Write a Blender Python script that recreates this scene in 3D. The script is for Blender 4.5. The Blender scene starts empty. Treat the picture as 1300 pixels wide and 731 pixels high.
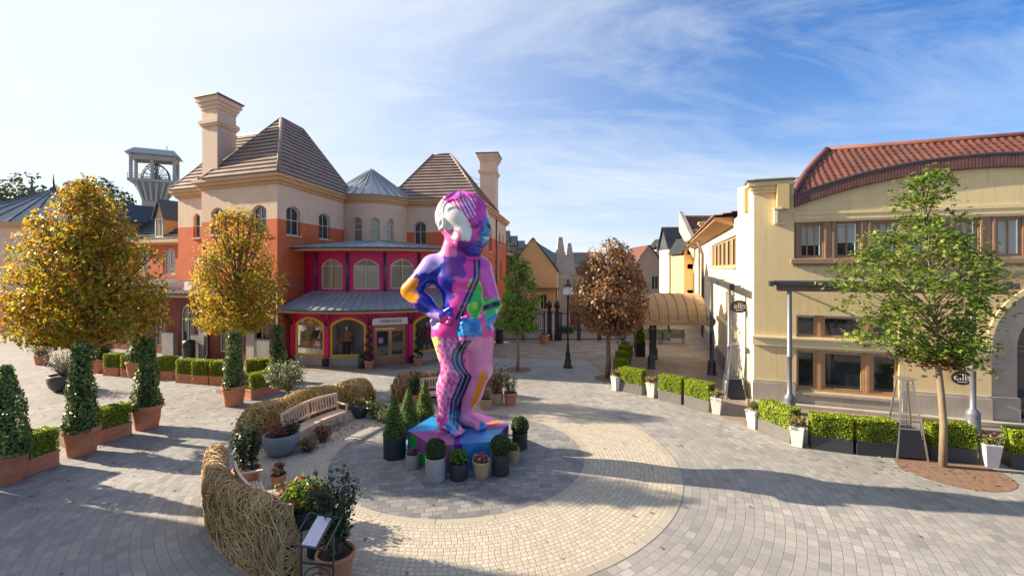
import bpy, math, random
import numpy as np
from mathutils import Vector, Matrix

random.seed(7)
RNG = np.random.default_rng(11)
PI = math.pi
R_ = math.radians
scene = bpy.context.scene
COL = scene.collection

# ------------------------------------------------------------------ camera model (metres; eye 5.5 m above the plaza)
EYE, FPX, HOR = 5.5, 590.0, 340.0
def G(x, y, z=0.0):
    """ground point (or point at height z) seen at pixel x, y of the 1300 px wide photograph"""
    Y = (EYE - z) * FPX / (y - HOR)
    return ((x - 650) / FPX * Y, Y)
def Xat(x, Y): return (x - 650) / FPX * Y
def Zat(y, Y): return EYE - (y - HOR) * Y / FPX

# ------------------------------------------------------------------ object helpers
def link(o):
    COL.objects.link(o); return o
def tag(o, label=None, cat=None, group=None, kind=None):
    if label: o['label'] = label
    if cat: o['category'] = cat
    if group: o['group'] = group
    if kind: o['kind'] = kind
    return o
def thing(name, label, cat, loc=(0, 0, 0), rz=0.0, group=None):
    o = bpy.data.objects.new(name, None)
    o.empty_display_size = 0.2
    o.location = loc; o.rotation_euler = (0, 0, rz)
    link(o); tag(o, label, cat, group)
    return o
def root_of(o):
    while o.parent: o = o.parent
    return o
def root_matrix(o):
    r = root_of(o)
    return Matrix.Translation(Vector(r.location)) @ r.rotation_euler.to_matrix().to_4x4()
def copy_tree(src, loc, rz=0.0, label=None, group=None, scale=None):
    def rec(o, parent):
        c = o.copy(); link(c); c.parent = parent
        for ch in o.children: rec(ch, c)
        return c
    r = rec(src, None)
    r.location = loc; r.rotation_euler = (0, 0, rz)
    if scale is not None: r.scale = (scale,) * 3 if not hasattr(scale, '__len__') else scale
    if label: r['label'] = label
    if group: r['group'] = group
    return r

class MB:
    def __init__(s):
        s.v = []; s.f = []; s.m = []; s.s = []
    def add(s, vs, fs, m=0, smooth=False):
        b = len(s.v)
        s.v.extend([tuple(map(float, p)) for p in vs])
        for f in fs:
            s.f.append(tuple(i + b for i in f)); s.m.append(m); s.s.append(smooth)
        return s
    def poly(s, pts, m=0): return s.add(pts, [tuple(range(len(pts)))], m)
    def box(s, cx, cy, cz, sx, sy, sz, rz=0.0, m=0):
        c, n = math.cos(rz), math.sin(rz)
        vs = []
        for dz in (-.5, .5):
            for dx, dy in ((-.5, -.5), (.5, -.5), (.5, .5), (-.5, .5)):
                x, y = dx * sx, dy * sy
                vs.append((cx + x * c - y * n, cy + x * n + y * c, cz + dz * sz))
        return s.add(vs, [(3, 2, 1, 0), (4, 5, 6, 7), (0, 1, 5, 4), (1, 2, 6, 5), (2, 3, 7, 6), (3, 0, 4, 7)], m)
    def taper(s, cx, cy, z0, w0, d0, z1, w1, d1, rz=0.0, m=0):
        c, n = math.cos(rz), math.sin(rz)
        vs = []
        for z, w, d in ((z0, w0, d0), (z1, w1, d1)):
            for dx, dy in ((-.5, -.5), (.5, -.5), (.5, .5), (-.5, .5)):
                x, y = dx * w, dy * d
                vs.append((cx + x * c - y * n, cy + x * n + y * c, z))
        return s.add(vs, [(3, 2, 1, 0), (4, 5, 6, 7), (0, 1, 5, 4), (1, 2, 6, 5), (2, 3, 7, 6), (3, 0, 4, 7)], m)
    def bar(s, p, q, w, h=None, m=0, up=(0, 0, 1)):
        h = h or w
        p, q = Vector(p), Vector(q); d = (q - p).normalized()
        u = Vector(up)
        if abs(d.dot(u)) > .97: u = Vector((0, 1, 0))
        a = d.cross(u).normalized(); b = a.cross(d).normalized()
        vs = []
        for e in (p, q):
            for i, j in ((-.5, -.5), (.5, -.5), (.5, .5), (-.5, .5)):
                vs.append(e + a * (i * w) + b * (j * h))
        return s.add(vs, [(3, 2, 1, 0), (4, 5, 6, 7), (0, 1, 5, 4), (1, 2, 6, 5), (2, 3, 7, 6), (3, 0, 4, 7)], m)
    def lathe(s, prof, cx=0, cy=0, n=20, m=0, smooth=True, cap0=True, cap1=True):
        vs, fs = [], []
        for r, z in prof:
            for i in range(n):
                a = 2 * PI * i / n
                vs.append((cx + r * math.cos(a), cy + r * math.sin(a), z))
        for k in range(len(prof) - 1):
            for i in range(n):
                j = (i + 1) % n
                fs.append((k * n + i, k * n + j, (k + 1) * n + j, (k + 1) * n + i))
        s.add(vs, fs, m, smooth)
        if cap0: s.add(vs[:n], [tuple(range(n))[::-1]], m)
        if cap1: s.add(vs[-n:], [tuple(range(n))], m)
        return s
    def tube(s, pts, r, n=6, m=0, smooth=True):
        pts = [Vector(p) for p in pts]; k = len(pts)
        rr = [r] * k if not hasattr(r, '__len__') else list(r)
        vs, fs = [], []
        prev = None
        for i, p in enumerate(pts):
            d = (pts[min(i + 1, k - 1)] - pts[max(i - 1, 0)])
            d = d.normalized() if d.length > 1e-9 else Vector((0, 0, 1))
            if prev is None:
                ref = Vector((0, 0, 1)) if abs(d.z) < .9 else Vector((1, 0, 0))
                a = d.cross(ref).normalized()
            else:
                a = (prev - d * prev.dot(d))
                a = a.normalized() if a.length > 1e-6 else d.orthogonal().normalized()
            prev = a; b = d.cross(a)
            for j in range(n):
                t = 2 * PI * j / n
                vs.append(p + (a * math.cos(t) + b * math.sin(t)) * rr[i])
        for i in range(k - 1):
            for j in range(n):
                q = (j + 1) % n
                fs.append((i * n + j, i * n + q, (i + 1) * n + q, (i + 1) * n + j))
        fs.append(tuple(range(n))[::-1]); fs.append(tuple((k - 1) * n + j for j in range(n)))
        return s.add(vs, fs, m, smooth)
    def prism(s, pts, z0, z1, m=0):
        n = len(pts)
        vs = [(x, y, z0) for x, y in pts] + [(x, y, z1) for x, y in pts]
        fs = [tuple(range(n))[::-1], tuple(range(n, 2 * n))]
        for i in range(n):
            j = (i + 1) % n
            fs.append((i, j, n + j, n + i))
        return s.add(vs, fs, m)
    def loft(s, A, B, m=0, caps=True, smooth=False):
        n = len(A); fs = []
        for i in range(n):
            j = (i + 1) % n; fs.append((i, j, n + j, n + i))
        s.add(list(A) + list(B), fs, m, smooth)
        if caps:
            s.add(A, [tuple(range(n))[::-1]], m); s.add(B, [tuple(range(n))], m)
        return s
    def ball(s, cx, cy, cz, rx, ry=None, rz=None, n=14, k=9, m=0):
        ry = ry or rx; rz = rz or rx
        vs, fs = [], []
        for i in range(k + 1):
            t = PI * i / k
            for j in range(n):
                a = 2 * PI * j / n
                vs.append((cx + rx * math.sin(t) * math.cos(a), cy + ry * math.sin(t) * math.sin(a), cz - rz * math.cos(t)))
        for i in range(k):
            for j in range(n):
                q = (j + 1) % n
                fs.append((i * n + j, i * n + q, (i + 1) * n + q, (i + 1) * n + j))
        return s.add(vs, fs, m, True)
    # boxes in a wall's own frame F(u, z, d): along, up, inward
    def fbox(s, F, u0, u1, z0, z1, d0, d1, m=0):
        vs = [F(u, z, d) for z in (z0, z1) for u, d in ((u0, d0), (u1, d0), (u1, d1), (u0, d1))]
        return s.add(vs, [(3, 2, 1, 0), (4, 5, 6, 7), (0, 1, 5, 4), (1, 2, 6, 5), (2, 3, 7, 6), (3, 0, 4, 7)], m)
    def build(s, name, mats, parent=None, bevel=0.0, solid=0.0):
        me = bpy.data.meshes.new(name)
        vs = s.v
        if parent is not None:
            Mi = root_matrix(parent).inverted()
            vs = [Mi @ Vector(p) for p in vs]
        me.from_pydata([tuple(p) for p in vs], [], s.f)
        if not isinstance(mats, (list, tuple)): mats = [mats]
        for mt in mats: me.materials.append(mt)
        me.polygons.foreach_set('material_index', s.m)
        me.polygons.foreach_set('use_smooth', s.s)
        me.update()
        o = bpy.data.objects.new(name, me); link(o)
        if parent is not None: o.parent = parent
        if bevel:
            b = o.modifiers.new('Bevel', 'BEVEL'); b.width = bevel; b.segments = 2; b.limit_method = 'ANGLE'
        return o

def quads_object(name, co, mat, parent=None, nper=4, smooth=False):
    """mesh of separate n-gons from an array (k, nper, 3) in the thing's local frame"""
    co = np.asarray(co, dtype=np.float32); k = len(co)
    me = bpy.data.meshes.new(name)
    me.vertices.add(k * nper); me.vertices.foreach_set('co', co.reshape(-1))
    me.loops.add(k * nper); me.loops.foreach_set('vertex_index', np.arange(k * nper, dtype=np.int32))
    me.polygons.add(k); me.polygons.foreach_set('loop_start', np.arange(0, k * nper, nper, dtype=np.int32))
    try: me.polygons.foreach_set('loop_total', np.full(k, nper, dtype=np.int32))
    except Exception: pass
    me.materials.append(mat); me.update(calc_edges=True); me.validate()
    o = bpy.data.objects.new(name, me); link(o)
    if parent is not None: o.parent = parent
    return o
def leaf_quads(P, size, N=None, aspect=.62, jit=.35, up=0.25, fold=.25):
    """diamond leaves at points P; N are preferred facing directions"""
    k = len(P)
    n = RNG.normal(size=(k, 3))
    if N is not None: n = n * .75 + N * 1.1
    n[:, 2] += up
    n /= np.linalg.norm(n, axis=1)[:, None] + 1e-9
    t = RNG.normal(size=(k, 3)); t -= n * (t * n).sum(1)[:, None]
    t /= np.linalg.norm(t, axis=1)[:, None] + 1e-9
    b = np.cross(n, t)
    s = size * (1 + jit * RNG.uniform(-1, 1, size=k))[:, None]
    tip = P + t * s * .55; base = P - t * s * .45
    L = P + b * s * aspect * .5 + n * s * fold * .4 + t * s * .05
    Rr = P - b * s * aspect * .5 + n * s * fold * .4 + t * s * .05
    return np.stack([base, L, tip, Rr], axis=1)
def maple_leaves(P, size, N=None, up=.3):
    """three-lobed leaves: each point gives three diamonds fanned out from one stalk"""
    k = len(P)
    n = RNG.normal(size=(k, 3))
    if N is not None: n = n * .7 + N
    n[:, 2] += up
    n /= np.linalg.norm(n, axis=1)[:, None] + 1e-9
    t = RNG.normal(size=(k, 3)); t -= n * (t * n).sum(1)[:, None]
    t /= np.linalg.norm(t, axis=1)[:, None] + 1e-9
    b = np.cross(n, t)
    s = size * (1 + .5 * RNG.uniform(-1, 1, size=k))[:, None]
    out = []
    for ang, ln in ((0, 1.0), (.95, .8), (-.95, .8)):
        d = t * math.cos(ang) + b * math.sin(ang); e = -t * math.sin(ang) + b * math.cos(ang)
        tip = P + d * s * .62 * ln - n * s * .08
        L = P + d * s * .3 * ln + e * s * .2 * ln + n * s * .05; Q = P + d * s * .3 * ln - e * s * .2 * ln + n * s * .05
        out.append(np.stack([P, L, tip, Q], axis=1))
    return np.concatenate(out)

# ------------------------------------------------------------------ materials
MATS = {}
class NT:
    def __init__(s, tree): s.t = tree
    def n(s, typ, **kw):
        nd = s.t.nodes.new(typ)
        for k, v in kw.items(): setattr(nd, k, v)
        return nd
    def put(s, sock, val):
        if hasattr(val, 'is_output'): s.t.links.new(val, sock)
        elif val is not None:
            try: sock.default_value = val
            except Exception: sock.default_value = tuple(val) + (1.0,)
    def m(s, op, a, b=None, c=None, clamp=False):
        nd = s.n('ShaderNodeMath', operation=op, use_clamp=clamp)
        s.put(nd.inputs[0], a)
        if b is not None: s.put(nd.inputs[1], b)
        if c is not None: s.put(nd.inputs[2], c)
        return nd.outputs[0]
    def mix(s, f, a, b, blend='MIX'):
        nd = s.n('ShaderNodeMix', data_type='RGBA', blend_type=blend)
        s.put(nd.inputs[0], f); s.put(nd.inputs[6], rgba(a)); s.put(nd.inputs[7], rgba(b))
        return nd.outputs[2]
    def ramp(s, f, stops, interp='LINEAR'):
        nd = s.n('ShaderNodeValToRGB'); cr = nd.color_ramp; cr.interpolation = interp
        while len(cr.elements) < len(stops): cr.elements.new(.5)
        for e, (p, c) in zip(cr.elements, stops):
            e.position = p; e.color = rgba(c)
        s.put(nd.inputs[0], f); return nd.outputs[0]
    def noise(s, vec, scale, detail=3, rough=.55, dim='3D'):
        nd = s.n('ShaderNodeTexNoise', noise_dimensions=dim)
        if vec is not None: s.put(nd.inputs['Vector'], vec)
        nd.inputs['Scale'].default_value = scale; nd.inputs['Detail'].default_value = detail
        nd.inputs['Roughness'].default_value = rough
        return nd.outputs['Fac']
def rgba(c):
    if hasattr(c, 'is_output'): return c
    if isinstance(c, (int, float)): return (c, c, c, 1)
    return tuple(c) if len(c) == 4 else tuple(c) + (1.0,)
def newmat(name):
    m = bpy.data.materials.new(name); m.use_nodes = True
    t = m.node_tree; t.nodes.clear()
    nt = NT(t); out = nt.n('ShaderNodeOutputMaterial')
    return m, nt, out
def bump(nt, h, strength=.3, dist=.02):
    b = nt.n('ShaderNodeBump'); b.inputs['Strength'].default_value = strength; b.inputs['Distance'].default_value = dist
    nt.put(b.inputs['Height'], h); return b.outputs[0]
def princ(nt, out, color, rough=.6, metal=0.0, spec=None, normal=None, coat=0.0, sheen=0):
    p = nt.n('ShaderNodeBsdfPrincipled')
    nt.put(p.inputs['Base Color'], rgba(color)); nt.put(p.inputs['Roughness'], rough)
    p.inputs['Metallic'].default_value = metal
    if spec is not None: p.inputs['Specular IOR Level'].default_value = spec
    if coat: p.inputs['Coat Weight'].default_value = coat; p.inputs['Coat Roughness'].default_value = .08
    if normal is not None: nt.put(p.inputs['Normal'], normal)
    nt.t.links.new(p.outputs[0], out.inputs[0]); return p
def gpos(nt): return nt.n('ShaderNodeNewGeometry').outputs['Position']
def opos(nt): return nt.n('ShaderNodeTexCoord').outputs['Object']

def mat(name, c, rough=.7, var=.12, scale=3.0, fine=40.0, bmp=.15, metal=0.0, spec=None, coat=0.0, dirt=0.0, streak=0.0):
    """plain coloured surface with broad and fine unevenness, optional rain streaks"""
    if name in MATS: return MATS[name]
    m, nt, out = newmat(name)
    P = opos(nt)
    a = nt.noise(P, scale, 4, .6); b = nt.noise(P, fine, 3, .6)
    dk = tuple(x * (1 - var * 1.6) for x in c); lt = tuple(min(1, x * (1 + var)) for x in c)
    col = nt.ramp(a, [(.28, dk), (.52, c), (.75, lt)])
    col = nt.mix(.25, col, nt.ramp(b, [(.3, tuple(x * .75 for x in c)), (.7, tuple(min(1, x * 1.15) for x in c))]))
    if streak:
        mp = nt.n('ShaderNodeMapping'); nt.put(mp.inputs[0], P); mp.inputs['Scale'].default_value = (5, 5, .35)
        st = nt.noise(mp.outputs[0], 1.6, 5, .65)
        col = nt.mix(nt.m('MULTIPLY', nt.ramp(st, [(.5, 0), (.72, 1)]), streak), col, tuple(x * .55 for x in c))
    if dirt:
        d = nt.noise(P, scale * .6, 6, .7)
        col = nt.mix(nt.m('MULTIPLY', nt.ramp(d, [(.48, 0), (.7, 1)]), dirt), col, (.12, .1, .08))
    rg = nt.m('MULTIPLY_ADD', a, .2, rough - .1, clamp=True)
    princ(nt, out, col, rg, metal, spec, bump(nt, b, bmp, .01) if bmp else None, coat)
    MATS[name] = m; return m

def glass_dark(name='window_glass', c=(.02, .025, .03)):
    if name in MATS: return MATS[name]
    m, nt, out = newmat(name)
    n = nt.noise(opos(nt), 1.3, 2, .5)
    princ(nt, out, nt.ramp(n, [(.3, tuple(x * .6 for x in c)), (.7, tuple(x * 1.7 for x in c))]), .04, 0, .8, bump(nt, n, .04, .02))
    MATS[name] = m; return m
def glass_clear(name='shop_glass'):
    if name in MATS: return MATS[name]
    m, nt, out = newmat(name)
    tr = nt.n('ShaderNodeBsdfTransparent'); tr.inputs[0].default_value = (.93, .95, .95, 1)
    gl = nt.n('ShaderNodeBsdfGlossy'); gl.inputs['Roughness'].default_value = .02
    fr = nt.n('ShaderNodeFresnel'); fr.inputs[0].default_value = 1.5
    f = nt.m('MULTIPLY', fr.outputs[0], .75, clamp=True)
    mx = nt.n('ShaderNodeMixShader'); nt.put(mx.inputs[0], f)
    nt.t.links.new(tr.outputs[0], mx.inputs[1]); nt.t.links.new(gl.outputs[0], mx.inputs[2])
    nt.t.links.new(mx.outputs[0], out.inputs[0]); MATS[name] = m; return m

def leafmat(name, stops, trans=.35, rough=.45, clump=1.2, spec=.4):
    """leaf colours vary from leaf to leaf and from clump to clump"""
    if name in MATS: return MATS[name]
    m, nt, out = newmat(name)
    g = nt.n('ShaderNodeNewGeometry')
    cl = nt.noise(opos(nt), clump, 3, .6)
    f = nt.m('ADD', nt.m('MULTIPLY', g.outputs['Random Per Island'], .62), nt.m('MULTIPLY_ADD', cl, 1.1, -.36), clamp=True)
    col = nt.ramp(f, stops)
    p = nt.n('ShaderNodeBsdfPrincipled'); nt.put(p.inputs['Base Color'], col); p.inputs['Roughness'].default_value = rough
    p.inputs['Specular IOR Level'].default_value = spec
    t = nt.n('ShaderNodeBsdfTranslucent'); nt.put(t.inputs[0], nt.mix(.5, col, (.35, .38, .02), 'SCREEN') if trans > .5 else col)
    mx = nt.n('ShaderNodeMixShader'); mx.inputs[0].default_value = trans
    nt.t.links.new(p.outputs[0], mx.inputs[1]); nt.t.links.new(t.outputs[0], mx.inputs[2])
    nt.t.links.new(mx.outputs[0], out.inputs[0]); MATS[name] = m; return m

def paving(name, w, h, cols, mortar, polar=None, rot=0.0, joint=.010, bumps=.5, rough=.75, stain=.35):
    """setts or flags: every stone has its own tone, with joints; polar = centre of concentric courses"""
    m, nt, out = newmat(name)
    sep = nt.n('ShaderNodeSeparateXYZ'); nt.put(sep.inputs[0], gpos(nt))
    X, Y = sep.outputs[0], sep.outputs[1]
    if polar:
        x = nt.m('SUBTRACT', X, polar[0]); y = nt.m('SUBTRACT', Y, polar[1])
        r = nt.m('SQRT', nt.m('ADD', nt.m('MULTIPLY', x, x), nt.m('MULTIPLY', y, y)))
        a = nt.m('ARCTAN2', y, x)
        v = nt.m('DIVIDE', r, h); row = nt.m('FLOOR', v)
        N = nt.m('ROUND', nt.m('MULTIPLY', nt.m('ADD', row, .5), 2 * PI * h / w))
        wr = nt.n('ShaderNodeTexWhiteNoise', noise_dimensions='1D'); nt.put(wr.inputs['W'], row)
        u = nt.m('ADD', nt.m('MULTIPLY', nt.m('DIVIDE', a, 2 * PI), N), wr.outputs['Value'])
    else:
        c, s_ = math.cos(rot), math.sin(rot)
        uu = nt.m('ADD', nt.m('MULTIPLY', X, c), nt.m('MULTIPLY', Y, s_)); vv = nt.m('SUBTRACT', nt.m('MULTIPLY', Y, c), nt.m('MULTIPLY', X, s_))
        v = nt.m('DIVIDE', vv, h); row = nt.m('FLOOR', v)
        wr = nt.n('ShaderNodeTexWhiteNoise', noise_dimensions='1D'); nt.put(wr.inputs['W'], row)
        u = nt.m('ADD', nt.m('DIVIDE', uu, w), wr.outputs['Value'])
    colm = nt.m('FLOOR', u)
    fu = nt.m('FRACT', u); fv = nt.m('FRACT', v)
    du = nt.m('MULTIPLY', nt.m('MINIMUM', fu, nt.m('SUBTRACT', 1.0, fu)), w)
    dv = nt.m('MULTIPLY', nt.m('MINIMUM', fv, nt.m('SUBTRACT', 1.0, fv)), h)
    P = gpos(nt)
    wob = nt.noise(P, 9.0, 3, .6)
    d = nt.m('ADD', nt.m('MINIMUM', du, dv), nt.m('MULTIPLY_ADD', wob, .012, -.006))
    st = nt.m('SMOOTH_MIN', nt.m('DIVIDE', nt.m('SUBTRACT', d, joint * .35), joint, clamp=True), 1.0, .05)
    cv = nt.n('ShaderNodeCombineXYZ'); nt.put(cv.inputs[0], row); nt.put(cv.inputs[1], colm)
    wn = nt.n('ShaderNodeTexWhiteNoise', noise_dimensions='2D'); nt.put(wn.inputs['Vector'], cv.outputs[0])
    k = len(cols)
    col = nt.ramp(wn.outputs['Value'], [((i + .0) / max(1, k - 1), c) for i, c in enumerate(cols)])
    big = nt.noise(P, .35, 5, .6); fin = nt.noise(P, 22, 4, .65)
    col = nt.mix(nt.m('MULTIPLY', nt.ramp(big, [(.35, 0), (.7, 1)]), stain), col, tuple(x * .62 for x in cols[0]))
    col = nt.mix(.35, col, nt.mix(fin, (.25, .25, .25), (.75, .75, .75)), 'OVERLAY')
    sp = nt.noise(P, 2.2, 6, .75)
    col = nt.mix(nt.m('MULTIPLY', nt.ramp(sp, [(.62, 0), (.7, 1)]), .25), col, tuple(min(1, x * 1.5) for x in cols[-1]))
    col = nt.mix(st, mortar, col)
    hgt = nt.m('ADD', nt.m('MULTIPLY', st, .6), nt.m('ADD', nt.m('MULTIPLY', fin, .25), nt.m('MULTIPLY', wn.outputs['Value'], .3)))
    princ(nt, out, col, nt.m('MULTIPLY_ADD', wn.outputs['Value'], .2, rough - .12), 0, .35, bump(nt, hgt, bumps, .012))
    MATS[name] = m; return m

def brickmat(name, c1, c2, mortar, scale=1.0):
    m, nt, out = newmat(name)
    b = nt.n('ShaderNodeTexBrick'); nt.put(b.inputs['Vector'], opos(nt))
    b.inputs['Color1'].default_value = rgba(c1); b.inputs['Color2'].default_value = rgba(c2); b.inputs['Mortar'].default_value = rgba(mortar)
    b.inputs['Scale'].default_value = scale
    princ(nt, out, b.outputs[0], .8); MATS[name] = m; return m

# ------------------------------------------------------------------ walls with openings
def frame_of(origin, ang):
    """F(u, z, d): u along the wall (direction ang), d inward (to the left of u turned +90 deg)"""
    ox, oy = origin; c, s = math.cos(ang), math.sin(ang)
    def F(u, z, d=0.0): return (ox + u * c - d * s, oy + u * s + d * c, z)
    F.o = origin; F.a = ang
    return F
def u_at(F, px, d=0.0):
    """distance along the wall where it crosses the picture column px"""
    k = (px - 650) / FPX
    x0, y0, _ = F(0, 0, d); c, s = math.cos(F.a), math.sin(F.a)
    return (k * y0 - x0) / (c - k * s)
def arch_pts(ua, ub, zb, rise, n=10):
    if rise <= 0: return [(ua, zb), (ub, zb)]
    c, hw = (ua + ub) / 2, (ub - ua) / 2
    out = []
    for i in range(n + 1):
        x = -1 + 2 * i / n
        if rise > .75 * hw:
            x = -math.cos(PI * i / n); y = math.sqrt(max(0, 1 - x * x))
        else: y = 1 - x * x
        out.append((c + hw * x, zb - rise + rise * y))
    return out
def wall_band(mb, F, u0, u1, z0, z1, ops=(), depth=.25, m=0, mr=None, du=50.0):
    """one horizontal band of wall face with openings (ua, ub, za, zb, rise) and their reveals"""
    mr = m if mr is None else mr
    def panel(a, b, c, d):
        k = max(1, int(math.ceil((b - a) / du)))
        for i in range(k):
            p, q = a + (b - a) * i / k, a + (b - a) * (i + 1) / k
            mb.poly([F(p, c, 0), F(q, c, 0), F(q, d, 0), F(p, d, 0)], m)
    cur = u0
    for ua, ub, za, zb, rise in sorted(ops):
        if ua > cur + 1e-6: panel(cur, ua, z0, z1)
        if za > z0 + 1e-6: panel(ua, ub, z0, za)
        ap = arch_pts(ua, ub, zb, rise, 10 if rise > 0 else 1)
        if rise <= 0:
            if z1 > zb + 1e-6: panel(ua, ub, zb, z1)
        else:
            for (a, b), (c, d) in zip(ap[:-1], ap[1:]):
                mb.poly([F(a, b, 0), F(c, d, 0), F(c, z1, 0), F(a, z1, 0)], m)
        outl = [(ua, za)] + ap + [(ub, za)]
        for i in range(len(outl)):
            p, q = outl[i], outl[(i + 1) % len(outl)]
            mb.poly([F(p[0], p[1], 0), F(q[0], q[1], 0), F(q[0], q[1], depth), F(p[0], p[1], depth)], mr)
        cur = ub
    if u1 > cur + 1e-6: panel(cur, u1, z0, z1)
def arc_frame(c, R):
    """F(u, z, d) on the outside of a round wall; u is arc length from the side facing the plaza"""
    def F(u, z, d=0.0):
        a = u / R
        return (c[0] + (R - d) * math.sin(a), c[1] - (R - d) * math.cos(a), z)
    F.o = c; F.R = R
    return F
def u_arc(c, R, px):
    k = (px - 650) / FPX
    lo, hi = -R_(80), R_(80)
    best = min((abs((c[0] + R * math.sin(a)) / (c[1] - R * math.cos(a)) - k), a) for a in [lo + (hi - lo) * i / 2000 for i in range(2001)] if math.cos(a) > .0)
    return best[1] * R
def window(parent, F, ua, ub, za, zb, rise, fm, gm, d=.14, fw=.07, mull=1, trans=(), sill=None, name='window', blind=None, backing=True):
    """a window part: frame with mullions; its pane (and blind) are sub-parts"""
    mb = MB()
    ap = arch_pts(ua, ub, zb, rise)
    outer = [(ua, za)] + ap + [(ub, za)]
    ap2 = arch_pts(ua + fw, ub - fw, zb - fw, max(0, rise - fw * .3) if rise else 0)
    inner = [(ua + fw, za + fw)] + ap2 + [(ub - fw, za + fw)]
    n = len(outer)
    for i in range(n):
        j = (i + 1) % n
        o1, o2, i1, i2 = outer[i], outer[j], inner[i], inner[j]
        mb.poly([F(*o1, d), F(*o2, d), F(*i2, d), F(*i1, d)])
        mb.poly([F(*i1, d), F(*i2, d), F(*i2, d + .07), F(*i1, d + .07)])
    w = ub - ua
    for k in range(1, mull + 1):
        u = ua + w * k / (mull + 1)
        mb.fbox(F, u - fw * .3, u + fw * .3, za + fw, zb - fw - (rise * .02), d + .003, d + .05)
    for z in trans: mb.fbox(F, ua + fw, ub - fw, z - fw * .35, z + fw * .35, d + .005, d + .052)
    fo = mb.build(name, fm, parent)
    g = MB(); g.poly([F(*p, d + .045) for p in inner]); g.build('pane', gm, fo)
    if blind:
        b = MB(); z = za + fw + blind[1] * (zb - za)
        while z < zb - rise * .6 - fw:
            b.poly([F(ua + fw, z, d + .10), F(ub - fw, z, d + .10), F(ub - fw, z + .05, d + .115), F(ua + fw, z + .05, d + .115)]); z += .055
        b.build('blind', blind[0], fo)
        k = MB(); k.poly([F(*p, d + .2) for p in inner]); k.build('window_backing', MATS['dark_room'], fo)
    if sill:
        s = MB(); s.fbox(F, ua - .08, ub + .08, za - .09, za, -.09, d - .002); s.build('sill', sill, fo)
    return fo
def tiled_face(mb, a, b, c, d, n, m=0, lift=.085):
    """roof slope a-b (eave) to d-c (top) in n overlapping courses"""
    a, b, c, d = map(Vector, (a, b, c, d))
    nv = (b - a).cross(d - a)
    if nv.length < 1e-6: nv = (b - a).cross(c - a)
    nv.normalize()
    if nv.z < 0: nv = -nv
    for i in range(n):
        t0, t1 = i / n, (i + 1) / n
        p0, q0 = a.lerp(d, t0), b.lerp(c, t0); p1, q1 = a.lerp(d, t1), b.lerp(c, t1)
        P0, Q0 = p0 + nv * lift, q0 + nv * lift
        mb.add([P0, Q0, q1, p1], [(0, 1, 2, 3)], m)
        mb.add([p0, q0, Q0, P0], [(0, 1, 2, 3)], m)
# ================================================================== materials used all over
mat('orange_render', (.60, .14, .048), .85, .10, .8, 30, .1, streak=.25)
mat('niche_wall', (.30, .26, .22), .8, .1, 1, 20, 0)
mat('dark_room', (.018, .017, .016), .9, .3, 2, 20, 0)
mat('cream_render', (.69, .515, .37), .85, .08, .7, 30, .1, streak=.2)
mat('cornice_tan', (.58, .36, .19), .75, .08, .9, 30, .08, streak=.2)
mat('white_frame', (.62, .55, .44), .5, .06, 3, 40, .05)
mat('tile_brown', (.235, .17, .14), .55, .25, .9, 12, .25, spec=.6)
mat('zinc', (.36, .39, .42), .42, .14, 1.2, 25, .06, metal=.35)
mat('zinc_dark', (.085, .10, .115), .42, .15, 1.2, 25, .06, metal=.5)
mat('magenta', (.58, .012, .125), .5, .10, 1.5, 30, .06)
mat('yellow_trim', (.72, .44, .02), .5, .08, 2, 30, .06)
mat('stone', (.42, .37, .31), .8, .14, 1.4, 26, .25, dirt=.15, streak=.2)
mat('stone_grey', (.30, .275, .25), .85, .16, 1.4, 26, .3, dirt=.2)
mat('dark_red', (.20, .048, .035), .8, .14, 1, 30, .1)
mat('black_iron', (.012, .012, .013), .4, .2, 4, 40, .05, spec=.5)
mat('wood_door', (.42, .22, .09), .5, .16, 3, 50, .1)
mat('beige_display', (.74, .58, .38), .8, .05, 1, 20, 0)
mat('white_sign', (.78, .76, .71), .5, .04, 3, 40, 0)
mat('ink', (.02, .02, .022), .5, .1, 3, 40, 0)
glass_dark(); glass_clear()
m, nt, out = newmat('warm_reflection_glass'); princ(nt, out, (.27, .225, .15), .03, 0, 1.0); MATS['warm_reflection_glass'] = m  # opaque panes with a warm reflection painted into their base colour
def two_tone():
    m, nt, out = newmat('two_tone_render')
    P = opos(nt); sep = nt.n('ShaderNodeSeparateXYZ'); nt.put(sep.inputs[0], P)
    a = nt.noise(P, .7, 4, .6); b = nt.noise(P, 30, 3, .6)
    mp = nt.n('ShaderNodeMapping'); nt.put(mp.inputs[0], P); mp.inputs['Scale'].default_value = (5, 5, .3)
    st = nt.ramp(nt.noise(mp.outputs[0], 1.4, 5, .65), [(.52, 0), (.75, 1)])
    step = nt.m('GREATER_THAN', sep.outputs[2], 8.3)
    lo = nt.ramp(a, [(.3, (.56, .125, .04)), (.7, (.67, .165, .058))]); hi = nt.ramp(a, [(.3, (.64, .47, .335)), (.7, (.73, .56, .41))])
    col = nt.mix(step, lo, hi)
    col = nt.mix(nt.m('MULTIPLY', st, .34), col, (.2, .14, .1))
    princ(nt, out, col, .86, normal=bump(nt, b, .1, .01)); MATS['two_tone_render'] = m
two_tone()
W, O = MATS, None

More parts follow.
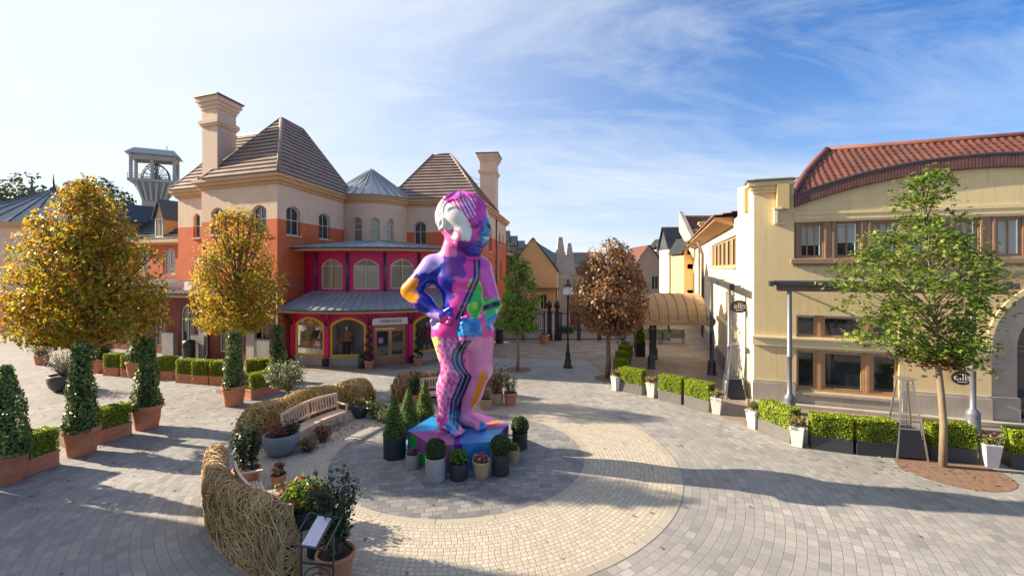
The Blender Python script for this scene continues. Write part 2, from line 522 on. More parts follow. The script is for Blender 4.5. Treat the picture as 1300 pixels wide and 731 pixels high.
# ================================================================== setting
PC = (-1.55, 13.83)                                     # centre of the round plaza
grey1 = [(.24, .232, .225), (.315, .30, .285), (.365, .347, .325), (.285, .277, .27), (.40, .378, .35)]
paving('paving_outer', .27, .19, grey1, (.215, .20, .185), PC, bumps=.5, joint=.008, stain=.5)
paving('paving_disc', .27, .19, [(.16, .16, .165), (.24, .235, .23), (.31, .295, .28), (.20, .20, .205)], (.13, .125, .12), rot=R_(12), bumps=.5, joint=.008)
paving('cobbles_light', .125, .115, [(.43, .38, .305), (.50, .445, .36), (.40, .355, .29), (.54, .485, .40)], (.33, .285, .22), PC, joint=.009, bumps=.8, stain=.15)
paving('edging_stone', .85, 5.0, [(.37, .33, .265), (.42, .375, .30), (.34, .305, .25)], (.18, .16, .13), PC, stain=.3)
paving('flagstones', .9, .6, [(.25, .195, .15), (.31, .245, .19), (.21, .17, .14), (.34, .28, .225)], (.12, .10, .085), rot=R_(-20), bumps=.3, stain=.3)
mat('pit_gravel', (.22, .13, .085), .95, .25, 6, 60, .9, dirt=.3)

g = MB(); g.poly([(-700, -700, 0), (700, -700, 0), (700, 900, 0), (-700, 900, 0)])
tag(g.build('ground', W['paving_outer']), kind='structure')
def annulus(name, c, r0, r1, z, m, n=128):
    mb = MB()
    for i in range(n):
        a, b = 2 * PI * i / n, 2 * PI * (i + 1) / n
        P = lambda r, t: (c[0] + r * math.cos(t), c[1] + r * math.sin(t), z)
        if r0 <= 0: mb.poly([(c[0], c[1], z), P(r1, a), P(r1, b)])
        else: mb.poly([P(r0, a), P(r1, a), P(r1, b), P(r0, b)])
    return tag(mb.build(name, m), kind='structure')
annulus('plaza_disc', PC, 0, 3.66, .004, W['paving_disc'])
annulus('inner_edging', PC, 3.66, 3.84, .006, W['edging_stone'])
annulus('cobble_ring', PC, 3.84, 6.04, .004, W['cobbles_light'])
annulus('outer_edging', PC, 6.04, 6.24, .006, W['edging_stone'])
fl = MB()
fl.poly([(x, y, .004) for x, y in [(4.95, 22.3), (5.0, 20.6), (5.9, 19.6), (6.9, 18.35), (7.7, 17.3), (8.3, 15.7), (8.75, 14.5), (10.1, 13.9), (11.6, 13.55), (13.3, 13.05), (16.5, 12.5), (24, 11.9), (24, 30), (14, 60), (9.9, 60), (-1.5, 60), (-2.6, 34), (-1.6, 28.0), (4.4, 27.8)]])
tag(fl.build('pavement', W['flagstones']), kind='structure')
fl = MB()
for i in range(40):
    a, b = R_(-75 + 150 * i / 40), R_(-75 + 150 * (i + 1) / 40)
    P = lambda r, t: (-9.5 + r * math.sin(t), 33 - r * math.cos(t), .0045)
    fl.poly([P(6.0, a), P(8.4, a), P(8.4, b), P(6.0, b)])
tag(fl.build('pavement', W['flagstones']), kind='structure')
for (x, y, r) in ((*G(1208, 597), 1.22), (4.85, 23.2, .75), (.32, 25.1, .72), (-12.4, 21.2, .95), (-14.1, 15.35, .95)):
    annulus('tree_pit', (x, y), 0, r, .008, W['pit_gravel'], 40)

# ================================================================== main corner building (orange and cream, left)
C0 = G(352, 463)
AA, AR = R_(-21.5), R_(83.5)
dA = (-math.cos(AA), -math.sin(AA)); dR = (math.cos(AR), math.sin(AR))
def Q(t, s, z=None):
    p = (C0[0] + t * dA[0] + s * dR[0], C0[1] + t * dA[1] + s * dR[1])
    return p if z is None else (p[0], p[1], z)
FA, FR = frame_of(C0, AA), frame_of(C0, AR)
ZC = 10.3
main = thing('corner_building', 'orange and cream corner building with tiled hip roofs, round turret and magenta shopfront', 'building', (C0[0], C0[1], 0))
TT = W['two_tone_render']; WF = W['white_frame']; GD = W['window_glass']
tl = -u_at(FA, 256)                                      # length of the projecting left face
# left face, above the canopy
wA = []
for pa, pb in ((268, 284), (320, 338)): wA.append((u_at(FA, pa), u_at(FA, pb), 7.5, 9.15, .28))
mb = MB(); wall_band(mb, FA, -tl, 0, 4.4, ZC, wA, .3); mb.build('wall', TT, main)
for o in wA: window(main, FA, *o, WF, GD, mull=1, trans=(8.35,), sill=W['cream_render'])
mb = MB(); FS = frame_of(Q(tl, 2.0), AR - PI)             # the step back
mb.poly([Q(tl, 0, 0), Q(tl, 2.0, 0), Q(tl, 2.0, ZC), Q(tl, 0, ZC)][::-1])
FC = frame_of(Q(tl, 2.0), AA)
ul = u_at(FC, 226)
wC = [(u_at(FC, 245.5), u_at(FC, 254), 7.55, 9.2, .25)]
wall_band(mb, FC, ul, 0, 4.4, ZC, wC, .3); mb.poly([FC(ul, 0, 0), FC(ul, 0, 7), FC(ul, ZC, 7), FC(ul, ZC, 0)])
mb.build('wall', TT, main)
for o in wC: window(main, FC, *o, WF, GD, mull=0, trans=(8.35,), sill=W['cream_render'])
tr = tl - ul                                             # t of the far left end of the recessed part
# right face towards the turret
wR = []
for pa, pb in ((363.5, 381), (405, 419)): wR.append((u_at(FR, pa), u_at(FR, pb), 7.45, 9.2, .3))
mb = MB(); wall_band(mb, FR, 0, 8.6, 0, ZC, wR, .3); mb.build('wall', TT, main)
for o in wR: window(main, FR, *o, WF, GD, mull=1, trans=(8.35,), sill=W['cream_render'])
# cornice slabs
def slab(pts, e, z0, z1):
    cx = sum(p[0] for p in pts) / len(pts); cy = sum(p[1] for p in pts) / len(pts)
    n = len(pts); out = []
    for i in range(n):
        p0, p1, p2 = Vector(pts[i - 1]), Vector(pts[i]), Vector(pts[(i + 1) % n])
        a = (p1 - p0).normalized(); b = (p2 - p1).normalized()
        na, nb = Vector((a.y, -a.x)), Vector((b.y, -b.x))
        if na.dot(p1 - Vector((cx, cy))) < 0: na = -na
        if nb.dot(p1 - Vector((cx, cy))) < 0: nb = -nb
        k = (na + nb) / max(.3, 1 + na.dot(nb))
        out.append((p1.x + k.x * e, p1.y + k.y * e))
    return out
def cornice(parent, pts, z, m, e=(.14, .30, .42), h=(.16, .2, .18), name='cornice'):
    mb = MB(); zz = z
    for ee, hh in zip(e, h):
        mb.prism(slab(pts, ee, 0, 0), zz, zz + hh); zz += hh + .0
    return mb.build(name, m, parent)
blockL = [Q(0, 0), Q(0, 8.6), Q(tl, 8.6), Q(tl, 0)]
blockC = [Q(tl - .4, 2.0), Q(tl - .4, 8.6), Q(tr, 8.6), Q(tr, 2.0)]
cornice(main, blockL, ZC, W['cornice_tan']); cornice(main, blockC, ZC - .012, W['cornice_tan'])
# roofs
zr, ze = 15.35, 10.86
ridge = lambda mb, p, q, r=.11: mb.tube([p, q], r, 6)
mb = MB()
e = .45
A0, A1, B1, B0 = Q(-e, -e, ze), Q(-e, 9.0, ze), Q(tl - .45, 9.0, ze), Q(tl - .45, -e, ze)
r0, r1 = Q(2.45, 3.4, zr), Q(2.45, 5.9, zr)
tiled_face(mb, B0, A0, r0, r0, 15); tiled_face(mb, A0, A1, r1, r0, 15); tiled_face(mb, A1, B1, r1, r1, 15); tiled_face(mb, B1, B0, r0, r1, 15)
for p, q in ((A0, r0), (A1, r1), (B0, r0), (B1, r1), (r0, r1)): ridge(mb, p, q)
mb.build('roof', W['tile_brown'], main)
mb = MB()
c0, c1, c2, c3 = Q(2.6, 1.55, ze - .02), Q(tr + .4, 1.55, ze - .02), Q(tr + .4, 9.0, ze - .02), Q(2.6, 9.0, ze - .02)
s0, s1 = Q(2.6, 5.2, zr - .12), Q(tr - 2.7, 5.2, zr - .12)
tiled_face(mb, c1, c0, s0, s1, 15); tiled_face(mb, c2, c1, s1, s1, 15); tiled_face(mb, c3, c2, s1, s0, 15)
for p, q in ((c1, s1), (c2, s1), (s0, s1)): ridge(mb, p, q)
mb.build('roof', W['tile_brown'], main)
def chimney(parent, pts, z0, z1, m, caps=True):
    mb = MB(); h = z1 - z0
    mb.prism(pts, z0, z1 - .25)
    zb = z1 - h * .30
    for ee, a, b in ((.10, zb - .18, zb - .04), (.17, zb - .04, zb + .16), (.09, zb + .16, zb + .24)): mb.prism(slab(pts, ee, 0, 0), a, b)
    zc = z1 - .85
    for ee, a, b in ((.07, zc, zc + .2), (.16, zc + .2, zc + .42), (.28, zc + .42, zc + .7)): mb.prism(slab(pts, ee, 0, 0), a, b)
    o = mb.build('chimney', m, parent)
    if caps:
        c = MB(); c.prism(slab(pts, .38, 0, 0), z1 - .15, z1 - .06); c.build('chimney_cap', W['zinc_dark'], o)
    return o
chimney(main, [Q(tl - 1.35, .03), Q(tl - 1.35, 1.65), Q(tl - .02, 1.65), Q(tl - .02, .03)], ZC + .1, 16.05, W['cream_render'])
mb = MB()                                                # row of little pots on the cornice by the chimney
for i in range(8):
    p = Q(tl - .1 - i * .19, -.33, 0); mb.lathe([(.055, 10.84), (.075, 10.98), (.06, 11.0)], p[0], p[1], 8)
mb.build('cornice_ornament', W['dark_red'], main)
# turret
TC, TR = (-11.2, 37.0), 2.9
FT = arc_frame(TC, TR)
wT = []
for pa, pb in ((448, 459.6), (469.6, 482), (491, 500)):
    a, b = u_arc(TC, TR, pa), u_arc(TC, TR, pb); wT.append((a, b, 7.36, 9.2, (b - a) / 2))
mb = MB(); wall_band(mb, FT, -R_(125) * TR, R_(110) * TR, 6.4, ZC, wT, .25, du=.3)
mb.build('turret_wall', W['cream_render'], main)
for o in wT: window(main, FT, *o, WF, W['warm_reflection_glass'], d=.16, fw=.06, mull=0, trans=(8.75,), sill=W['cream_render'])
mb = MB()
for ee, a, b in ((.10, ZC - .01, ZC + .16), (.22, ZC + .16, ZC + .36), (.34, ZC + .36, ZC + .52)): mb.lathe([(TR + ee, a), (TR + ee, b)], *TC, n=64)
mb.build('cornice', W['cornice_tan'], main)
mb = MB(); mb.lathe([(TR + .03, 8.27), (TR + .03, 8.33)], *TC, n=64, cap0=False, cap1=False); mb.build('string_course', W['cream_render'], main)
mb = MB(); mb.lathe([(TR + .5, ZC + .53), (TR + .5, ZC + .6), (1.7, ZC + 1.75), (.14, 13.25), (.02, 13.42)], *TC, n=32, smooth=False)
for i in range(32):
    a = 2 * PI * (i + .5) / 32
    mb.bar((TC[0] + (TR + .5) * math.cos(a), TC[1] + (TR + .5) * math.sin(a), ZC + .64), (TC[0] + .16 * math.cos(a), TC[1] + .16 * math.sin(a), 13.3), .05, .07)
mb.build('turret_roof', W['zinc'], main)
# right block
B0p, B1p = (-9.3, 36.9), (-2.78, 35.8)
AB = math.atan2(B1p[1] - B0p[1], B1p[0] - B0p[0]); FB = frame_of(B0p, AB); LB = math.hypot(B1p[0] - B0p[0], B1p[1] - B0p[1])
FBR = frame_of(B1p, AR); LR = 18.3
wB = [(u_at(FB, 525.5), u_at(FB, 541), 7.3, 9.15, .28), (u_at(FB, 580), u_at(FB, 594), 7.3, 9.15, .28)]
mb = MB(); wall_band(mb, FB, 0, LB, 0, ZC, wB, .3); mb.build('wall', TT, main)
for o in wB: window(main, FB, *o, WF, GD, mull=1, trans=(8.35,), sill=W['cream_render'])
wS = [(1.0, 2.1, 7.3, 9.1, .3), (u_at(FBR, 620.3), u_at(FBR, 624.2), 7.0, 9.2, .3), (u_at(FBR, 633), u_at(FBR, 635.5), 7.9, 9.2, .4), (u_at(FBR, 637.6), u_at(FBR, 639), 7.9, 9.2, .4)]
wS2 = [(1.5, 3.6, 3.9, 6.3, .9), (5.2, 7.3, 3.9, 6.3, .9), (9.8, 11, 4.2, 6.2, .5), (13.5, 14.6, 4.2, 6.2, .5)]
mb = MB(); wall_band(mb, FBR, 0, LR, 6.6, ZC, wS, .3); wall_band(mb, FBR, 0, LR, 0, 6.6, wS2, .3)
mb.poly([FBR(LR, 0, 0), FBR(LR, 0, 8), FBR(LR, ZC, 8), FBR(LR, ZC, 0)]); mb.build('wall', TT, main)
for o in wS: window(main, FBR, *o, WF, GD, mull=1, trans=(8.35,), sill=W['cream_render'])
for o in wS2: window(main, FBR, *o, WF, W['warm_reflection_glass'], mull=2, trans=(5.5,))
blockB = [B0p, B1p, FBR(LR, 0, 0)[:2], (B0p[0] + dR[0] * LR, B0p[1] + dR[1] * LR)]
cornice(main, blockB, ZC + .008, W['cornice_tan'])
mb = MB()
def off(p, a, b): return (p[0] + a * math.cos(AB) + b * dR[0], p[1] + a * math.sin(AB) + b * dR[1])
k0, k1 = (*off(B0p, -.45, -.45), ze), (*off(B1p, .45, -.45), ze); k2, k3 = (*off(B1p, .45, 9.2), ze), (*off(B0p, -.45, 9.2), ze)
yr = 40.2; q0, q1 = (Xat(550, yr + .1), yr + .1, 15.3), (Xat(572, yr), yr, 15.3)
tiled_face(mb, k0, k1, q1, q0, 15); tiled_face(mb, k1, k2, q1, q1, 15); tiled_face(mb, k2, k3, q0, q1, 15); tiled_face(mb, k3, k0, q0, q0, 15)
for p, q in ((k0, q0), (k1, q1), (k2, q1), (k3, q0), (q0, q1)): ridge(mb, p, q)
mb.build('roof', W['tile_brown'], main)
u1 = 10.1
chimney(main, [FBR(u1, 0, .06)[:2], FBR(u1 + 2.3, 0, .06)[:2], FBR(u1 + 2.3, 0, 1.55)[:2], FBR(u1, 0, 1.55)[:2]], ZC + .2, 16.9, W['cream_render'])
mb = MB()                                                # cables from the roof to the chimney
for dz in (0, .5):
    a, b = Vector((-4.9, 40.4, 14.6 - dz)), Vector(FBR(u1 + .3, 14.2 - dz * .8, 1.3))
    mb.tube([a.lerp(b, i / 8) - Vector((0, 0, .35 * math.sin(PI * i / 8))) for i in range(9)], .018, 4)
mb.build('cable', W['stone_grey'], main)
mb = MB()                                                # rainwater pipes
for F, u in ((FR, 8.35), (FB, .35), (FBR, u_at(FBR, 629.3)), (FBR, 1e-9 + .25)):
    mb.tube([F(u, .1, -.09), F(u, ZC, -.09)], .06, 8)
mb.build('downpipe', W['zinc_dark'], main)

# ---- the rotunda in front of the turret: shop below, gallery above
RC, RG, RU = (-9.5, 33.0), 6.9, 5.3
FG, FU = arc_frame(RC, RG), arc_frame(RC, RU)
ga = lambda deg: R_(deg) * RG
bays = [-17.0 + 19.3 * i for i in range(6)]
ops, shopw = [], []
for i, c in enumerate(bays):
    if i == 2: ops.append((ga(c - 7.6), ga(c + 7.6), 0.02, 2.42, 0))
    else:
        o = (ga(c - 8.3), ga(c + 8.3), .5, 2.72, .42); ops.append(o); shopw.append(o)
mb = MB(); wall_band(mb, FG, ga(-27.3), ga(100), 0, 3.0, ops, .3, du=.35); mb.build('shopfront_wall', W['magenta'], main)
mb = MB(); mb.poly([FG(ga(-27.3), 0, 0), FG(ga(-27.3), 0, 3), FG(ga(-27.3), 3.0, 3), FG(ga(-27.3), 3.0, 0)]); mb.build('shopfront_wall', W['magenta'], main)
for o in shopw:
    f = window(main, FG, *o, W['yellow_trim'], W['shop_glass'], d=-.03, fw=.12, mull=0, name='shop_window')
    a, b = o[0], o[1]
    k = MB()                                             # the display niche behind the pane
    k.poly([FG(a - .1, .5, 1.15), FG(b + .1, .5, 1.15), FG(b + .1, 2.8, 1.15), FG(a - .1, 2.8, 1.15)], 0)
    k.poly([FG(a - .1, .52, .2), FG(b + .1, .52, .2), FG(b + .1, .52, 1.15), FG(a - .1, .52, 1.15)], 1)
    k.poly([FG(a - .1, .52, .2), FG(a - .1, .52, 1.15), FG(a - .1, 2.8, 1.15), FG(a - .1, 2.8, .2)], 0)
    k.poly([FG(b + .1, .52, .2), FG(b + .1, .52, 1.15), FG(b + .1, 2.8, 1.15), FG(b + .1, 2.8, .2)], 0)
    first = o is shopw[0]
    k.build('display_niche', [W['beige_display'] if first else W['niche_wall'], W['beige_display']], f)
    st = MB()
    for q in range(8):
        e0, e1 = a - .04 + (b - a + .08) * q / 8, a - .04 + (b - a + .08) * (q + 1) / 8
        st.fbox(FG, e0, e1, .42, .5, -.12, .12); st.fbox(FG, e0, e1, .0, .42, -.07, -.006)
    st.build('stall_riser', W['stone'], f)
# pilasters with dark feet and little brackets under the eave
for i in range(7):
    u = ga(-17 + 19.3 * (i - .5))
    mb = MB(); mb.fbox(FG, u - .13, u + .13, 0.02, 2.95, -.14, -.002); p = mb.build('pilaster', W['magenta'], main)
    mb = MB(); mb.fbox(FG, u - .14, u + .14, 0.0, .42, -.33, -.142); mb.build('pilaster_foot', W['black_iron'], p)
    mb = MB()
    for s_ in (-1, 1):
        mb.tube([FG(u + s_ * .05, 2.25, -.17)] + [FG(u + s_ * (.05 + .5 * (1 - math.cos(t))), 2.25 + .55 * math.sin(t), -.2 - .1 * t) for t in (.4, .8, 1.2, 1.5)], .025, 6)
    mb.tube([FG(u, 2.3, -.16)] + [FG(u, 2.3 + .58 * math.sin(t), -.16 - .6 * (1 - math.cos(t))) for t in (.4, .8, 1.2, 1.5)], .03, 6)
    mb.build('bracket', W['black_iron'], p)
# double door with the shop name above it
c = bays[2]; ua, ub = ga(c - 7.6), ga(c + 7.6); uc = (ua + ub) / 2
mb = MB(); mb.fbox(FG, ua, ub, 2.02, 2.12, .1, .2); mb.fbox(FG, ua, ua + .07, .02, 2.02, .1, .2); mb.fbox(FG, ub - .07, ub, .02, 2.02, .1, .2)
mb.poly([FG(ua, 2.12, .12), FG(ub, 2.12, .12), FG(ub, 2.42, .12), FG(ua, 2.42, .12)]); mb.build('door_frame', W['wood_door'], main)
for x0, x1, s_ in ((ua + .075, uc - .006, 1), (uc + .006, ub - .075, -1)):
    mb = MB(); mb.fbox(FG, x0, x0 + .1, .03, 2.0, .12, .18); mb.fbox(FG, x1 - .1, x1, .03, 2.0, .12, .18)
    mb.fbox(FG, x0 + .1, x1 - .1, .03, .52, .125, .178); mb.fbox(FG, x0 + .1, x1 - .1, 1.88, 2.0, .125, .178)
    mb.fbox(FG, x0 + .18, x1 - .18, .14, .42, .108, .124)
    d = mb.build('door', W['wood_door'], main)
    k = MB(); k.poly([FG(x0 + .1, .52, .15), FG(x1 - .1, .52, .15), FG(x1 - .1, 1.88, .15), FG(x0 + .1, 1.88, .15)]); k.build('door_pane', W['window_glass'], d)
    h = MB(); x = x1 - .05 if s_ > 0 else x0 + .05
    h.tube([FG(x, .85, .118), FG(x, .87, .06), FG(x, 1.17, .06), FG(x, 1.19, .118)], .016, 6); h.build('handle', W['cornice_tan'], d)
mb = MB()
for i, cc in enumerate(('w', 'a', 'b')): pass
k = MB(); x0 = ua + .27
k.fbox(FG, x0, x0 + .26, 1.2, 1.5, .138, .148); k.build('door_poster', mat('poster_print', (.55, .25, .42), .5, .5, 9, 40, 0), main)
mb = MB(); mb.fbox(FG, ua - .06, ub + .02, 2.28, 2.66, -.2, -.1); sg = mb.build('shop_sign', W['white_sign'], main)
def text(body, size, loc, rot, m, parent, name='lettering', depth=.008, spacing=1.0, italic=False):
    cu = bpy.data.curves.new(name, 'FONT'); cu.body = body; cu.size = size; cu.extrude = depth; cu.align_x = 'CENTER'; cu.align_y = 'CENTER'
    cu.space_character = spacing; cu.resolution_u = 3
    if italic: cu.shear = .2
    t = bpy.data.objects.new('tmp_text', cu); link(t)
    bpy.context.view_layer.update()
    me = bpy.data.meshes.new_from_object(t.evaluated_get(bpy.context.evaluated_depsgraph_get()))
    bpy.data.objects.remove(t)
    me.materials.clear(); me.materials.append(m)
    M = Matrix.Translation(Vector(loc)) @ rot
    if parent is not None: M = root_matrix(parent).inverted() @ M
    me.transform(M); me.name = name
    o = bpy.data.objects.new(name, me); link(o)
    if parent is not None: o.parent = parent
    return o
def facing(ang): return Matrix.Rotation(ang, 4, 'Z') @ Matrix.Rotation(PI / 2, 4, 'X')
pc = FG(uc, 2.47, -.206)
text('VERSACE', .25, pc, facing(uc / RG), W['ink'], sg, spacing=1.25)
# lower metal canopy
def cone_roof(parent, c, r0, z0, r1, z1, a0, a1, n, m, seam=.035, name='canopy', thick=.05, fascia=None, fz=.16):
    mb = MB()
    P = lambda r, a, z: (c[0] + r * math.sin(a), c[1] - r * math.cos(a), z)
    for i in range(n):
        a, b = a0 + (a1 - a0) * i / n, a0 + (a1 - a0) * (i + 1) / n
        mb.poly([P(r0, a, z0), P(r0, b, z0), P(r1, b, z1), P(r1, a, z1)])
        mb.poly([P(r0, a, z0 - thick), P(r0, b, z0 - thick), P(r0, b, z0), P(r0, a, z0)])
        mb.bar(P(r0 + .01, a, z0 + .02), P(r1, a, z1 + .02), seam, .05)
    o = mb.build(name, m, parent)
    if fascia:
        f = MB(); n2 = n * 2
        for i in range(n2):
            a, b = a0 + (a1 - a0) * i / n2, a0 + (a1 - a0) * (i + 1) / n2
            for rr0, rr1, za, zb in ((r0 - .06, r0 - .22, z0 - thick - fz, z0 - thick - .005),):
                A = [P(rr0, a, za), P(rr1, a, za), P(rr1, a, zb), P(rr0, a, zb)]; B = [P(rr0, b, za), P(rr1, b, za), P(rr1, b, zb), P(rr0, b, zb)]
                f.loft(A, B, caps=False)
            f.poly([P(r0 - .2, a, z0 - thick - .02), P(r0 - .2, b, z0 - thick - .02), P(r1 + .0, b, z0 - thick - .02), P(r1 + .0, a, z0 - thick - .02)])
        f.build('fascia', fascia, o)
        gt = MB(); gt.tube([P(r0 + .05, a0 + (a1 - a0) * i / 60, z0 - .04) for i in range(61)], .055, 6); gt.build('gutter', W['zinc_dark'], o)
    return o
cone_roof(main, RC, 7.75, 3.2, RU + .02, 4.1, R_(-29), R_(100), 38, W['zinc'], fascia=W['cornice_tan'])
# gallery
ug = lambda deg: R_(deg) * RU
gb = [-15 + 23.5 * i for i in range(5)]
opsU = [(ug(c - 8.3), ug(c + 8.3), 4.22, 6.05, .4) for c in gb]
mb = MB(); wall_band(mb, FU, ug(-40), ug(100), 3.9, 6.5, opsU, .3, du=.3); mb.build('gallery_wall', W['magenta'], main)
for o in opsU: window(main, FU, *o, W['white_frame'], W['warm_reflection_glass'], d=.1, fw=.08, mull=1, trans=(5.62,), name='gallery_window')
for i in range(7):
    u = ug(-15 + 23.5 * (i - .5))
    if u < ug(-40): u = ug(-37)
    mb = MB(); mb.tube([FU(u, 4.1, -.06), FU(u, 6.4, -.06)], .075, 8); mb.build('downpipe', W['zinc_dark'], main)
cone_roof(main, RC, 6.45, 6.72, 1.2, 7.35, R_(-47), R_(102), 26, W['zinc'], name='gallery_roof', fascia=W['cornice_tan'], fz=.17)

# ---- ground-floor shops along the left face and the canopy in front of the wing
FAG = frame_of(Q(0, -.12), AA)
opsG = []
tpos = [(-1.75, -.55), (-4.6, -2.6), (u_at(FAG, 229), u_at(FAG, 246)), (u_at(FAG, 196), u_at(FAG, 210))]
u = u_at(FAG, 196) - 1.6
while u - 2.1 > -24: opsG.append((u - 2.1, u, .45, 3.2, .7)); u -= 3.4
for a, b in tpos: opsG.append((a, b, .45, 3.2, .55))
mb = MB(); wall_band(mb, FAG, -24.5, 0, 0, 4.3, opsG, .3); mb.build('shopfront_wall', W['dark_red'], main)
for o in opsG: window(main, FAG, *o, W['white_frame'], W['window_glass'], d=.08, fw=.1, mull=1, trans=(2.3,), name='shop_window')
for pa, pb in ((212, 226), (248, 265), (328, 347.5)):
    a, b = u_at(FAG, pa), u_at(FAG, pb)
    mb = MB(); mb.fbox(FAG, a, b, 0, 1.36, -.3, -.003); mb.fbox(FAG, a + .03, b - .03, 1.36, 1.45, -.27, -.003); mb.build('pier', W['stone_grey'], main)
a, b = u_at(FAG, 315.5), u_at(FAG, 326); mb = MB(); mb.fbox(FAG, a, b, 0, 4.25, -.16, -.004); mb.build('column', W['stone'], main)
mb = MB(); c0, c1 = Q(-.2, -1.05, 3.95), Q(25, -1.05, 3.95); d0, d1 = Q(-.2, 3.0, 4.75), Q(25, 3.0, 4.75)
tiled_face(mb, c1, c0, d0, d1, 1, lift=.03)
for i in range(64):
    t = -.2 + 25.2 * i / 63; mb.bar(Q(t, -1.06, 4.0), Q(t, 2.98, 4.8), .04, .05)
cn = mb.build('canopy', W['zinc'], main)
mb = MB()
for t0_, t1_, s0_, s1_, z0_, z1_ in ((-.15, 25, -1.0, -.9, 3.7, 3.9), ):
    mb.loft([Q(t0_, s0_, z0_), Q(t0_, s1_, z0_), Q(t0_, s1_, z1_), Q(t0_, s0_, z1_)], [Q(t1_, s0_, z0_), Q(t1_, s1_, z0_), Q(t1_, s1_, z1_), Q(t1_, s0_, z1_)])
mb.poly([Q(-.1, -.9, 3.88), Q(25, -.9, 3.88), Q(25, -.1, 3.88), Q(-.1, -.1, 3.88)]); mb.build('fascia', W['cornice_tan'], cn)
mb = MB(); mb.tube([Q(-.2, -1.12, 3.93), Q(25, -1.12, 3.93)], .07, 6); mb.build('gutter', W['zinc_dark'], cn)

# ================================================================== the wing to the left, with dormers
FW = frame_of(Q(tr - .2, 3.0), AA)
wing = thing('shop_wing', 'long red two storey wing with grey dormer roof left of the orange corner building', 'building', (*Q(tr, 3.0), 0))
wl = 15.5
opsW = [(u_at(FW, 207), u_at(FW, 222.5), 5.0, 6.95, .35)] + [(-6.2 - 3.1 * i, -4.8 - 3.1 * i, 5.0, 6.95, .35) for i in range(3)]
mb = MB(); wall_band(mb, FW, -wl, 0, 4.3, 7.45, opsW, .3); mb.poly([FW(-wl, 0, 0), FW(-wl, 7.45, 0), FW(-wl, 7.45, 7), FW(-wl, 0, 7)]); mb.build('wall', W['orange_render'], wing)
for o in opsW: window(wing, FW, *o, W['white_frame'], W['warm_reflection_glass'], mull=1, trans=(), fw=.12, d=.1)
mb = MB(); mb.fbox(FW, -wl - .3, .0, 7.35, 7.6, -.35, -.003); mb.fbox(FW, -wl - .3, .0, 7.2, 7.35, -.2, -.003); mb.build('cornice', W['cornice_tan'], wing)
mb = MB(); mb.tube([FW(-.75, 4.8, -.08), FW(-.75, 7.2, -.08)], .06, 8); mb.build('downpipe', W['zinc_dark'], wing)
mb = MB(); tiled_face(mb, FW(-wl - .3, 7.6, -.3), FW(.2, 7.6, -.3), FW(.2, 10.9, 4.2), FW(-wl - .3, 10.9, 4.2), 14); mb.build('roof', W['zinc_dark'], wing)
def dormer(parent, F, uc, z0, w, h, hr, d0, depth, roofm, wallm, framem, glassm):
    """small gabled dormer: cheeks, framed window, steep metal roof"""
    mb = MB(); a, b = uc - w / 2, uc + w / 2
    mb.poly([F(a, z0, d0), F(a, z0 + h, d0), F(a, z0 + h, d0 + depth), F(a, z0, d0 + depth)]); mb.poly([F(b, z0, d0), F(b, z0, d0 + depth), F(b, z0 + h, d0 + depth), F(b, z0 + h, d0)])
    mb.poly([F(a, z0, d0 + .05), F(b, z0, d0 + .05), F(b, z0 + h, d0 + .05), F(uc, z0 + h + hr, d0 + .05), F(a, z0 + h, d0 + .05)])
    o = mb.build('dormer', wallm, parent)
    window(o, F, a + .06, b - .06, z0 + .04, z0 + h - .02, 0, framem, glassm, d=d0 - .01, fw=.1, mull=1, trans=(), name='dormer_window')
    r = MB(); e = .14
    for s_ in (-1, 1):
        A = [F(uc, z0 + h + hr + .06, d0 - .15), F(uc + s_ * (w / 2 + e), z0 + h - .06, d0 - .15), F(uc + s_ * (w / 2 + e), z0 + h - .13, d0 - .15), F(uc, z0 + h + hr - .04, d0 - .15)]
        B = [F(uc, z0 + h + hr + .06, d0 + depth), F(uc + s_ * (w / 2 + e), z0 + h - .06, d0 + depth), F(uc + s_ * (w / 2 + e), z0 + h - .13, d0 + depth), F(uc, z0 + h + hr - .04, d0 + depth)]
        r.loft(A, B)
    r.build('dormer_roof', roofm, o); return o
dw = u_at(FW, 203); dormer(wing, FW, dw, 7.75, 1.05, 1.45, 1.35, -.05, 3.2, W['zinc_dark'], W['cornice_tan'], W['white_frame'], W['warm_reflection_glass'])
dormer(wing, FW, dw - 5.2, 7.75, 1.05, 1.45, 1.35, -.05, 3.2, W['zinc_dark'], W['cornice_tan'], W['white_frame'], W['warm_reflection_glass'])
dormer(wing, FW, dw - 9.4, 7.75, 1.05, 1.45, 1.35, -.05, 3.2, W['zinc_dark'], W['cornice_tan'], W['white_frame'], W['warm_reflection_glass'])
for px, y, w_, h_, lb in ((257, 361, .62, .5, 'small blank white panel hanging at the canopy edge beside the orange tree'),):
    t = thing('hanging_sign', lb, 'sign', (*Q(-u_at(FAG, px), -1.3), 0)); p = Q(-u_at(FAG, px), -1.2)
    mb = MB(); z = Zat(y, p[1]); mb.box(p[0], p[1], z - .1, w_, .05, h_, AA); mb.build('panel', W['white_sign'], t)
    mb = MB(); mb.tube([(p[0], p[1], z + .1), (p[0] + .05, p[1] + .2, z + .22)], .015, 6); mb.build('hanger', W['black_iron'], t)

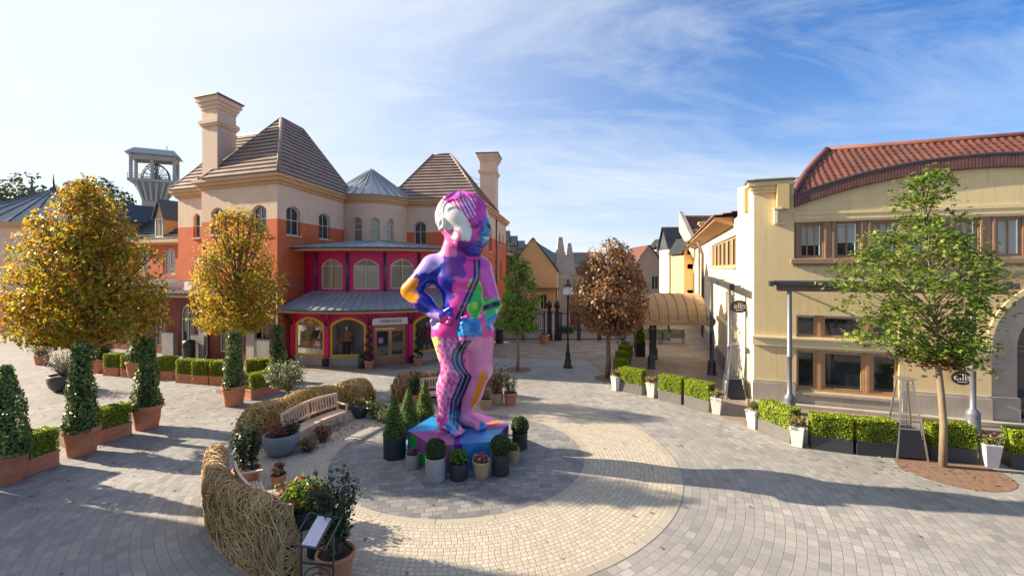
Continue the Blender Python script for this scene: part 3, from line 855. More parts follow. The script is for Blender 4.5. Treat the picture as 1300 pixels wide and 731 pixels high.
# ================================================================== far left building with glazed roof, mine headframe, dark tree later
fb = thing('glazed_roof_building', 'cream building at the far left with a glazed hip roof and a finial', 'building', (-43, 44, 0))
pts = [(-50, 40.2), (-38.0, 41.8), (-38.9, 49), (-51, 47.5)]
mb = MB(); mb.prism(pts, 0, 9.0); mb.build('wall', W['cream_render'], fb); cornice(fb, pts, 9.0, W['cornice_tan'])
mb = MB(); ap = (-44.0, 44.6, 13.0); pe = slab(pts, .5, 0, 0)
for i in range(4):
    a, b = pe[i], pe[(i + 1) % 4]; mb.add([(*a, 9.54), (*b, 9.54), ap], [(0, 1, 2)])
    for k in range(9):
        q = (a[0] + (b[0] - a[0]) * k / 8, a[1] + (b[1] - a[1]) * k / 8, 9.6); mb.bar(q, (ap[0], ap[1], ap[2] + .05), .09, .09)
mb.build('glazed_roof', mat('glazing_blue', (.14, .18, .22), .2, .2, 1, 10, 0), fb)
mb = MB(); mb.lathe([(.3, 12.9), (.34, 13.1), (.12, 13.3), (.06, 13.9), (.01, 14.5)], ap[0], ap[1], 10); mb.build('finial', W['zinc_dark'], fb)

conc = mat('concrete_pale', (.36, .35, .32), .85, .12, .2, 4, .1, dirt=.15)
D = 120.0
hf = thing('mine_headframe', 'pale concrete mine winding tower with spoked wheel and roof, far behind the red wing', 'headframe', (Xat(197, D), D, 0))
ha = R_(28)
HS = .82
def H(x, y, z):
    x *= HS; y *= HS
    return (Xat(197, D) + x * math.cos(ha) - y * math.sin(ha), D + x * math.sin(ha) + y * math.cos(ha), z)
def hbox(mb, x0, x1, y0, y1, z0, z1): mb.loft([H(x0, y0, z0), H(x1, y0, z0), H(x1, y1, z0), H(x0, y1, z0)], [H(x0, y0, z1), H(x1, y0, z1), H(x1, y1, z1), H(x0, y1, z1)])
mb = MB()
mb.loft([H(-4.5, -2.6, 0), H(4.5, -2.6, 0), H(4.5, 2.6, 0), H(-4.5, 2.6, 0)], [H(-2.8, -2.6, 23), H(2.8, -2.6, 23), H(2.8, 2.6, 23), H(-2.8, 2.6, 23)])
mb.loft([H(-2.8, -2.4, 22.9), H(2.8, -2.4, 22.9), H(2.8, 2.4, 22.9), H(-2.8, 2.4, 22.9)], [H(-5.2, -3.2, 27.2), H(5.2, -3.2, 27.2), H(5.2, 3.2, 27.2), H(-5.2, 3.2, 27.2)])
for x in (-4.2, -2.4, -.6, 1.2, 3, 4.6): mb.bar(H(x * .6, -2.9, 22.5), H(x, -3.6, 27.1), .5, .5)
mb.bar(H(4.5, 0, 21), H(12, 2, 8), 1.4, 1.4); mb.tube([H(3 + 3.6 * (1 - math.cos(t)), -2.2, 21.5 + 3.4 * math.sin(t)) for t in [PI * i / 10 for i in range(11)]], .35, 6)
mb.build('tower_base', conc, hf)
mb = MB(); hbox(mb, -6.2, 6.2, -3.9, 3.9, 27.2, 27.9)
for i in range(14):
    x = -6.1 + 12.2 * i / 13; mb.bar(H(x, -3.85, 27.9), H(x, -3.85, 29.0), .08)
for z in (28.4, 29.0): mb.bar(H(-6.2, -3.85, z), H(6.2, -3.85, z), .1)
mb.build('platform', conc, hf)
mb = MB()
for x in (-5.4, -.2, 5.4):
    for y in (-3.2, 3.2): mb.bar(H(x, y, 27.9), H(x, y, 34), .55)
for y in (-3.2, 3.2): mb.bar(H(-5.4, y, 33.2), H(5.4, y, 33.4), .5, 1.0)
for x in (-5.4, 5.4): mb.bar(H(x, -3.2, 33.4), H(x, 3.2, 33.4), .5, .9)
mb.build('frame', conc, hf)
mb = MB(); lo = [H(-6.8, -4.6, 34.1), H(6.8, -4.6, 34.1), H(6.8, 4.6, 34.1), H(-6.8, 4.6, 34.1)]; hi = [H(-5, -1.4, 35.9), H(5, -1.4, 35.9), H(5, 1.4, 35.9), H(-5, 1.4, 35.9)]
mb.loft(lo, hi); mb.bar(H(3, 0, 35.8), H(3, 0, 37.2), .12); mb.build('roof', mat('slate_blue', (.26, .31, .35), .5, .1, 1, 10, .05), hf)
for yy in (-1.1, 1.1):
    mb = MB(); wc = (.2, yy, 28.6); RW = 3.5
    ring = [H(wc[0] + RW * math.cos(2 * PI * i / 28), yy, wc[2] + RW * math.sin(2 * PI * i / 28)) for i in range(29)]
    mb.tube(ring, .16, 5); mb.tube([H(wc[0] + RW * .28 * math.cos(2 * PI * i / 12), yy, wc[2] + RW * .28 * math.sin(2 * PI * i / 12)) for i in range(13)], .2, 5)
    for i in range(14):
        a = 2 * PI * i / 14; mb.bar(H(wc[0], yy, wc[2]), H(wc[0] + RW * math.cos(a), yy, wc[2] + RW * math.sin(a)), .12)
    mb.build('winding_wheel', W['zinc_dark'], hf)
# ================================================================== yellow restaurant building on the right
mat('yellow_render', (.70, .56, .31), .85, .09, .6, 26, .12, streak=.32)
mat('pale_yellow', (.74, .63, .40), .85, .06, .6, 26, .1, streak=.12)
mat('ochre_trim', (.60, .45, .20), .8, .08, .8, 26, .1)
mat('brown_frame', (.30, .185, .12), .6, .10, 2.5, 40, .08)
mat('wood_frame', (.43, .25, .135), .55, .14, 3, 50, .1)
mat('steel_blue', (.17, .18, .21), .45, .12, 2, 40, .06, metal=.3)
mat('steel_dark', (.06, .063, .072), .45, .14, 2, 40, .06, metal=.3)
mat('blind_cloth', (.62, .60, .54), .8, .05, 3, 40, 0)
mat('awning_cloth', (.45, .31, .18), .9, .08, 1.2, 40, .1)
mat('brown_beam', (.16, .10, .085), .55, .12, 2, 40, .06)
mat('red_tile', (.175, .062, .042), .6, .3, 1.4, 9, .2, dirt=.3)
mat('cream_white', (.80, .70, .50), .85, .05, .6, 26, .08, streak=.1)
brickmat('soldier_brick', (.20, .085, .065), (.13, .06, .055), (.10, .08, .075), 1.0)
CR = (9.94, 19.1); AY = math.atan2(-.349, .937)
FY = frame_of(CR, AY)
ry = thing('restaurant_building', 'yellow rendered building with red pantile roof, curved brick gable and brown window band', 'building', (*CR, 0))
LY = 17.0
uu = lambda px: u_at(FY, px)
WB, WD = W['brown_frame'], W['window_glass']
# first floor
zw0, zw1 = 5.87, 7.32
fo = uu(1008)
win1 = [(1016, 1045), (1062, 1091), (1108, 1139), (1158, 1187), (1213, 1243), (1267, 1300)]
ops1 = [(uu(a), uu(b), zw0 + .06, zw1 - .06, 0) for a, b in win1]; d_ = ops1[-1][0] - ops1[-2][0]
for k in range(1, 4): ops1.append((ops1[5][0] + d_ * k, ops1[5][1] + d_ * k, zw0 + .06, zw1 - .06, 0))
ops1 = [o for o in ops1 if o[1] < LY - 1.2]
uo1 = ops1[-1][1] + .2
mb = MB()
wall_band(mb, FY, 0, LY, 4.55, 7.72, [(fo, uo1, zw0, zw1, 0)], .10)
# lower storey with big windows and the arch; band course between
lowA = [(uu(1012), uu(1036)), (uu(1046), uu(1097)), (uu(1108), uu(1140))]
opl, opu = (uu(1011), uu(1141.5), .62, 2.26, 0), (uu(1011), uu(1141.5), 2.74, 3.63, 0)
AC, ARo, ARi = 9.95, 2.42, 1.68
arch_op = (AC - ARo, AC + ARo, .0, 2.7 + ARo, ARo)
wall_band(mb, FY, 0, AC - ARo - .4, 0, 2.5, [opl], .28)
wall_band(mb, FY, 0, AC - ARo - .4, 2.5, 4.55, [opu], .28)
wall_band(mb, FY, AC - ARo - .4, LY, 0, 5.4, [arch_op], .12)
mb2 = mb
# the curved gable above
za0, zap, ua0 = 7.9, 9.03, fo
ucen = 7.3; hs = ucen - ua0
def zarch(u):
    R0 = (hs * hs + 1.13 ** 2) / (2 * 1.13); return zap - R0 + math.sqrt(max(0, R0 * R0 - (u - ucen) ** 2))
N = 40
us = [ua0 + 2 * hs * i / N for i in range(N + 1)]
for a, b in zip(us[:-1], us[1:]): mb.poly([FY(a, 7.72, 0), FY(b, 7.72, 0), FY(b, zarch(b), 0), FY(a, zarch(a), 0)])
mb.poly([FY(0, 7.72, 0), FY(ua0, 7.72, 0), FY(ua0, 9.15, 0), FY(0, 9.15, 0)]); mb.poly([FY(us[-1], 7.72, 0), FY(LY, 7.72, 0), FY(LY, 9.15, 0), FY(us[-1], 9.15, 0)])
mb.poly([FY(LY, 0, 0), FY(LY, 0, 9), FY(LY, 9.1, 9), FY(LY, 9.1, 0)])
mb.build('wall', W['yellow_render'], ry)
mb = MB()                                                # moulding under the gable, set proud of the wall
mb.fbox(FY, fo - .02, LY, 7.60, 7.72, -.06, -.003); mb.fbox(FY, fo - .02, LY, 7.40, 7.60, -.03, -.003)
mb.build('moulding', W['yellow_render'], ry)
mb = MB()
for a, b in zip(us[:-1], us[1:]):
    A = [FY(a, zarch(a), -.16), FY(a, zarch(a), .3), FY(a, zarch(a) + .46, .3), FY(a, zarch(a) + .46, -.16)]
    B = [FY(b, zarch(b), -.16), FY(b, zarch(b), .3), FY(b, zarch(b) + .46, .3), FY(b, zarch(b) + .46, -.16)]
    mb.loft(A, B, caps=(a == us[0] or b == us[-1]))
    m_ = (a + b) / 2
    for q in range(3):
        w_ = a + (b - a) * (q + .5) / 3; mb.fbox(FY, w_ - .035, w_ + .035, zarch(w_) + .03, zarch(w_) + .43, -.172, -.158)
mb.build('brick_arch', mat('arch_brick', (.155, .075, .068), .85, .3, 3, 25, .3), ry)
mb = MB()
for a, b in zip(us[:-1], us[1:]): mb.loft([FY(a, zarch(a) + .46, -.2), FY(a, zarch(a) + .46, .34), FY(a, zarch(a) + .52, .34), FY(a, zarch(a) + .52, -.2)], [FY(b, zarch(b) + .46, -.2), FY(b, zarch(b) + .46, .34), FY(b, zarch(b) + .52, .34), FY(b, zarch(b) + .52, -.2)], caps=False)
mb.build('coping', W['zinc_dark'], ry)
# window band: brown panels between the windows
mb = MB(); wall_band(mb, FY, fo, uo1, zw0, zw1, ops1, .16)
FYi = lambda u, z, d=0.0: FY(u, z, d + .08)
mb = MB(); wall_band(mb, FYi, fo, uo1, zw0, zw1, ops1, .14); pb = mb.build('panel_band', WB, ry)
for a, b, za, zb, _ in ops1:
    for x in (a - .09, b + .09): mb = MB(); mb.fbox(FY, x - .03, x + .03, zw0 + .02, zw1 - .02, .02, .078); mb.build('panel_moulding', WB, pb)
for i, (a, b, za, zb, r) in enumerate(ops1):
    window(ry, FYi, a, b, za, zb, 0, WB, W['shop_glass'], d=.06, fw=.07, mull=2 if i % 2 == 0 else 1, blind=(W['blind_cloth'], (.30, .36, .02, .02, .45, .0)[i % 6]))
mb = MB(); mb.fbox(FY, fo - .12, uo1 + .1, zw0 - .2, zw0 - .02, -.14, -.003); mb.fbox(FY, fo - .06, uo1 + .04, zw0 - .28, zw0 - .2, -.08, -.003); mb.build('sill', WB, ry)
# corner tower cap with chunky brackets
mb = MB(); tw = [FY(-.02, 0, -.03)[:2], FY(fo - .25, 0, -.03)[:2], FY(fo - .25, 0, 1.45)[:2], FY(-.02, 0, 1.45)[:2]]
mb.prism([FY(.0, 0, .004)[:2], FY(fo - .3, 0, .004)[:2], FY(fo - .3, 0, 1.4)[:2], FY(.0, 0, 1.4)[:2]], 8.0, 8.9)
for ee, a, b in ((.04, 8.55, 8.68), (.10, 8.68, 8.83), (.2, 8.83, 9.0)): mb.prism(slab(tw, ee, 0, 0), a, b)
mb.build('corner_cap', W['yellow_render'], ry)
mb = MB(); mb.prism(slab(tw, .27, 0, 0), 9.0, 9.06); mb.build('coping', W['zinc_dark'], ry)
mb = MB(); mb.fbox(FY, fo * .56, fo * .56 + .42, 7.85, 8.86, -.26, -.035); mb.build('corner_bracket', W['ochre_trim'], ry)
mb = MB(); mb.fbox(FY, -.30, -.032, 7.85, 8.86, .4, .8); mb.build('corner_bracket', W['ochre_trim'], ry)
# return face of the corner and the lower left trims
SR = (9.94, 20.45)
mb = MB(); mb.poly([(9.94, 20.45, 0), (9.94, 19.1, 0), (9.94, 19.1, 9.0), (9.94, 20.45, 9.0)]); mb.build('wall', W['cream_white'], ry)
# plinth and band course
mb = MB()
mb.fbox(FY, -.06, opl[0] - .06, 0, .86, -.13, -.003); mb.fbox(FY, -.03, opl[0] - .12, .86, .95, -.09, -.003)
mb.fbox(FY, opl[0] - .055, opl[1] + .03, 0, .48, -.05, -.003); mb.fbox(FY, opl[0] - .055, opl[1] + .03, .48, .58, -.1, -.003)
mb.fbox(FY, opl[1] + .06, AC - ARo - .03, 0, .86, -.13, -.003); mb.fbox(FY, opl[1] + .1, AC - ARo - .03, .86, .95, -.09, -.003)
mb.fbox(FY, AC + ARo + .03, LY, 0, .86, -.13, -.003)
mb.fbox(FY, -.3, LY, 0, .13, -.42, -.132)
mb.build('plinth', W['stone'], ry)
mb = MB(); mb.fbox(FY, -.05, AC - ARo - .02, 2.36, 2.66, -.09, -.003); mb.fbox(FY, -.08, AC - ARo - .02, 2.66, 2.735, -.16, -.003); mb.build('band_course', W['pale_yellow'], ry)
WW = W['wood_frame']
lw = []
for i, (a, b) in enumerate(lowA):
    lw.append(window(ry, FY, a, b, .72, 2.2, 0, WW, WD, d=.12, fw=.07, mull=0)); lw.append(window(ry, FY, a, b, 2.8, 3.57, 0, WW, WD, d=.12, fw=.06, mull=0))
mb = MB()
for za, zb in ((.62, 2.26), (2.74, 3.63)):
    for a, b in ((opl[0], lowA[0][0]), (lowA[0][1], lowA[1][0]), (lowA[1][1], lowA[2][0]), (lowA[2][1], opl[1])):
        mb.fbox(FY, a + .002, b - .002, za, zb, .1, .22)
        if b - a > .2: mb.fbox(FY, (a + b) / 2 - .05, (a + b) / 2 + .05, za, zb, .07, .098)
    mb.fbox(FY, opl[0] + .002, opl[1] - .002, za, za + .1 if za < 1 else za + .06, .06, .095)
mb.build('window_posts', WW, ry)
# stone arch
mb = MB(); n = 24
def ap(r, t, d): return FY(AC + r * math.cos(t), 2.7 + r * math.sin(t), d)
for i in range(n):
    a, b = PI * i / n, PI * (i + 1) / n
    A = [ap(ARo, a, .1), ap(ARi, a, .1), ap(ARi, a, .6), ap(ARo, a, .6)]; B = [ap(ARo, b, .1), ap(ARi, b, .1), ap(ARi, b, .6), ap(ARo, b, .6)]
    mb.loft(A, B, caps=False)
for s_ in (-1, 1):
    a, b = sorted((AC + s_ * ARo, AC + s_ * ARi)); mb.fbox(FY, a, b, .13, 2.7, .1, .6); mb.fbox(FY, a - .06, b + .03, .13, .95, -.04, .098)
mb.build('stone_arch', W['stone'], ry)
mb = MB()
for i in range(n):
    a, b = PI * i / n, PI * (i + 1) / n
    A = [ap(ARo + .16, a, -.05), ap(ARo, a, -.05), ap(ARo, a, .1), ap(ARo + .16, a, .1)]; B = [ap(ARo + .16, b, -.05), ap(ARo, b, -.05), ap(ARo, b, .1), ap(ARo + .16, b, .1)]
    mb.loft(A, B, caps=False)
mb.build('arch_moulding', W['yellow_render'], ry)
mb = MB(); pts = [FY(AC - ARi, .13, .5)] + [ap(ARi, PI - PI * i / n, .5) for i in range(n + 1)] + [FY(AC + ARi, .13, .5)]; mb.poly(pts)
mb.build('arch_glazing', WD, ry)
mb = MB()
for u in (AC - .55, AC + .55): mb.fbox(FY, u - .05, u + .05, .13, 4.1, .42, .495)
for z in (.45, 2.55, 2.72): mb.fbox(FY, AC - ARi, AC + ARi, z - .05, z + .05, .43, .494)
mb.build('arch_frame', W['brown_beam'], ry)
# pantile roof: barrel courses
def pantile(parent, F, u0, u1, run_fn, z0, d0, z1, d1, m, col=.27, rows=16, name='roof'):
    verts, faces = [], []; nu = int((u1 - u0) / col) * 5; 
    for j in range(rows):
        for e in (0, 1):
            t = (j + e) / rows
            for i in range(nu + 1):
                u = u0 + (u1 - u0) * i / nu
                ph = 2 * PI * (u - u0) / col
                lift = .05 * max(-.35, math.sin(ph)) + (.055 if e == 0 else .0)
                lo, hi = run_fn(t); u_ = min(max(u, lo), hi)
                verts.append(F(u_, z0 + (z1 - z0) * t + lift, d0 + (d1 - d0) * t))
    w_ = nu + 1
    for j in range(rows):
        b = 2 * j * w_
        for i in range(nu): faces.append((b + i, b + i + 1, b + w_ + i + 1, b + w_ + i))
        if j + 1 < rows:
            t = b + w_
            for i in range(nu): faces.append((t + i, t + i + 1, t + w_ + i + 1, t + w_ + i))
    mb = MB(); mb.add(verts, faces, 0, True); return mb.build(name, m, parent)
rf = pantile(ry, FY, .4, LY + 1, lambda t: (1.2 + 2.55 * t - .75 * math.sin(PI * t) * .3, LY + 1), 7.7, .25, 11.15, 4.95, W['red_tile'], rows=17)
mb = MB(); mb.tube([FY(3.7, 11.2, 4.95), FY(LY + 1, 11.2, 4.95)], .13, 8); mb.tube([FY(1.2 + 2.55 * t - .225 * math.sin(PI * t), 7.75 + 3.45 * t, .25 + 4.7 * t) for t in [i / 10 for i in range(11)]], .15, 8)
mb.build('ridge_tiles', W['red_tile'], rf)
mb = MB(); a, b, d = FY(1.15, 7.7, .25), FY(3.75, 11.15, 4.95), FY(.75, 7.7, 9.5)
tiled_face(mb, d, a, b, b, 16); mb.build('roof', W['red_tile'], ry)
# little lamp bracket on the corner
mb = MB(); u = uu(983); z = Zat(268, FY(u, 0, 0)[1])
mb.fbox(FY, u - .02, u + .1, z - .5, z + .05, -.14, -.004); mb.fbox(FY, u - .06, u + .24, z + .05, z + .12, -.3, -.004); mb.fbox(FY, u - .02, u + .36, z - .55, z - .5, -.1, -.004)
mb.build('wall_lamp', W['cream_white'], ry)

# awning frames on cast posts
def post(parent, x, y, h, m, r=.085, name='post'):
    mb = MB(); mb.lathe([(.24, 0), (.24, .05), (.21, .08), (.19, .55), (.2, .62), (.13, .72), (r, .78), (r, 2.1), (r * 1.3, 2.12), (r * 1.3, 2.2), (r, 2.22), (r * .95, h)], x, y, 16)
    return mb.build(name, m, parent)
def awning(label, pts, zb, m_post, F=None):
    t = thing('awning', label, 'awning', (*pts[0], 0))
    return t
p1, p2 = FY(1.05, 0, -1.25)[:2], FY(6.45, 0, -1.25)[:2]
aw = thing('awning', 'retracted awning on two blue grey posts along the front of the yellow building', 'awning', (*p1, 0))
post(aw, *p1, 4.62, W['steel_blue']); post(aw, *p2, 4.62, W['steel_blue'])
mb = MB(); mb.fbox(FY, .62, 7.3, 4.62, 4.84, -1.32, -1.18); mb.build('beam', W['brown_beam'], aw)
mb = MB(); mb.fbox(FY, .42, 7.5, 4.845, 4.97, -1.42, -1.1); mb.fbox(FY, .36, .5, 4.8, 5.0, -1.45, -1.05); mb.fbox(FY, 7.42, 7.56, 4.8, 5.0, -1.45, -1.05); mb.build('cassette', W['steel_dark'], aw)
mb = MB(); mb.fbox(FY, .5, 7.42, 4.975, 5.03, -1.4, -1.12); mb.build('awning_cover', W['steel_blue'], aw)
mb = MB()
for u in (.7, 7.2): mb.bar(FY(u, 4.9, -1.12), FY(u, 4.9, -.003), .06)
mb.build('bracket', W['steel_dark'], aw)

# oval ellis signs
def oval_sign(label, c, ang, w, h, group=None, twosided=True, holder=None):
    t = thing('oval_sign', label, 'sign', (c[0], c[1], c[2]), 0, group)
    mb = MB(); n = 28; ca, sa = math.cos(ang), math.sin(ang)
    A = [(c[0] + w / 2 * math.cos(2 * PI * i / n) * ca + sa * .03, c[1] + w / 2 * math.cos(2 * PI * i / n) * sa - ca * .03, c[2] + h / 2 * math.sin(2 * PI * i / n)) for i in range(n)]
    B = [(p[0] - 2 * sa * .03, p[1] + 2 * ca * .03, p[2]) for p in A]
    mb.loft(A, B); mb.build('board', W['ink'], t)
    text('ellis', h * .66, (c[0] + sa * .034, c[1] - ca * .034, c[2] + .02), facing(ang), W['white_sign'], t, depth=.004)
    mb = MB(); mb.box(c[0] + sa * .034, c[1] - ca * .034, c[2] - h * .28, w * .42, .006, .022, ang); mb.build('small_line', W['white_sign'], t)
    if holder:
        mb = MB(); mb.tube([(c[0], c[1], c[2] + h / 2), (c[0], c[1], holder)], .015, 6); mb.build('hanger', W['steel_dark'], t)
    return t
# ================================================================== cream side building running back along the street
AS = math.atan2(.951, .309); FSd = frame_of((9.94, 20.45), AS - PI)   # u negative going back
us_ = lambda px: u_at(FSd, px)
sb = thing('side_building', 'cream side building with red tiled roof, wide wooden eave and window strip facing the lane', 'building', (9.94, 20.45, 0))
L1 = 34.0
stA = (us_(903), us_(934.5)); stA = (min(stA), max(stA))
strip = (stA[0], stA[1], 5.55, 7.0, 0); strip2 = (-32.5, -25.0, 4.2, 6.7, 0)
door_ops = [(-3.6, -2.4, .02, 2.3, 0), (-7.5, -5.2, .6, 3.0, .5), (-11.5, -9.5, .6, 3.0, .5)]
wo = (us_(921), us_(931), 2.75, 4.3, 0); wo = (min(wo[0], wo[1]), max(wo[0], wo[1]), 2.75, 4.3, 0)
mb = MB(); wall_band(mb, FSd, -L1, 0, 4.5, 7.75, [strip], .2); wall_band(mb, FSd, -L1, 0, 0, 2.6, door_ops[:1], .2); wall_band(mb, FSd, -L1, 0, 2.6, 4.5, [wo], .2)
mb.poly([FSd(-L1, 0, 0), FSd(-L1, 0, 7), FSd(-L1, 7.75, 7), FSd(-L1, 7.75, 0)]); mb.build('wall', W['cream_white'], sb)
window(sb, FSd, *strip, mat('tan_frame', (.46, .33, .2), .6, .1, 2, 40, .05), W['warm_reflection_glass'], d=.1, fw=.1, mull=5, trans=(), sill=W['ochre_trim'], name='window_strip')
window(sb, FSd, *wo, W['wood_frame'], W['window_glass'], d=.1, fw=.12, mull=0)
for k in range(1, 6):
    u = strip[0] + (strip[1] - strip[0]) * k / 6; mb = MB(); mb.fbox(FSd, u - .28, u + .28, 5.66, 6.9, .07, .099); mb.build('window_panel', W['wood_frame'], sb)
window(sb, FSd, *door_ops[0], W['wood_frame'], W['window_glass'], d=.1, fw=.1, mull=1, trans=(1.0,), name='door')
mb = MB(); mb.fbox(FSd, -L1, -4.4, 0, .8, -.1, -.003); mb.fbox(FSd, -2.2, -.05, 0, .8, -.1, -.003); mb.build('plinth', W['stone_grey'], sb)
mb = MB(); mb.fbox(FSd, -L1, 0, 2.4, 2.68, -.12, -.003); mb.build('band_course', W['pale_yellow'], sb)
mb = MB(); A = [FSd(-1.2, 7.45, 0), FSd(-1.2, 7.72, -.85), FSd(-1.2, 7.86, -.85), FSd(-1.2, 7.86, 0)]; B = [FSd(-L1, 7.45, 0), FSd(-L1, 7.72, -.85), FSd(-L1, 7.86, -.85), FSd(-L1, 7.86, 0)]
mb.loft(A, B); mb.build('eave', mat('eave_wood', (.45, .24, .10), .6, .12, 1, 30, .1), sb)
mb = MB(); mb.tube([FSd(-1.2, 7.9, -.9), FSd(-L1, 7.9, -.9)], .08, 6)
for u in (-16.8, -17.9): mb.tube([FSd(u, 7.6, -.5), FSd(u - .3, 6.6, -.12), FSd(u - .3, 0, -.12)], .07, 6)
mb.build('gutter', W['brown_beam'], sb)
pantile(sb, FSd, -L1, -1.0, lambda t: (-L1, -1.0), 7.9, -.85, 8.7, 3.2, W['red_tile'], col=.33, rows=11)
FX = frame_of((18.75, 47.0), R_(-1)); pantile(sb, FX, 0, 9, lambda t: (0, 9), 7.7, 0, 11.25, 4.2, W['red_tile'], col=.36, rows=11)
mb = MB(); mb.poly([FX(0, 0, 4), FX(9, 0, 4), FX(9, 7.7, .1), FX(0, 7.7, .1)]); mb.build('wall', W['cream_white'], sb)
mb = MB(); mb.loft([FX(-.45, 6.5, -.1), FX(-.02, 6.5, -.1), FX(-.02, 8.0, -.25), FX(-.45, 8.0, -.25)], [FX(-.45, 9.5, 4.1), FX(-.02, 9.5, 4.1), FX(-.02, 11.7, 4.1), FX(-.45, 11.7, 4.1)]); mb.build('gable_parapet', W['stone'], sb)
for u in (-22.5, -31.0):
    mb = MB(); p4 = [FSd(u, 0, .1)[:2], FSd(u + 1.1, 0, .1)[:2], FSd(u + 1.1, 0, 1.2)[:2], FSd(u, 0, 1.2)[:2]]
    mb.prism(p4, 7.9, 9.3)
    for ee, a, b in ((.12, 9.2, 9.35), (.25, 9.35, 9.55)): mb.prism(slab(p4, ee, 0, 0), a, b)
    mb.build('roof_block', W['ochre_trim'], sb)
# side awning beam and posts by the corner
s1, s2 = G(926, 503), G(903.5, 475)
sa = thing('awning', 'short dark awning frame on slim posts beside the cream side wall', 'awning', (*s1, 0))
post(sa, *s1, 4.55, W['steel_blue'], .075); post(sa, *s2, 4.75, W['steel_dark'], .1)
mb = MB(); v1, v2 = Vector((*s1, 4.72)), Vector((*s2, 4.9)); dv = (v2 - v1).normalized()
mb.bar(v1 - dv * .5, v2 + dv * .4, .2, .26); mb.build('cassette', W['steel_dark'], sa)
mb = MB()
for v in (v1, v2): mb.bar(v, v + Vector((.55 if v is v1 else 1.0, .1, .0)), .06)
mb.build('bracket', W['steel_dark'], sa)
mb = MB(); q = v2 - dv * .25; mb.bar((q.x, q.y, 0), (q.x, q.y, 4.7), .05); mb.build('downpipe', W['steel_blue'], sa)
oval_sign('black oval sign lettered ellis hanging from the slim post at the corner', (Xat(938.3, s1[1] - .1), s1[1] - .12, Zat(389, s1[1] - .1)), R_(3), .83, .54)
u = uu(1217); q = FY(u, 0, -.22); oval_sign('black oval ellis sign on the yellow wall, partly behind a post', (q[0], q[1], Zat(479.5, q[1])), AY, .62, .5)
q = (Xat(1235, p2[1] - .3), p2[1] - .28); oval_sign('small black oval ellis sign hanging among the maple leaves from the awning', (q[0], q[1], Zat(432, q[1])), AY, .5, .34, holder=4.6)
q = FSd(us_(909), 0, -.3); t = thing('wall_sign', 'small dark round sign sticking out of the cream side wall under the canopy', 'sign', (q[0], q[1], 2.1))
mb = MB(); mb.lathe([(.3, -.03), (.3, .03)], 0, 0, 20)
mb.v = [(q[0] + x, q[1] + z, 2.15 + y * 1.15) for x, y, z in mb.v]; mb.build('board', W['ink'], t)
mb = MB(); mb.tube([(q[0], q[1], 2.15), FSd(us_(909), 2.15, -.003)], .02, 6); mb.build('bracket', W['steel_dark'], t)

# ================================================================== barrel canopy over the lane
bc = thing('barrel_canopy', 'tan fabric barrel canopy on dark posts over the lane beside the yellow building', 'canopy', (7.6, 25.3, 0))
x0c, x1c, yc, zc, rc = 6.45, 10.62, 26.75, 2.62, 1.5
mb = MB(); n = 14; ribs = 9
for i in range(n):
    a, b = PI * i / n, PI * (i + 1) / n
    Pc = lambda x, t: (x, yc - rc * math.cos(t), zc + rc * .95 * math.sin(t))
    mb.poly([Pc(x0c, a), Pc(x1c, a), Pc(x1c, b), Pc(x0c, b)])
mb.poly([Pc(x0c, PI * i / n) for i in range(n + 1)][::-1]); mb.poly([Pc(x1c, PI * i / n) for i in range(n + 1)])
for f in range(len(mb.s)): mb.s[f] = f < n
mb.build('fabric', W['awning_cloth'], bc)
mb = MB()
for k in range(ribs):
    x = x0c + (x1c - x0c) * k / (ribs - 1); mb.tube([(x, yc - (rc + .015) * math.cos(PI * i / n), zc + (rc * .95 + .015) * math.sin(PI * i / n)) for i in range(n + 1)], .022, 5)
mb.build('rib', mat('awning_seam', (.30, .18, .08), .8, .1, 2, 40, 0), bc)
mb = MB()
for s_ in (-1, 1): mb.box((x0c + x1c) / 2, yc + s_ * (rc + .03), zc - .13, x1c - x0c + .3, .1, .2)
mb.box(x0c - .1, yc, zc - .13, .1, 2 * rc - .1, .2); mb.build('valance', mat('valance_tan', (.44, .29, .15), .8, .1, 2, 40, .08), bc)
for px, py in ((827, 468), (830, 455)):
    x, y = G(px, py); post(bc, x, 25.35 if py == 468 else 28.1, 2.5, W['steel_dark'], .12)

# ================================================================== gate and fence at the end of the plaza
YG = 35.3
def iron_fence(label, x0, x1, y, h=2.1):
    t = thing('iron_fence', label, 'fence', ((x0 + x1) / 2, y, 0))
    mb = MB(); k = int((x1 - x0) / .14)
    for i in range(1, k): mb.box(x0 + (x1 - x0) * i / k, y, h * .5, .026, .026, h - .12)
    mb.build('bars', W['black_iron'], t)
    mb = MB()
    for z in (.1, .75, h - .06): mb.box((x0 + x1) / 2, y, z, x1 - x0 - .1, .05, .06)
    mb.build('rail', W['black_iron'], t)
    for x in (x0, x1):
        mb = MB(); mb.box(x, y, h / 2 + .03, .12, .12, h + .06); mb.build('fence_post', W['black_iron'], t)
    return t
def gate_pillar(label, x, y):
    t = thing('gate_pillar', label, 'gate pillar', (x, y, 0))
    mb = MB(); mb.box(x, y, .25, .44, .44, .5); mb.box(x, y, 1.3, .34, .34, 1.6); mb.box(x, y, 2.14, .44, .44, .1); mb.build('shaft', W['black_iron'], t)
    mb = MB(); mb.lathe([(.1, 2.2), (.16, 2.28), (.08, 2.36), (.2, 2.5), (.24, 2.66), (.2, 2.84), (.06, 2.98), (.02, 3.08)], x, y, 14); mb.build('finial', W['black_iron'], t)
iron_fence('black iron fence panel between the orange building and the little green tree', -1.9, .75, YG)
iron_fence('black iron fence panel right behind the little green tree and terracotta pot', .9, 2.45, YG)
iron_fence('black iron gate leaf directly behind the lamp post', 3.72, 5.0, YG)
iron_fence('black iron gate leaf left of the trunk of the brown tree', 5.15, 6.55, YG)
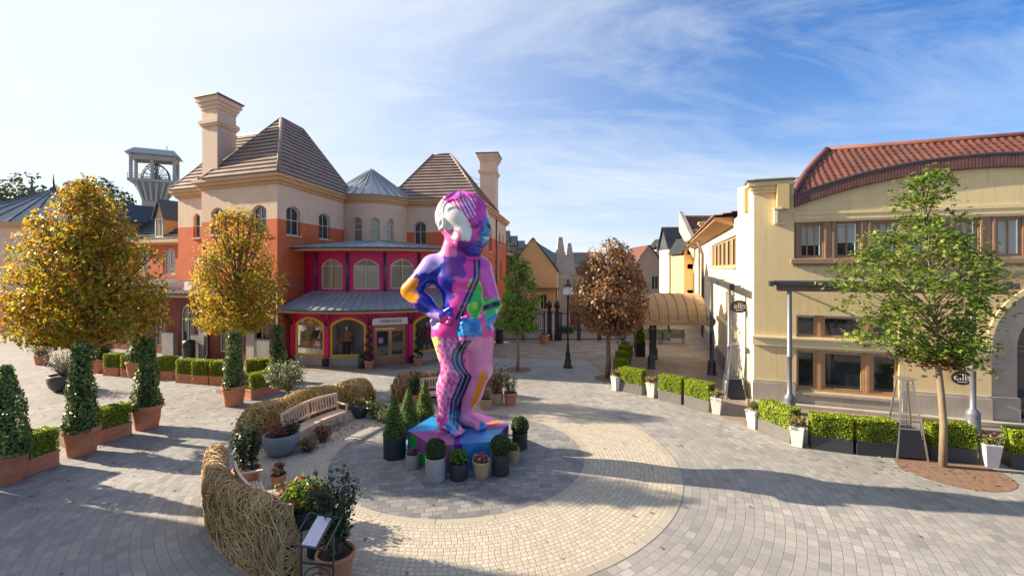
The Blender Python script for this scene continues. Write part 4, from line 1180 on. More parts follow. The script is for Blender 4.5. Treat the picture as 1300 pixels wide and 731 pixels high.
iron_fence('black iron fence panel between the brown tree and the menu board', 6.7, 8.3, YG)
iron_fence('black iron fence panel behind the canopy post', 8.45, 11.9, YG)
gate_pillar('left one of the two black gate pillars with ball finials', 2.85, YG + .1); gate_pillar('right one of the two black gate pillars with ball finials', 3.42, YG - .1)

# ================================================================== street beyond the gate
row = thing('terrace_row', 'grey roofed row with five pointed dormers beyond the orange building', 'building', (-.7, 54.5, 0))
FRW = frame_of((-.95, 54.2), AR); LRW = 56
mb = MB(); wall_band(mb, FRW, 0, LRW, 0, 7.2, [(2 + 4 * i, 3.6 + 4 * i, 3.5, 6, .3) for i in range(13)], .2); mb.poly([FRW(LRW, 0, 0), FRW(LRW, 0, 8), FRW(LRW, 7.2, 8), FRW(LRW, 7.2, 0)]); mb.build('wall', W['dark_red'], row)
mb = MB(); mb.fbox(FRW, 0, LRW, 7.0, 7.35, -.4, -.003); mb.build('cornice', W['cornice_tan'], row)
mb = MB(); tiled_face(mb, FRW(0, 7.36, -.3), FRW(LRW, 7.36, -.3), FRW(LRW, 10.0, 4.2), FRW(0, 10.0, 4.2), 10); mb.build('roof', W['zinc_dark'], row)
for px in (645, 655, 664.5, 671.5, 677.5):
    ud = u_at(FRW, px); dormer(row, FRW, max(1.2, ud), 7.3, 1.7, 1.5, 1.3, -.1, 3.5, W['zinc_dark'], W['cornice_tan'], W['white_frame'], W['window_glass'])
def house(label, x0, x1, y, dep, zw, zr, wallm, roofm, gable=True, wins=(), parapet=False, front=None, name='gabled_house'):
    """house with its gable (or eave) towards the plaza"""
    t = thing(name, label, 'house', ((x0 + x1) / 2, y, 0))
    F = frame_of((x0, y), 0.0); L = x1 - x0; xm = L / 2
    mb = MB(); wall_band(mb, F, 0, L, 0, zw, wins, .2)
    if gable: mb.poly([F(0, zw, 0), F(L, zw, 0), F(xm, zr, 0)])
    for u in (0, L): mb.poly([F(u, 0, 0), F(u, 0, dep), F(u, zw, dep), F(u, zw, 0)])
    mb.build('wall', wallm, t)
    for o in wins: window(t, F, *o, W['white_frame'], W['window_glass'], mull=1, fw=.1)
    mb = MB()
    if gable:
        tiled_face(mb, F(-.35, zw - .35, -.3), F(-.35, zw - .35, dep), F(xm, zr + .08, dep), F(xm, zr + .08, -.3), 12); tiled_face(mb, F(L + .35, zw - .35, -.3), F(L + .35, zw - .35, dep), F(xm, zr + .08, dep), F(xm, zr + .08, -.3), 12)
    else:
        tiled_face(mb, F(-.3, zw, -.4), F(L + .3, zw, -.4), F(L + .3, zr, dep / 2), F(-.3, zr, dep / 2), 10)
        tiled_face(mb, F(-.3, zw, dep), F(L + .3, zw, dep), F(L + .3, zr, dep / 2), F(-.3, zr, dep / 2), 10)
        mb.poly([F(-.05, zw, 0), F(-.05, zw, dep), F(-.05, zr - .1, dep / 2)])
    mb.build('roof', roofm, t); return t, F
W['tan_wall'] = mat('tan_wall', (.72, .45, .20), .85, .08, .5, 20, .08, streak=.15)
W['slate'] = mat('slate', (.055, .065, .075), .55, .25, 1, 10, .15)
yh, FH = house('tan gabled house with dark slate roof and pale buttress fins beyond the gate', -.35, 5.75, 60, 14, 5.3, 9.35, W['tan_wall'], W['slate'], wins=[(4.0, 4.9, .1, 2.2, .2)])
mb = MB()
for px, yy in ((713, 61.0), (724.5, 66.5)):
    x = Xat(px, yy); zt = Zat(300 if px == 713 else 308, yy)
    mb.loft([(x - .95, yy, 4), (x + .95, yy, 4), (x + .95, yy + 3.4, 4), (x - .95, yy + 3.4, 4)], [(x - .25, yy + 1.4, zt), (x + .25, yy + 1.4, zt), (x + .25, yy + 2.0, zt), (x - .25, yy + 2.0, zt)])
    mb.box(x, yy + 1.7, 2.0, 1.88, 3.38, 4.0)
mb.build('buttress', W['stone'], yh)
mb = MB(); mb.poly([(5.76, 60, 0), (9.6, 74, 0), (9.6, 74, 6.2), (5.76, 60, 5.3)]); mb.poly([(9.6, 74, 0), (3, 78, 0), (3, 78, 6.2), (9.6, 74, 6.2)])
mb.add([(5.8, 60, 5.3), (9.6, 74, 6.2), (4.5, 76, 9.4), (2.7, 60, 9.3)], [(0, 1, 2, 3)], 1); mb.build('side_wing', [W['pale_yellow'], W['slate']], yh)
mb = MB(); mb.fbox(FH, 3.5, 6.3, 2.75, 2.95, -1.2, -.01); mb.tube([FH(6.0, 0, -1.1), FH(6.0, 2.8, -1.1)], .09, 8); mb.build('porch', W['brown_beam'], yh)
house('pale cream house glimpsed behind the brown tree', 9.8, 15.2, 70, 10, 4.4, 5.9, W['pale_yellow'], W['red_tile'], gable=False, wins=[(1, 2.2, 2.4, 4.0, 0), (3, 4.2, 2.4, 4.0, 0)])
house('pinkish gabled house at the end of the lane right of the brown tree', 16.2, 21.5, 64, 9, 5.2, 8.6, mat('pink_wall', (.60, .40, .28), .85, .08, .5, 20, .08), W['red_tile'], wins=[(1, 2, 2.5, 4.4, 0), (3, 4, 2.5, 4.4, 0)])
gh, FGH = house('cream house with grey tiled roof and flat front at the lane end', 18.6, 20.3, 55, 3.6, 7.7, 10.5, W['pale_yellow'], W['slate'], gable=False, wins=[(.5, 1.0, 3, 5.6, 0)])
house('narrow ochre fronted house squeezed between the grey roofed house and the cream side building', 17.95, 19.25, 48.5, 4, 7.3, 8.6, W['tan_wall'], W['slate'], wins=[(.35, .95, 3.2, 5.4, 0), (.35, .95, 5.9, 6.9, 0)])
gh2, _ = house('tall cream house with small hipped cap behind the grey roofed one', 20.5, 22.0, 66, 3, 8.6, 9.6, W['cream_white'], W['slate'], wins=[(.5, 1.0, 6.2, 7.8, 0)])
lf, _ = house('long pale house far behind the gate', 2, 20, 100, 10, 6, 9, W['pale_yellow'], W['slate'], gable=False, wins=[(2 + 3 * i, 3.4 + 3 * i, 3, 5, 0) for i in range(5)], name='far_house')
# red kiosk and magenta banner
k = thing('kiosk', 'red kiosk box with white dots standing behind the gate beside the lamp post', 'kiosk', (Xat(729, 45), 45, 0))
x, y = Xat(729, 45), 45; mr = mat('kiosk_red', (.42, .012, .02), .45, .1, 2, 30, 0)
mb = MB(); mb.box(x, y, 1.0, .75, .75, 1.75); mb.box(x, y, .06, .85, .85, .12); mb.build('body', mr, k)
mb = MB(); mb.lathe([(.5, 1.88), (.48, 1.98), (.3, 2.12), (.02, 2.18)], x, y, 12); mb.build('roof', mr, k)
mb = MB()
for zz in (1.1, 1.5): mb.box(x - .1, y - .38, zz, .2, .02, .2)
mb.build('notice', W['white_sign'], k)
k = thing('banner_stand', 'magenta banner stand behind the gate left of the brown tree trunk', 'banner', (Xat(747, 44), 44, 0)); x, y = Xat(747, 44), 44
mb = MB(); mb.box(x, y, 1.25, .55, .05, 1.7); mb.build('banner', mat('banner_pink', (.6, .02, .22), .6, .15, 3, 30, 0), k)
mb = MB(); mb.box(x, y, .03, .6, .4, .06); mb.box(x, y + .04, .8, .04, .04, 1.6); mb.build('stand', W['black_iron'], k)
# off-frame house to the left of the viewpoint: it shades the foreground
of = thing('shop_house', 'tall rendered shop house standing left of the viewpoint, whose shadow lies across the foreground', 'building', (-28, 2, 0))
ofp = [(-36, -24), (-20.4, -24), (-20.4, 13.35), (-36, 16.7)]
mb = MB(); mb.prism(ofp, 0, 11.6); mb.build('wall', W['cream_render'], of); cornice(of, ofp, 11.6, W['cornice_tan'], e=(.05, .1, .15))
mb = MB(); pe = slab(ofp, .15, 0, 0)
tiled_face(mb, (*pe[1], 12.14), (*pe[2], 12.14), (-28, 10, 15.5), (-28, -18, 15.5), 12); tiled_face(mb, (*pe[3], 12.14), (*pe[0], 12.14), (-28, -18, 15.5), (-28, 10, 15.5), 12); tiled_face(mb, (*pe[2], 12.14), (*pe[3], 12.14), (-28, 10, 15.5), (-28, 10, 15.5), 12); tiled_face(mb, (*pe[0], 12.14), (*pe[1], 12.14), (-28, -18, 15.5), (-28, -18, 15.5), 12)
mb.build('roof', W['tile_brown'], of)
FO = frame_of((-20.4, -24), PI / 2)
for i in range(9): window(of, lambda u, z, d=0.0: FO(u, z, d - .16), 3 + 4 * i, 4.4 + 4 * i, 6.5, 8.8, .3, W['white_frame'], W['window_glass'], d=.1, sill=W['stone'])
for i in range(9): window(of, lambda u, z, d=0.0: FO(u, z, d - .16), 2.6 + 4 * i, 4.8 + 4 * i, .4, 3.0, .4, W['white_frame'], W['window_glass'], d=.1)
# ================================================================== organic figures: smooth union of tapered limbs, meshed with surface nets
def sd_cap(P, a, b, ra, rb):
    a, b = np.array(a, np.float32), np.array(b, np.float32); d = b - a
    t = np.clip(((P - a) @ d) / max(1e-9, float(d @ d)), 0, 1)
    return np.linalg.norm(P - (a + t[..., None] * d), axis=-1) - (ra + (rb - ra) * t)
def sd_ell(P, c, r, rot=None):
    q = P - np.array(c, np.float32)
    if rot is not None: q = q @ np.array(rot, np.float32)
    r = np.array(r, np.float32); k0 = np.linalg.norm(q / r, axis=-1); k1 = np.linalg.norm(q / (r * r), axis=-1) + 1e-6
    return k0 * (k0 - 1) / k1
def smin(a, b, k):
    h = np.clip(.5 + .5 * (b - a) / k, 0, 1); return b + (a - b) * h - k * h * (1 - h)
def smax(a, b, k): return -smin(-a, -b, k)
def surface_nets(D, lo, h):
    nx, ny, nz = D.shape
    ins = D < 0
    offs = [(0, 0, 0), (1, 0, 0), (0, 1, 0), (1, 1, 0), (0, 0, 1), (1, 0, 1), (0, 1, 1), (1, 1, 1)]
    C = [ins[o[0]:nx - 1 + o[0], o[1]:ny - 1 + o[1], o[2]:nz - 1 + o[2]] for o in offs]
    s = sum(c.astype(np.int8) for c in C); act = (s > 0) & (s < 8)
    idx = -np.ones(act.shape, np.int64); cells = np.argwhere(act); idx[act] = np.arange(len(cells))
    V = np.zeros((len(cells), 3)); cnt = np.zeros(len(cells))
    vals = [D[cells[:, 0] + o[0], cells[:, 1] + o[1], cells[:, 2] + o[2]] for o in offs]
    for i in range(8):
        for j in range(i + 1, 8):
            oi, oj = np.array(offs[i]), np.array(offs[j])
            if np.abs(oi - oj).sum() != 1: continue
            a, b = vals[i], vals[j]; m = (a < 0) != (b < 0)
            t = a[m] / (a[m] - b[m]); V[m] += oi + t[:, None] * (oj - oi); cnt[m] += 1
    V = (V / cnt[:, None] + cells) * h + np.array(lo)
    F = []
    for ax in range(3):
        u, v = [(1, 2), (2, 0), (0, 1)][ax]
        a = ins; sl0 = [slice(None)] * 3; sl1 = [slice(None)] * 3
        sl0[ax] = slice(0, -1); sl1[ax] = slice(1, None)
        A, B = a[tuple(sl0)], a[tuple(sl1)]
        for flip, mask in ((False, A & ~B), (True, ~A & B)):
            e = np.argwhere(mask); e = e[(e[:, u] > 0) & (e[:, v] > 0) & (e[:, u] < D.shape[u] - 1) & (e[:, v] < D.shape[v] - 1)]
            q = []
            for du, dv in ((0, 0), (1, 0), (1, 1), (0, 1)):
                c = e.copy(); c[:, u] -= 1 - du; c[:, v] -= 1 - dv; q.append(idx[c[:, 0], c[:, 1], c[:, 2]])
            q = np.stack(q, 1); F.append(q[:, ::-1] if flip else q)
    return V, np.concatenate(F)
def sdf_mesh(name, fn, lo, hi, h, m, parent, color=None):
    ax = [np.arange(lo[i], hi[i] + h, h, dtype=np.float32) for i in range(3)]
    D = np.empty((len(ax[0]), len(ax[1]), len(ax[2])), np.float32)
    YY, ZZ = np.meshgrid(ax[1], ax[2], indexing='ij')
    step = 16
    for i in range(0, len(ax[0]), step):
        xs = ax[0][i:i + step]
        P = np.stack([np.broadcast_to(xs[:, None, None], (len(xs),) + YY.shape), np.broadcast_to(YY, (len(xs),) + YY.shape), np.broadcast_to(ZZ, (len(xs),) + YY.shape)], -1)
        D[i:i + step] = fn(P)
    V, F = surface_nets(D, lo, h)
    me = bpy.data.meshes.new(name)
    me.from_pydata(V.tolist(), [], F.tolist()); me.polygons.foreach_set('use_smooth', [True] * len(F))
    me.materials.append(m)
    if color is not None:
        nrm = np.zeros(len(V) * 3, np.float32); me.update(); me.vertex_normals.foreach_get('vector', nrm)
        c = np.ones((len(V), 4), np.float32); rg_ = np.random.default_rng(5); nv_ = nrm.reshape(-1, 3)
        for _ in range(10): c[:, :3] += color(V + rg_.uniform(-.013, .013, V.shape), nv_)
        c[:, :3] = (c[:, :3] - 1) / 10
        at = me.color_attributes.new('Paint', 'FLOAT_COLOR', 'POINT'); at.data.foreach_set('color', c.reshape(-1))
    me.update()
    o = bpy.data.objects.new(name, me); link(o)
    if parent is not None: o.parent = parent
    return o

# ------------------------------------------------------------------ the painted statue of a small child
S0 = 42.6
def px(x, y, d=0.0):
    Y = 13.85 + d
    return (Xat(x, Y) + 1.573, d, Zat(y, Y) - .75)
HC = np.array(px(588, 281, .02)); FD = np.array([.80, -.60, -.18]); FD /= np.linalg.norm(FD)
FR_ = np.cross(FD, [0, 0, 1]); FR_ /= np.linalg.norm(FR_); FU_ = np.cross(FR_, FD)
HR = np.stack([FD, -FR_, FU_], 1)                        # head axes: forward, left, up
def hp(f, l, u): return HC + FD * f - FR_ * l + FU_ * u
def statue_sdf(P):
    L = lambda *pts: None
    # trunk
    d = sd_ell(P, px(581, 352, .0), (.72, .54, .66))
    d = smin(d, sd_ell(P, px(588, 388, -.12), (.60, .58, .62)), .30)
    d = smin(d, sd_ell(P, px(589, 413, .03), (.80, .60, .50)), .30)
    d = smin(d, sd_cap(P, px(552, 338, .05), px(607, 341, .02), .32, .31), .26)
    for c in ((571, 356), (595, 356)): d = smin(d, sd_ell(P, px(*c, -.36), (.24, .19, .20)), .24)
    for c in ((570, 418), (606, 418)): d = smin(d, sd_ell(P, px(*c, .36), (.44, .36, .46)), .25)
    # neck and head
    d = smin(d, sd_cap(P, px(575, 330, .05), px(582, 305, .0), .43, .40), .22)
    q = (P - HC.astype(np.float32)) @ HR.astype(np.float32)
    f, l, u = q[..., 0], q[..., 1], q[..., 2]
    head = sd_ell(q, (-.06, 0, .10), (.84, .70, .77))
    head = smin(head, sd_ell(q, (.30, 0, -.42), (.52, .54, .50)), .25)
    head = smin(head, sd_ell(q, (.58, 0, -.78), (.20, .24, .18)), .2)
    for s in (-1, 1):
        head = smin(head, sd_ell(q, (.42, .34 * s, -.42), (.30, .26, .27)), .16)      # cheeks
        head = smax(head, -sd_ell(q, (.90, .30 * s, -.03), (.17, .19, .115)), .09)      # eye sockets
        head = smin(head, sd_ell(q, (.70, .29 * s, -.04), (.12, .14, .10)), .03)
        head = smin(head, sd_cap(q, (.82, .14 * s, .12), (.68, .44 * s, .10), .035, .03), .14)   # brow
        ear = sd_ell(q, (-.16, .70 * s, -.16), (.14, .085, .22)); ear = smax(ear, -sd_ell(q, (-.13, .79 * s, -.14), (.07, .06, .13)), .03)
        head = smin(head, ear, .05)
    head = smin(head, sd_cap(q, (.80, 0, .02), (.97, 0, -.22), .055, .11), .08)
    for s in (-1, 1): head = smin(head, sd_ell(q, (.90, .085 * s, -.25), (.08, .07, .06)), .04)
    head = smin(head, sd_ell(q, (.80, 0, -.47), (.10, .17, .055)), .05); head = smin(head, sd_ell(q, (.78, 0, -.59), (.10, .14, .06)), .05)
    head = smax(head, -sd_cap(q, (.93, -.15, -.53), (.93, .15, -.53), .022, .022), .03)
    # wavy locks over the scalp
    hair = (u > .30 - .55 * np.clip(-f, -1, 1) * 1.0 + .0)
    ang = np.arctan2(l, f + .15); rad = np.sqrt(l * l + f * f)
    a2 = np.arctan2(l, f + .35); r2 = np.hypot(l, f + .35)
    wave = (1 - 2.2 * np.abs(np.sin(9 * a2 + 2.6 * np.sin(6 * (u + .35 * f)) + 1.2 * np.sin(4 * a2)))) * .03 * np.clip(r2 / .3, 0, 1)
    mask = np.clip((u - (.36 - .75 * np.clip(-f + .25, 0, .9))) / .16, 0, 1)
    head = head - mask * (.018 + wave)
    d = smin(d, head, .10)
    # legs
    d = smin(d, sd_cap(P, px(570, 424, .0), px(577, 470, -.25), .53, .35), .22)
    d = smin(d, sd_ell(P, px(568, 494, -.08), (.33, .36, .62)), .2)
    d = smin(d, sd_cap(P, px(577, 472, -.25), px(567, 527, -.12), .33, .23), .16)
    d = smin(d, sd_cap(P, px(607, 424, .05), px(611, 468, -.08), .50, .32), .22)
    d = smin(d, sd_ell(P, px(602, 488, .14), (.30, .34, .55)), .2)
    d = smin(d, sd_cap(P, px(611, 470, -.06), px(590, 519, .20), .31, .22), .16)
    for ank, heel, toe in ((px(567, 527, -.12), None, (.10, -.72)), (px(590, 519, .20), None, (.74, -.22))):
        a = np.array(ank)
        tv = np.array([toe[0] - a[0], toe[1] - a[1], 0]); tl_ = np.linalg.norm(tv); tv /= tl_
        sd = np.array([-tv[1], tv[0], 0])
        heel = np.array([a[0], a[1], .16]) - tv * .16
        d = smin(d, sd_cap(P, a, heel, .22, .2), .12)
        ft = np.array([a[0], a[1], .15]) + tv * (tl_ - .12); ft[2] = .12
        d = smin(d, sd_cap(P, heel + tv * .1 + (0, 0, .06), ft, .24, .15), .14)
        for i, (w, r, ex) in enumerate(((-.15, .085, .12), (-.05, .068, .15), (.04, .062, .12), (.12, .056, .08), (.19, .05, .03))):
            b = ft + sd * w * (1 if toe[0] > .5 else 1); b[2] = .08
            d = smin(d, sd_cap(P, b, b + tv * ex, r, r * .85), .035)
    # arm with the hand on the hip
    sh, el, wr = px(549, 340, .05), px(521, 369, .12), px(551, 396, -.28)
    d = smin(d, sd_cap(P, sh, el, .36, .28), .2); arm = smin(sd_cap(P, el, px(537, 384, -.1), .28, .27), sd_cap(P, px(537, 384, -.1), wr, .27, .19), .1)
    hand = sd_cap(P, px(553, 397, -.34), px(563, 401, -.56), .19, .17)
    for i, (x, y, dd) in enumerate(((573, 393, -.66), (575, 399, -.68), (574, 405, -.66), (570, 410, -.62))):
        k = px(565 + i * .3, 396 + i * 4, -.60); hand = smin(hand, smin(sd_cap(P, k, px((x + 566) / 2 + 2, y - 1, -.72), .075, .07), sd_cap(P, px((x + 566) / 2 + 2, y - 1, -.72), px(x, y + 1, -.64), .07, .055), .02), .03)
    hand = smin(hand, smin(sd_cap(P, px(556, 402, -.3), px(549, 408, -.2), .085, .075), sd_cap(P, px(549, 408, -.2), px(550, 415, -.1), .075, .06), .02), .05)
    d = smin(d, smin(arm, hand, .07), .05)
    # other arm, bent down across the body
    sh, el, wr = px(609, 342, .0), px(625.5, 388, -.05), px(607, 410, -.62)
    d = smin(d, sd_cap(P, sh, el, .36, .27), .2); arm = smin(sd_cap(P, el, px(619, 400, -.35), .27, .26), sd_cap(P, px(619, 400, -.35), wr, .26, .18), .1)
    hand = sd_cap(P, px(605, 411, -.66), px(597, 415, -.78), .18, .16)
    for i, (x, y) in enumerate(((586, 411), (585, 416.5), (587, 422), (590, 426.5))):
        k = px(594 + i * .6, 411 + i * 4, -.86); m_ = px(588 + i * .8, 411 + i * 4.6, -.97); e_ = px(x, y, -.86)
        hand = smin(hand, smin(sd_cap(P, k, m_, .078, .07), sd_cap(P, m_, e_, .07, .058), .02), .03)
    hand = smin(hand, smin(sd_cap(P, px(600, 407, -.78), px(593, 403, -.88), .085, .075), sd_cap(P, px(593, 403, -.88), px(587, 404, -.86), .075, .06), .02), .05)
    d = smin(d, smin(arm, hand, .07), .05)
    # draped cloth below the hand
    d = smin(d, sd_ell(P, px(597, 424, -.52), (.36, .26, .52)), .12)
    # navel
    d = smax(d, -sd_ell(P, px(586, 391, -.74), (.05, .09, .05)), .05)
    return smax(d, -(P[..., 2] + .0), .01)
def statue_paint(V, N):
    x = 650 + (V[:, 0] - 1.573) / (13.85 + V[:, 1]) * FPX; y = HOR + (EYE - .75 - V[:, 2]) / (13.85 + V[:, 1]) * FPX
    q = (V - HC) @ HR; f, l, u = q[:, 0], q[:, 1], q[:, 2]
    w1 = 2.2 * np.sin(y * .33) + 1.3 * np.sin(y * .9 + x * .4) + .8 * np.sin(x * 1.3)
    w2 = 1.6 * np.sin(x * .45 + 1) + 1.0 * np.sin(x * 1.1 + y * .6)
    n1 = np.sin(x * .8 + 1.7 * np.sin(y * .35)) * np.sin(y * .55 + 1.3 * np.sin(x * .5))
    C = np.zeros((len(V), 3)); front = N[:, 1] < .35
    HP, MG, DV, BL, CY, GR, YE, OR, WH, PK, LV, NV, PU = (.80, .06, .38), (.52, .02, .28), (.055, .018, .30), (.02, .03, .38), (.015, .25, .60), (.03, .52, .07), (.55, .72, .08), (.85, .30, .015), (.80, .78, .70), (.82, .30, .50), (.42, .30, .72), (.012, .014, .05), (.17, .03, .28)
    def put(mask, c): C[mask] = c
    put(np.ones(len(V), bool), HP)
    # trunk
    body = (y > 318) & (y < 432)
    put(body & (x + w1 < 576 + np.clip((y - 350) * -.08, -3, 3)) & (y < 404 + w2 * .4), BL)
    put(body & (x + w1 < 576) & (np.sin(x * .2) * np.sin(y * .17 + 1) > .5) & (y < 402), DV)
    put(body & (y < 332) & (x < 560), LV)
    put((y > 322) & (y < 352 + w2) & (x < 590 + w1 * .6) & (x > 566), PU)
    put((y < 347 + w2) & (y > 326) & (x < 562 + w1) & (x - 535 < (347 - y) * 1.6 + 9), LV)
    put(body & (y > 402 + w2) & (x < 597), HP)
    put((y > 402 + w2 * .6) & (y < 413) & (x < 574) & (V[:, 1] > -.45), MG)
    put((x + w1 * .6 < 530) & (y > 353) & (y < 384), OR)
    put((y > 397) & (y < 418) & (x < 557) & (V[:, 1] < .1), LV)
    # right arm of the picture
    ra = (x > 606 + (y - 345) * .16) & (y > 332) & (y < 418)
    put(ra, (.62, .07, .42)); put(ra & (y + w2 > 379), GR); put(ra & (y + (x - 620) * .35 > 386) & (y + (x - 620) * .35 < 393), NV); put(ra & (y + .5 * (x - 620) + w2 > 402), CY)
    # green shape with a yellow rim over the belly
    e = ((x - 603 - w1 * .5) / 9.5) ** 2 + ((y - 380 - w2) / 24) ** 2
    gz = front & (V[:, 1] < -.2) & (x < 616)
    put(gz & (e < 1.25), YE); put(gz & (e < .95), GR); put(gz & (((x - 603) / 4) ** 2 + ((y - 388) / 5) ** 2 < 1), (.35, .68, .02))
    # strap
    sx = 605.5 - np.maximum(0, y - 352) * .44; sd = x - sx
    st = front & (y > 330) & (y < 407) & (V[:, 1] < -.05) & (x > 578)
    put(st & (np.abs(sd) < 4.4), NV); put(st & (np.abs(sd) < .9), (.45, .22, .42))
    # drape and hand in blue
    dr = front & (V[:, 1] < -.38) & (((x - 596) / 17) ** 2 + ((y - 424) / 25) ** 2 < 1) & (y > 404)
    put(dr, CY); n2 = np.sin(x * .28 + .3 * w1) * np.sin(y * .22 + 1.1); put(dr & (n2 > .3), (.02, .13, .50)); put(dr & (n2 < -.45), (.05, .36, .66))
    # legs
    lg = y > 428 + w2 * .5
    left = x < 594 - (y - 430) * .12
    left = np.where(V[:, 2] < .6, V[:, 0] < -.02 - .0 * y, left)
    put(lg & left, (.60, .06, .36)); rng = np.random.default_rng(3)
    strk = np.sin(x * 2.6 + 2 * np.sin(y * .21)) * np.sin(y * .42 + 3 * np.sin(x * .9)) + .6 * np.sin(x * 5.1 + y * .35)
    put(lg & left & (strk > .55) & (y < 530), (.78, .62, .72)); put(lg & left & (strk < -.85), (.42, .02, .25))
    put(lg & (x + w1 < 556) & (y < 462), (.50, .70, .22))
    put(lg & ~left, (.80, .25, .46)); put(lg & ~left & (np.sin(x * .16 + 2) * np.sin(y * .11 + .02 * x) > .45), (.80, .33, .55))
    mx = 592 - 12 * np.sin(np.clip((y - 432) / 46, 0, 1) * PI) + np.where(y > 478, -(y - 478) * .42, 0) + np.where(y > 508, (y - 508) * .30, 0)
    sp = np.abs(x - mx); lw = lg & (y < 546) & (V[:, 1] < .15) & (x < 600) & (y > 432)
    put(lw & (sp < 7), NV); put(lw & (np.abs(sp - 3.2) < .85), (.24, .28, .45));  put(lw & (y > 522) & (sp < 8) & (np.sin(x * 1.6) > -.1), (.05, .28, .52))
    put(lg & left & (V[:, 2] < .28) & (V[:, 1] < -.42), CY)
    og = lg & ~left & (V[:, 1] < .25)
    ox = 612 - np.clip(y - 474, 0, 60) * .33 + np.clip(y - 514, 0, 40) * .95
    put(og & (y > 471) & (np.abs(x - ox - 2) < 4.2), OR)
    put(og & (V[:, 2] < .24) & (V[:, 0] > .62), (.03, .16, .52))
    # head
    hd = (q ** 2).sum(1) < 1.25 ** 2; hd &= (y < 326) & ~((u < -.62) & (f < .05))
    put((y <= 322 + .25 * np.abs(x - 578)) & ~hd & (y > 300) & (x > 560) & (x < 596), (.80, .20, .42))
    put(hd, (.58, .025, .36)); put(hd & (np.sin(x * .17 + 1) * np.sin(y * .15) > .35), (.36, .02, .44))
    put(hd & (x < 599 - ((y - 294) / 30) ** 2 * 20) & (y + w2 * .4 > 259 + (x - 575) * .45), WH)
    put(hd & (x < 585) & (y + w2 * .5 > 292), (.78, .14, .42)); put(hd & (((x - 577) / 4.5) ** 2 + ((y - 299) / 5) ** 2 < 1), WH)
    put(hd & (y > 252) & (y < 276) & (x > 574) & (x < 604) & (np.sin((x - y * .55) * 1.25) > .55) , WH)
    put(hd & (x + (y - 262) * .38 + w2 * .4 > 623), (.02, .26, .55))
    put(hd & (y + w1 * .4 > 306) & (x > 580) & (x < 612), PU); put(hd & (y > 309 + w2 * .5) & (x > 594 + w1), BL)
    ey = hd & (np.abs(f - .72) < .22) & (np.abs(np.abs(l) - .29) < .115) & (np.abs(u + .045) < .07)
    put(ey & (x < 611), (.26, .01, .18)); put(ey & (x >= 611), NV)
    return C
m, nt, out = newmat('statue_paint')
va = nt.n('ShaderNodeVertexColor', layer_name='Paint'); nz = nt.noise(opos(nt), 6, 4, .6)
princ(nt, out, nt.mix(.3, va.outputs[0], nt.mix(nz, (.3, .3, .3), (.72, .72, .72)), 'OVERLAY'), nt.m('MULTIPLY_ADD', nz, .2, .14), 0, .5, bump(nt, nt.noise(opos(nt), 14, 3, .5), .08, .01), .35)
MATS['statue_paint'] = m
st = thing('painted_statue', 'tall statue of a small child, hand on hip, painted in pink, violet and blue', 'statue', (-1.573, 13.85, .752))
sdf_mesh('figure', statue_sdf, (-2.0, -1.5, -.06), (1.75, 1.15, 7.2), .026, m, st, statue_paint)

# plinth, painted in patches: hexagonal
pl = thing('statue_plinth', 'low hexagonal plinth painted blue, purple and pink under the child statue', 'plinth', (-1.573, 13.85, 0))
hexa = [(-1.573 + 1.5 * math.cos(R_(10 + 60 * i)), 13.85 + 1.5 * math.sin(R_(10 + 60 * i))) for i in range(6)]
def plinth_paint():
    m, nt, out = newmat('plinth_paint')
    P = opos(nt); sep = nt.n('ShaderNodeSeparateXYZ')
    nt.put(sep.inputs[0], P); wb = nt.noise(P, 1.1, 3, .5)
    th = nt.m('ADD', nt.m('MULTIPLY_ADD', nt.m('ARCTAN2', sep.outputs[1], sep.outputs[0]), 1 / (2 * PI), .5), nt.m('MULTIPLY_ADD', wb, .12, -.06))
    col = nt.ramp(th, [(0, (.02, .25, .58)), (.05, (.27, .07, .28)), (.17, (.40, .13, .30)), (.25, (.13, .02, .20)), (.285, (.012, .20, .52)), (.40, (.03, .30, .62)), (.465, (.16, .03, .25)), (.53, (.80, .26, .02)), (.56, (.24, .06, .30)), (.72, (.62, .20, .36)), (.86, (.02, .27, .60))], 'CONSTANT')
    nz = nt.noise(P, 3.5, 5, .65); col = nt.mix(.35, col, nt.mix(nz, (.25, .25, .25), (.8, .8, .8)), 'OVERLAY')
    princ(nt, out, col, .3, 0, .5, None, .3); return m
mb = MB(); mb.prism(hexa, 0.0, .75); mb.build('block', plinth_paint(), pl, bevel=.012)
F3 = frame_of(hexa[3], math.atan2(hexa[4][1] - hexa[3][1], hexa[4][0] - hexa[3][0]))
mb = MB(); cx_, cz_ = .30, .50
def leafshape(cx, cz, r, k=20, sq=1.0): return [F3(cx + r * math.cos(2 * PI * i / k), cz + sq * r * math.sin(2 * PI * i / k), -.004) for i in range(k)]
mb.poly(leafshape(.34, .52, .2)); mb.poly([F3(u, z, -.0042) for u, z in ((.62, .03), (1.02, .03), (1.02, .36), (.8, .36), (.66, .22))])
mb.build('painted_emblem', mat('emblem_green', (.02, .42, .05), .4, .1, 3, 40, 0), pl)
mb = MB(); mb.poly([F3(u, z, -.007) for u, z in ((.24, .42), (.38, .60), (.35, .5))]); mb.build('painted_emblem', W['ink'], pl)

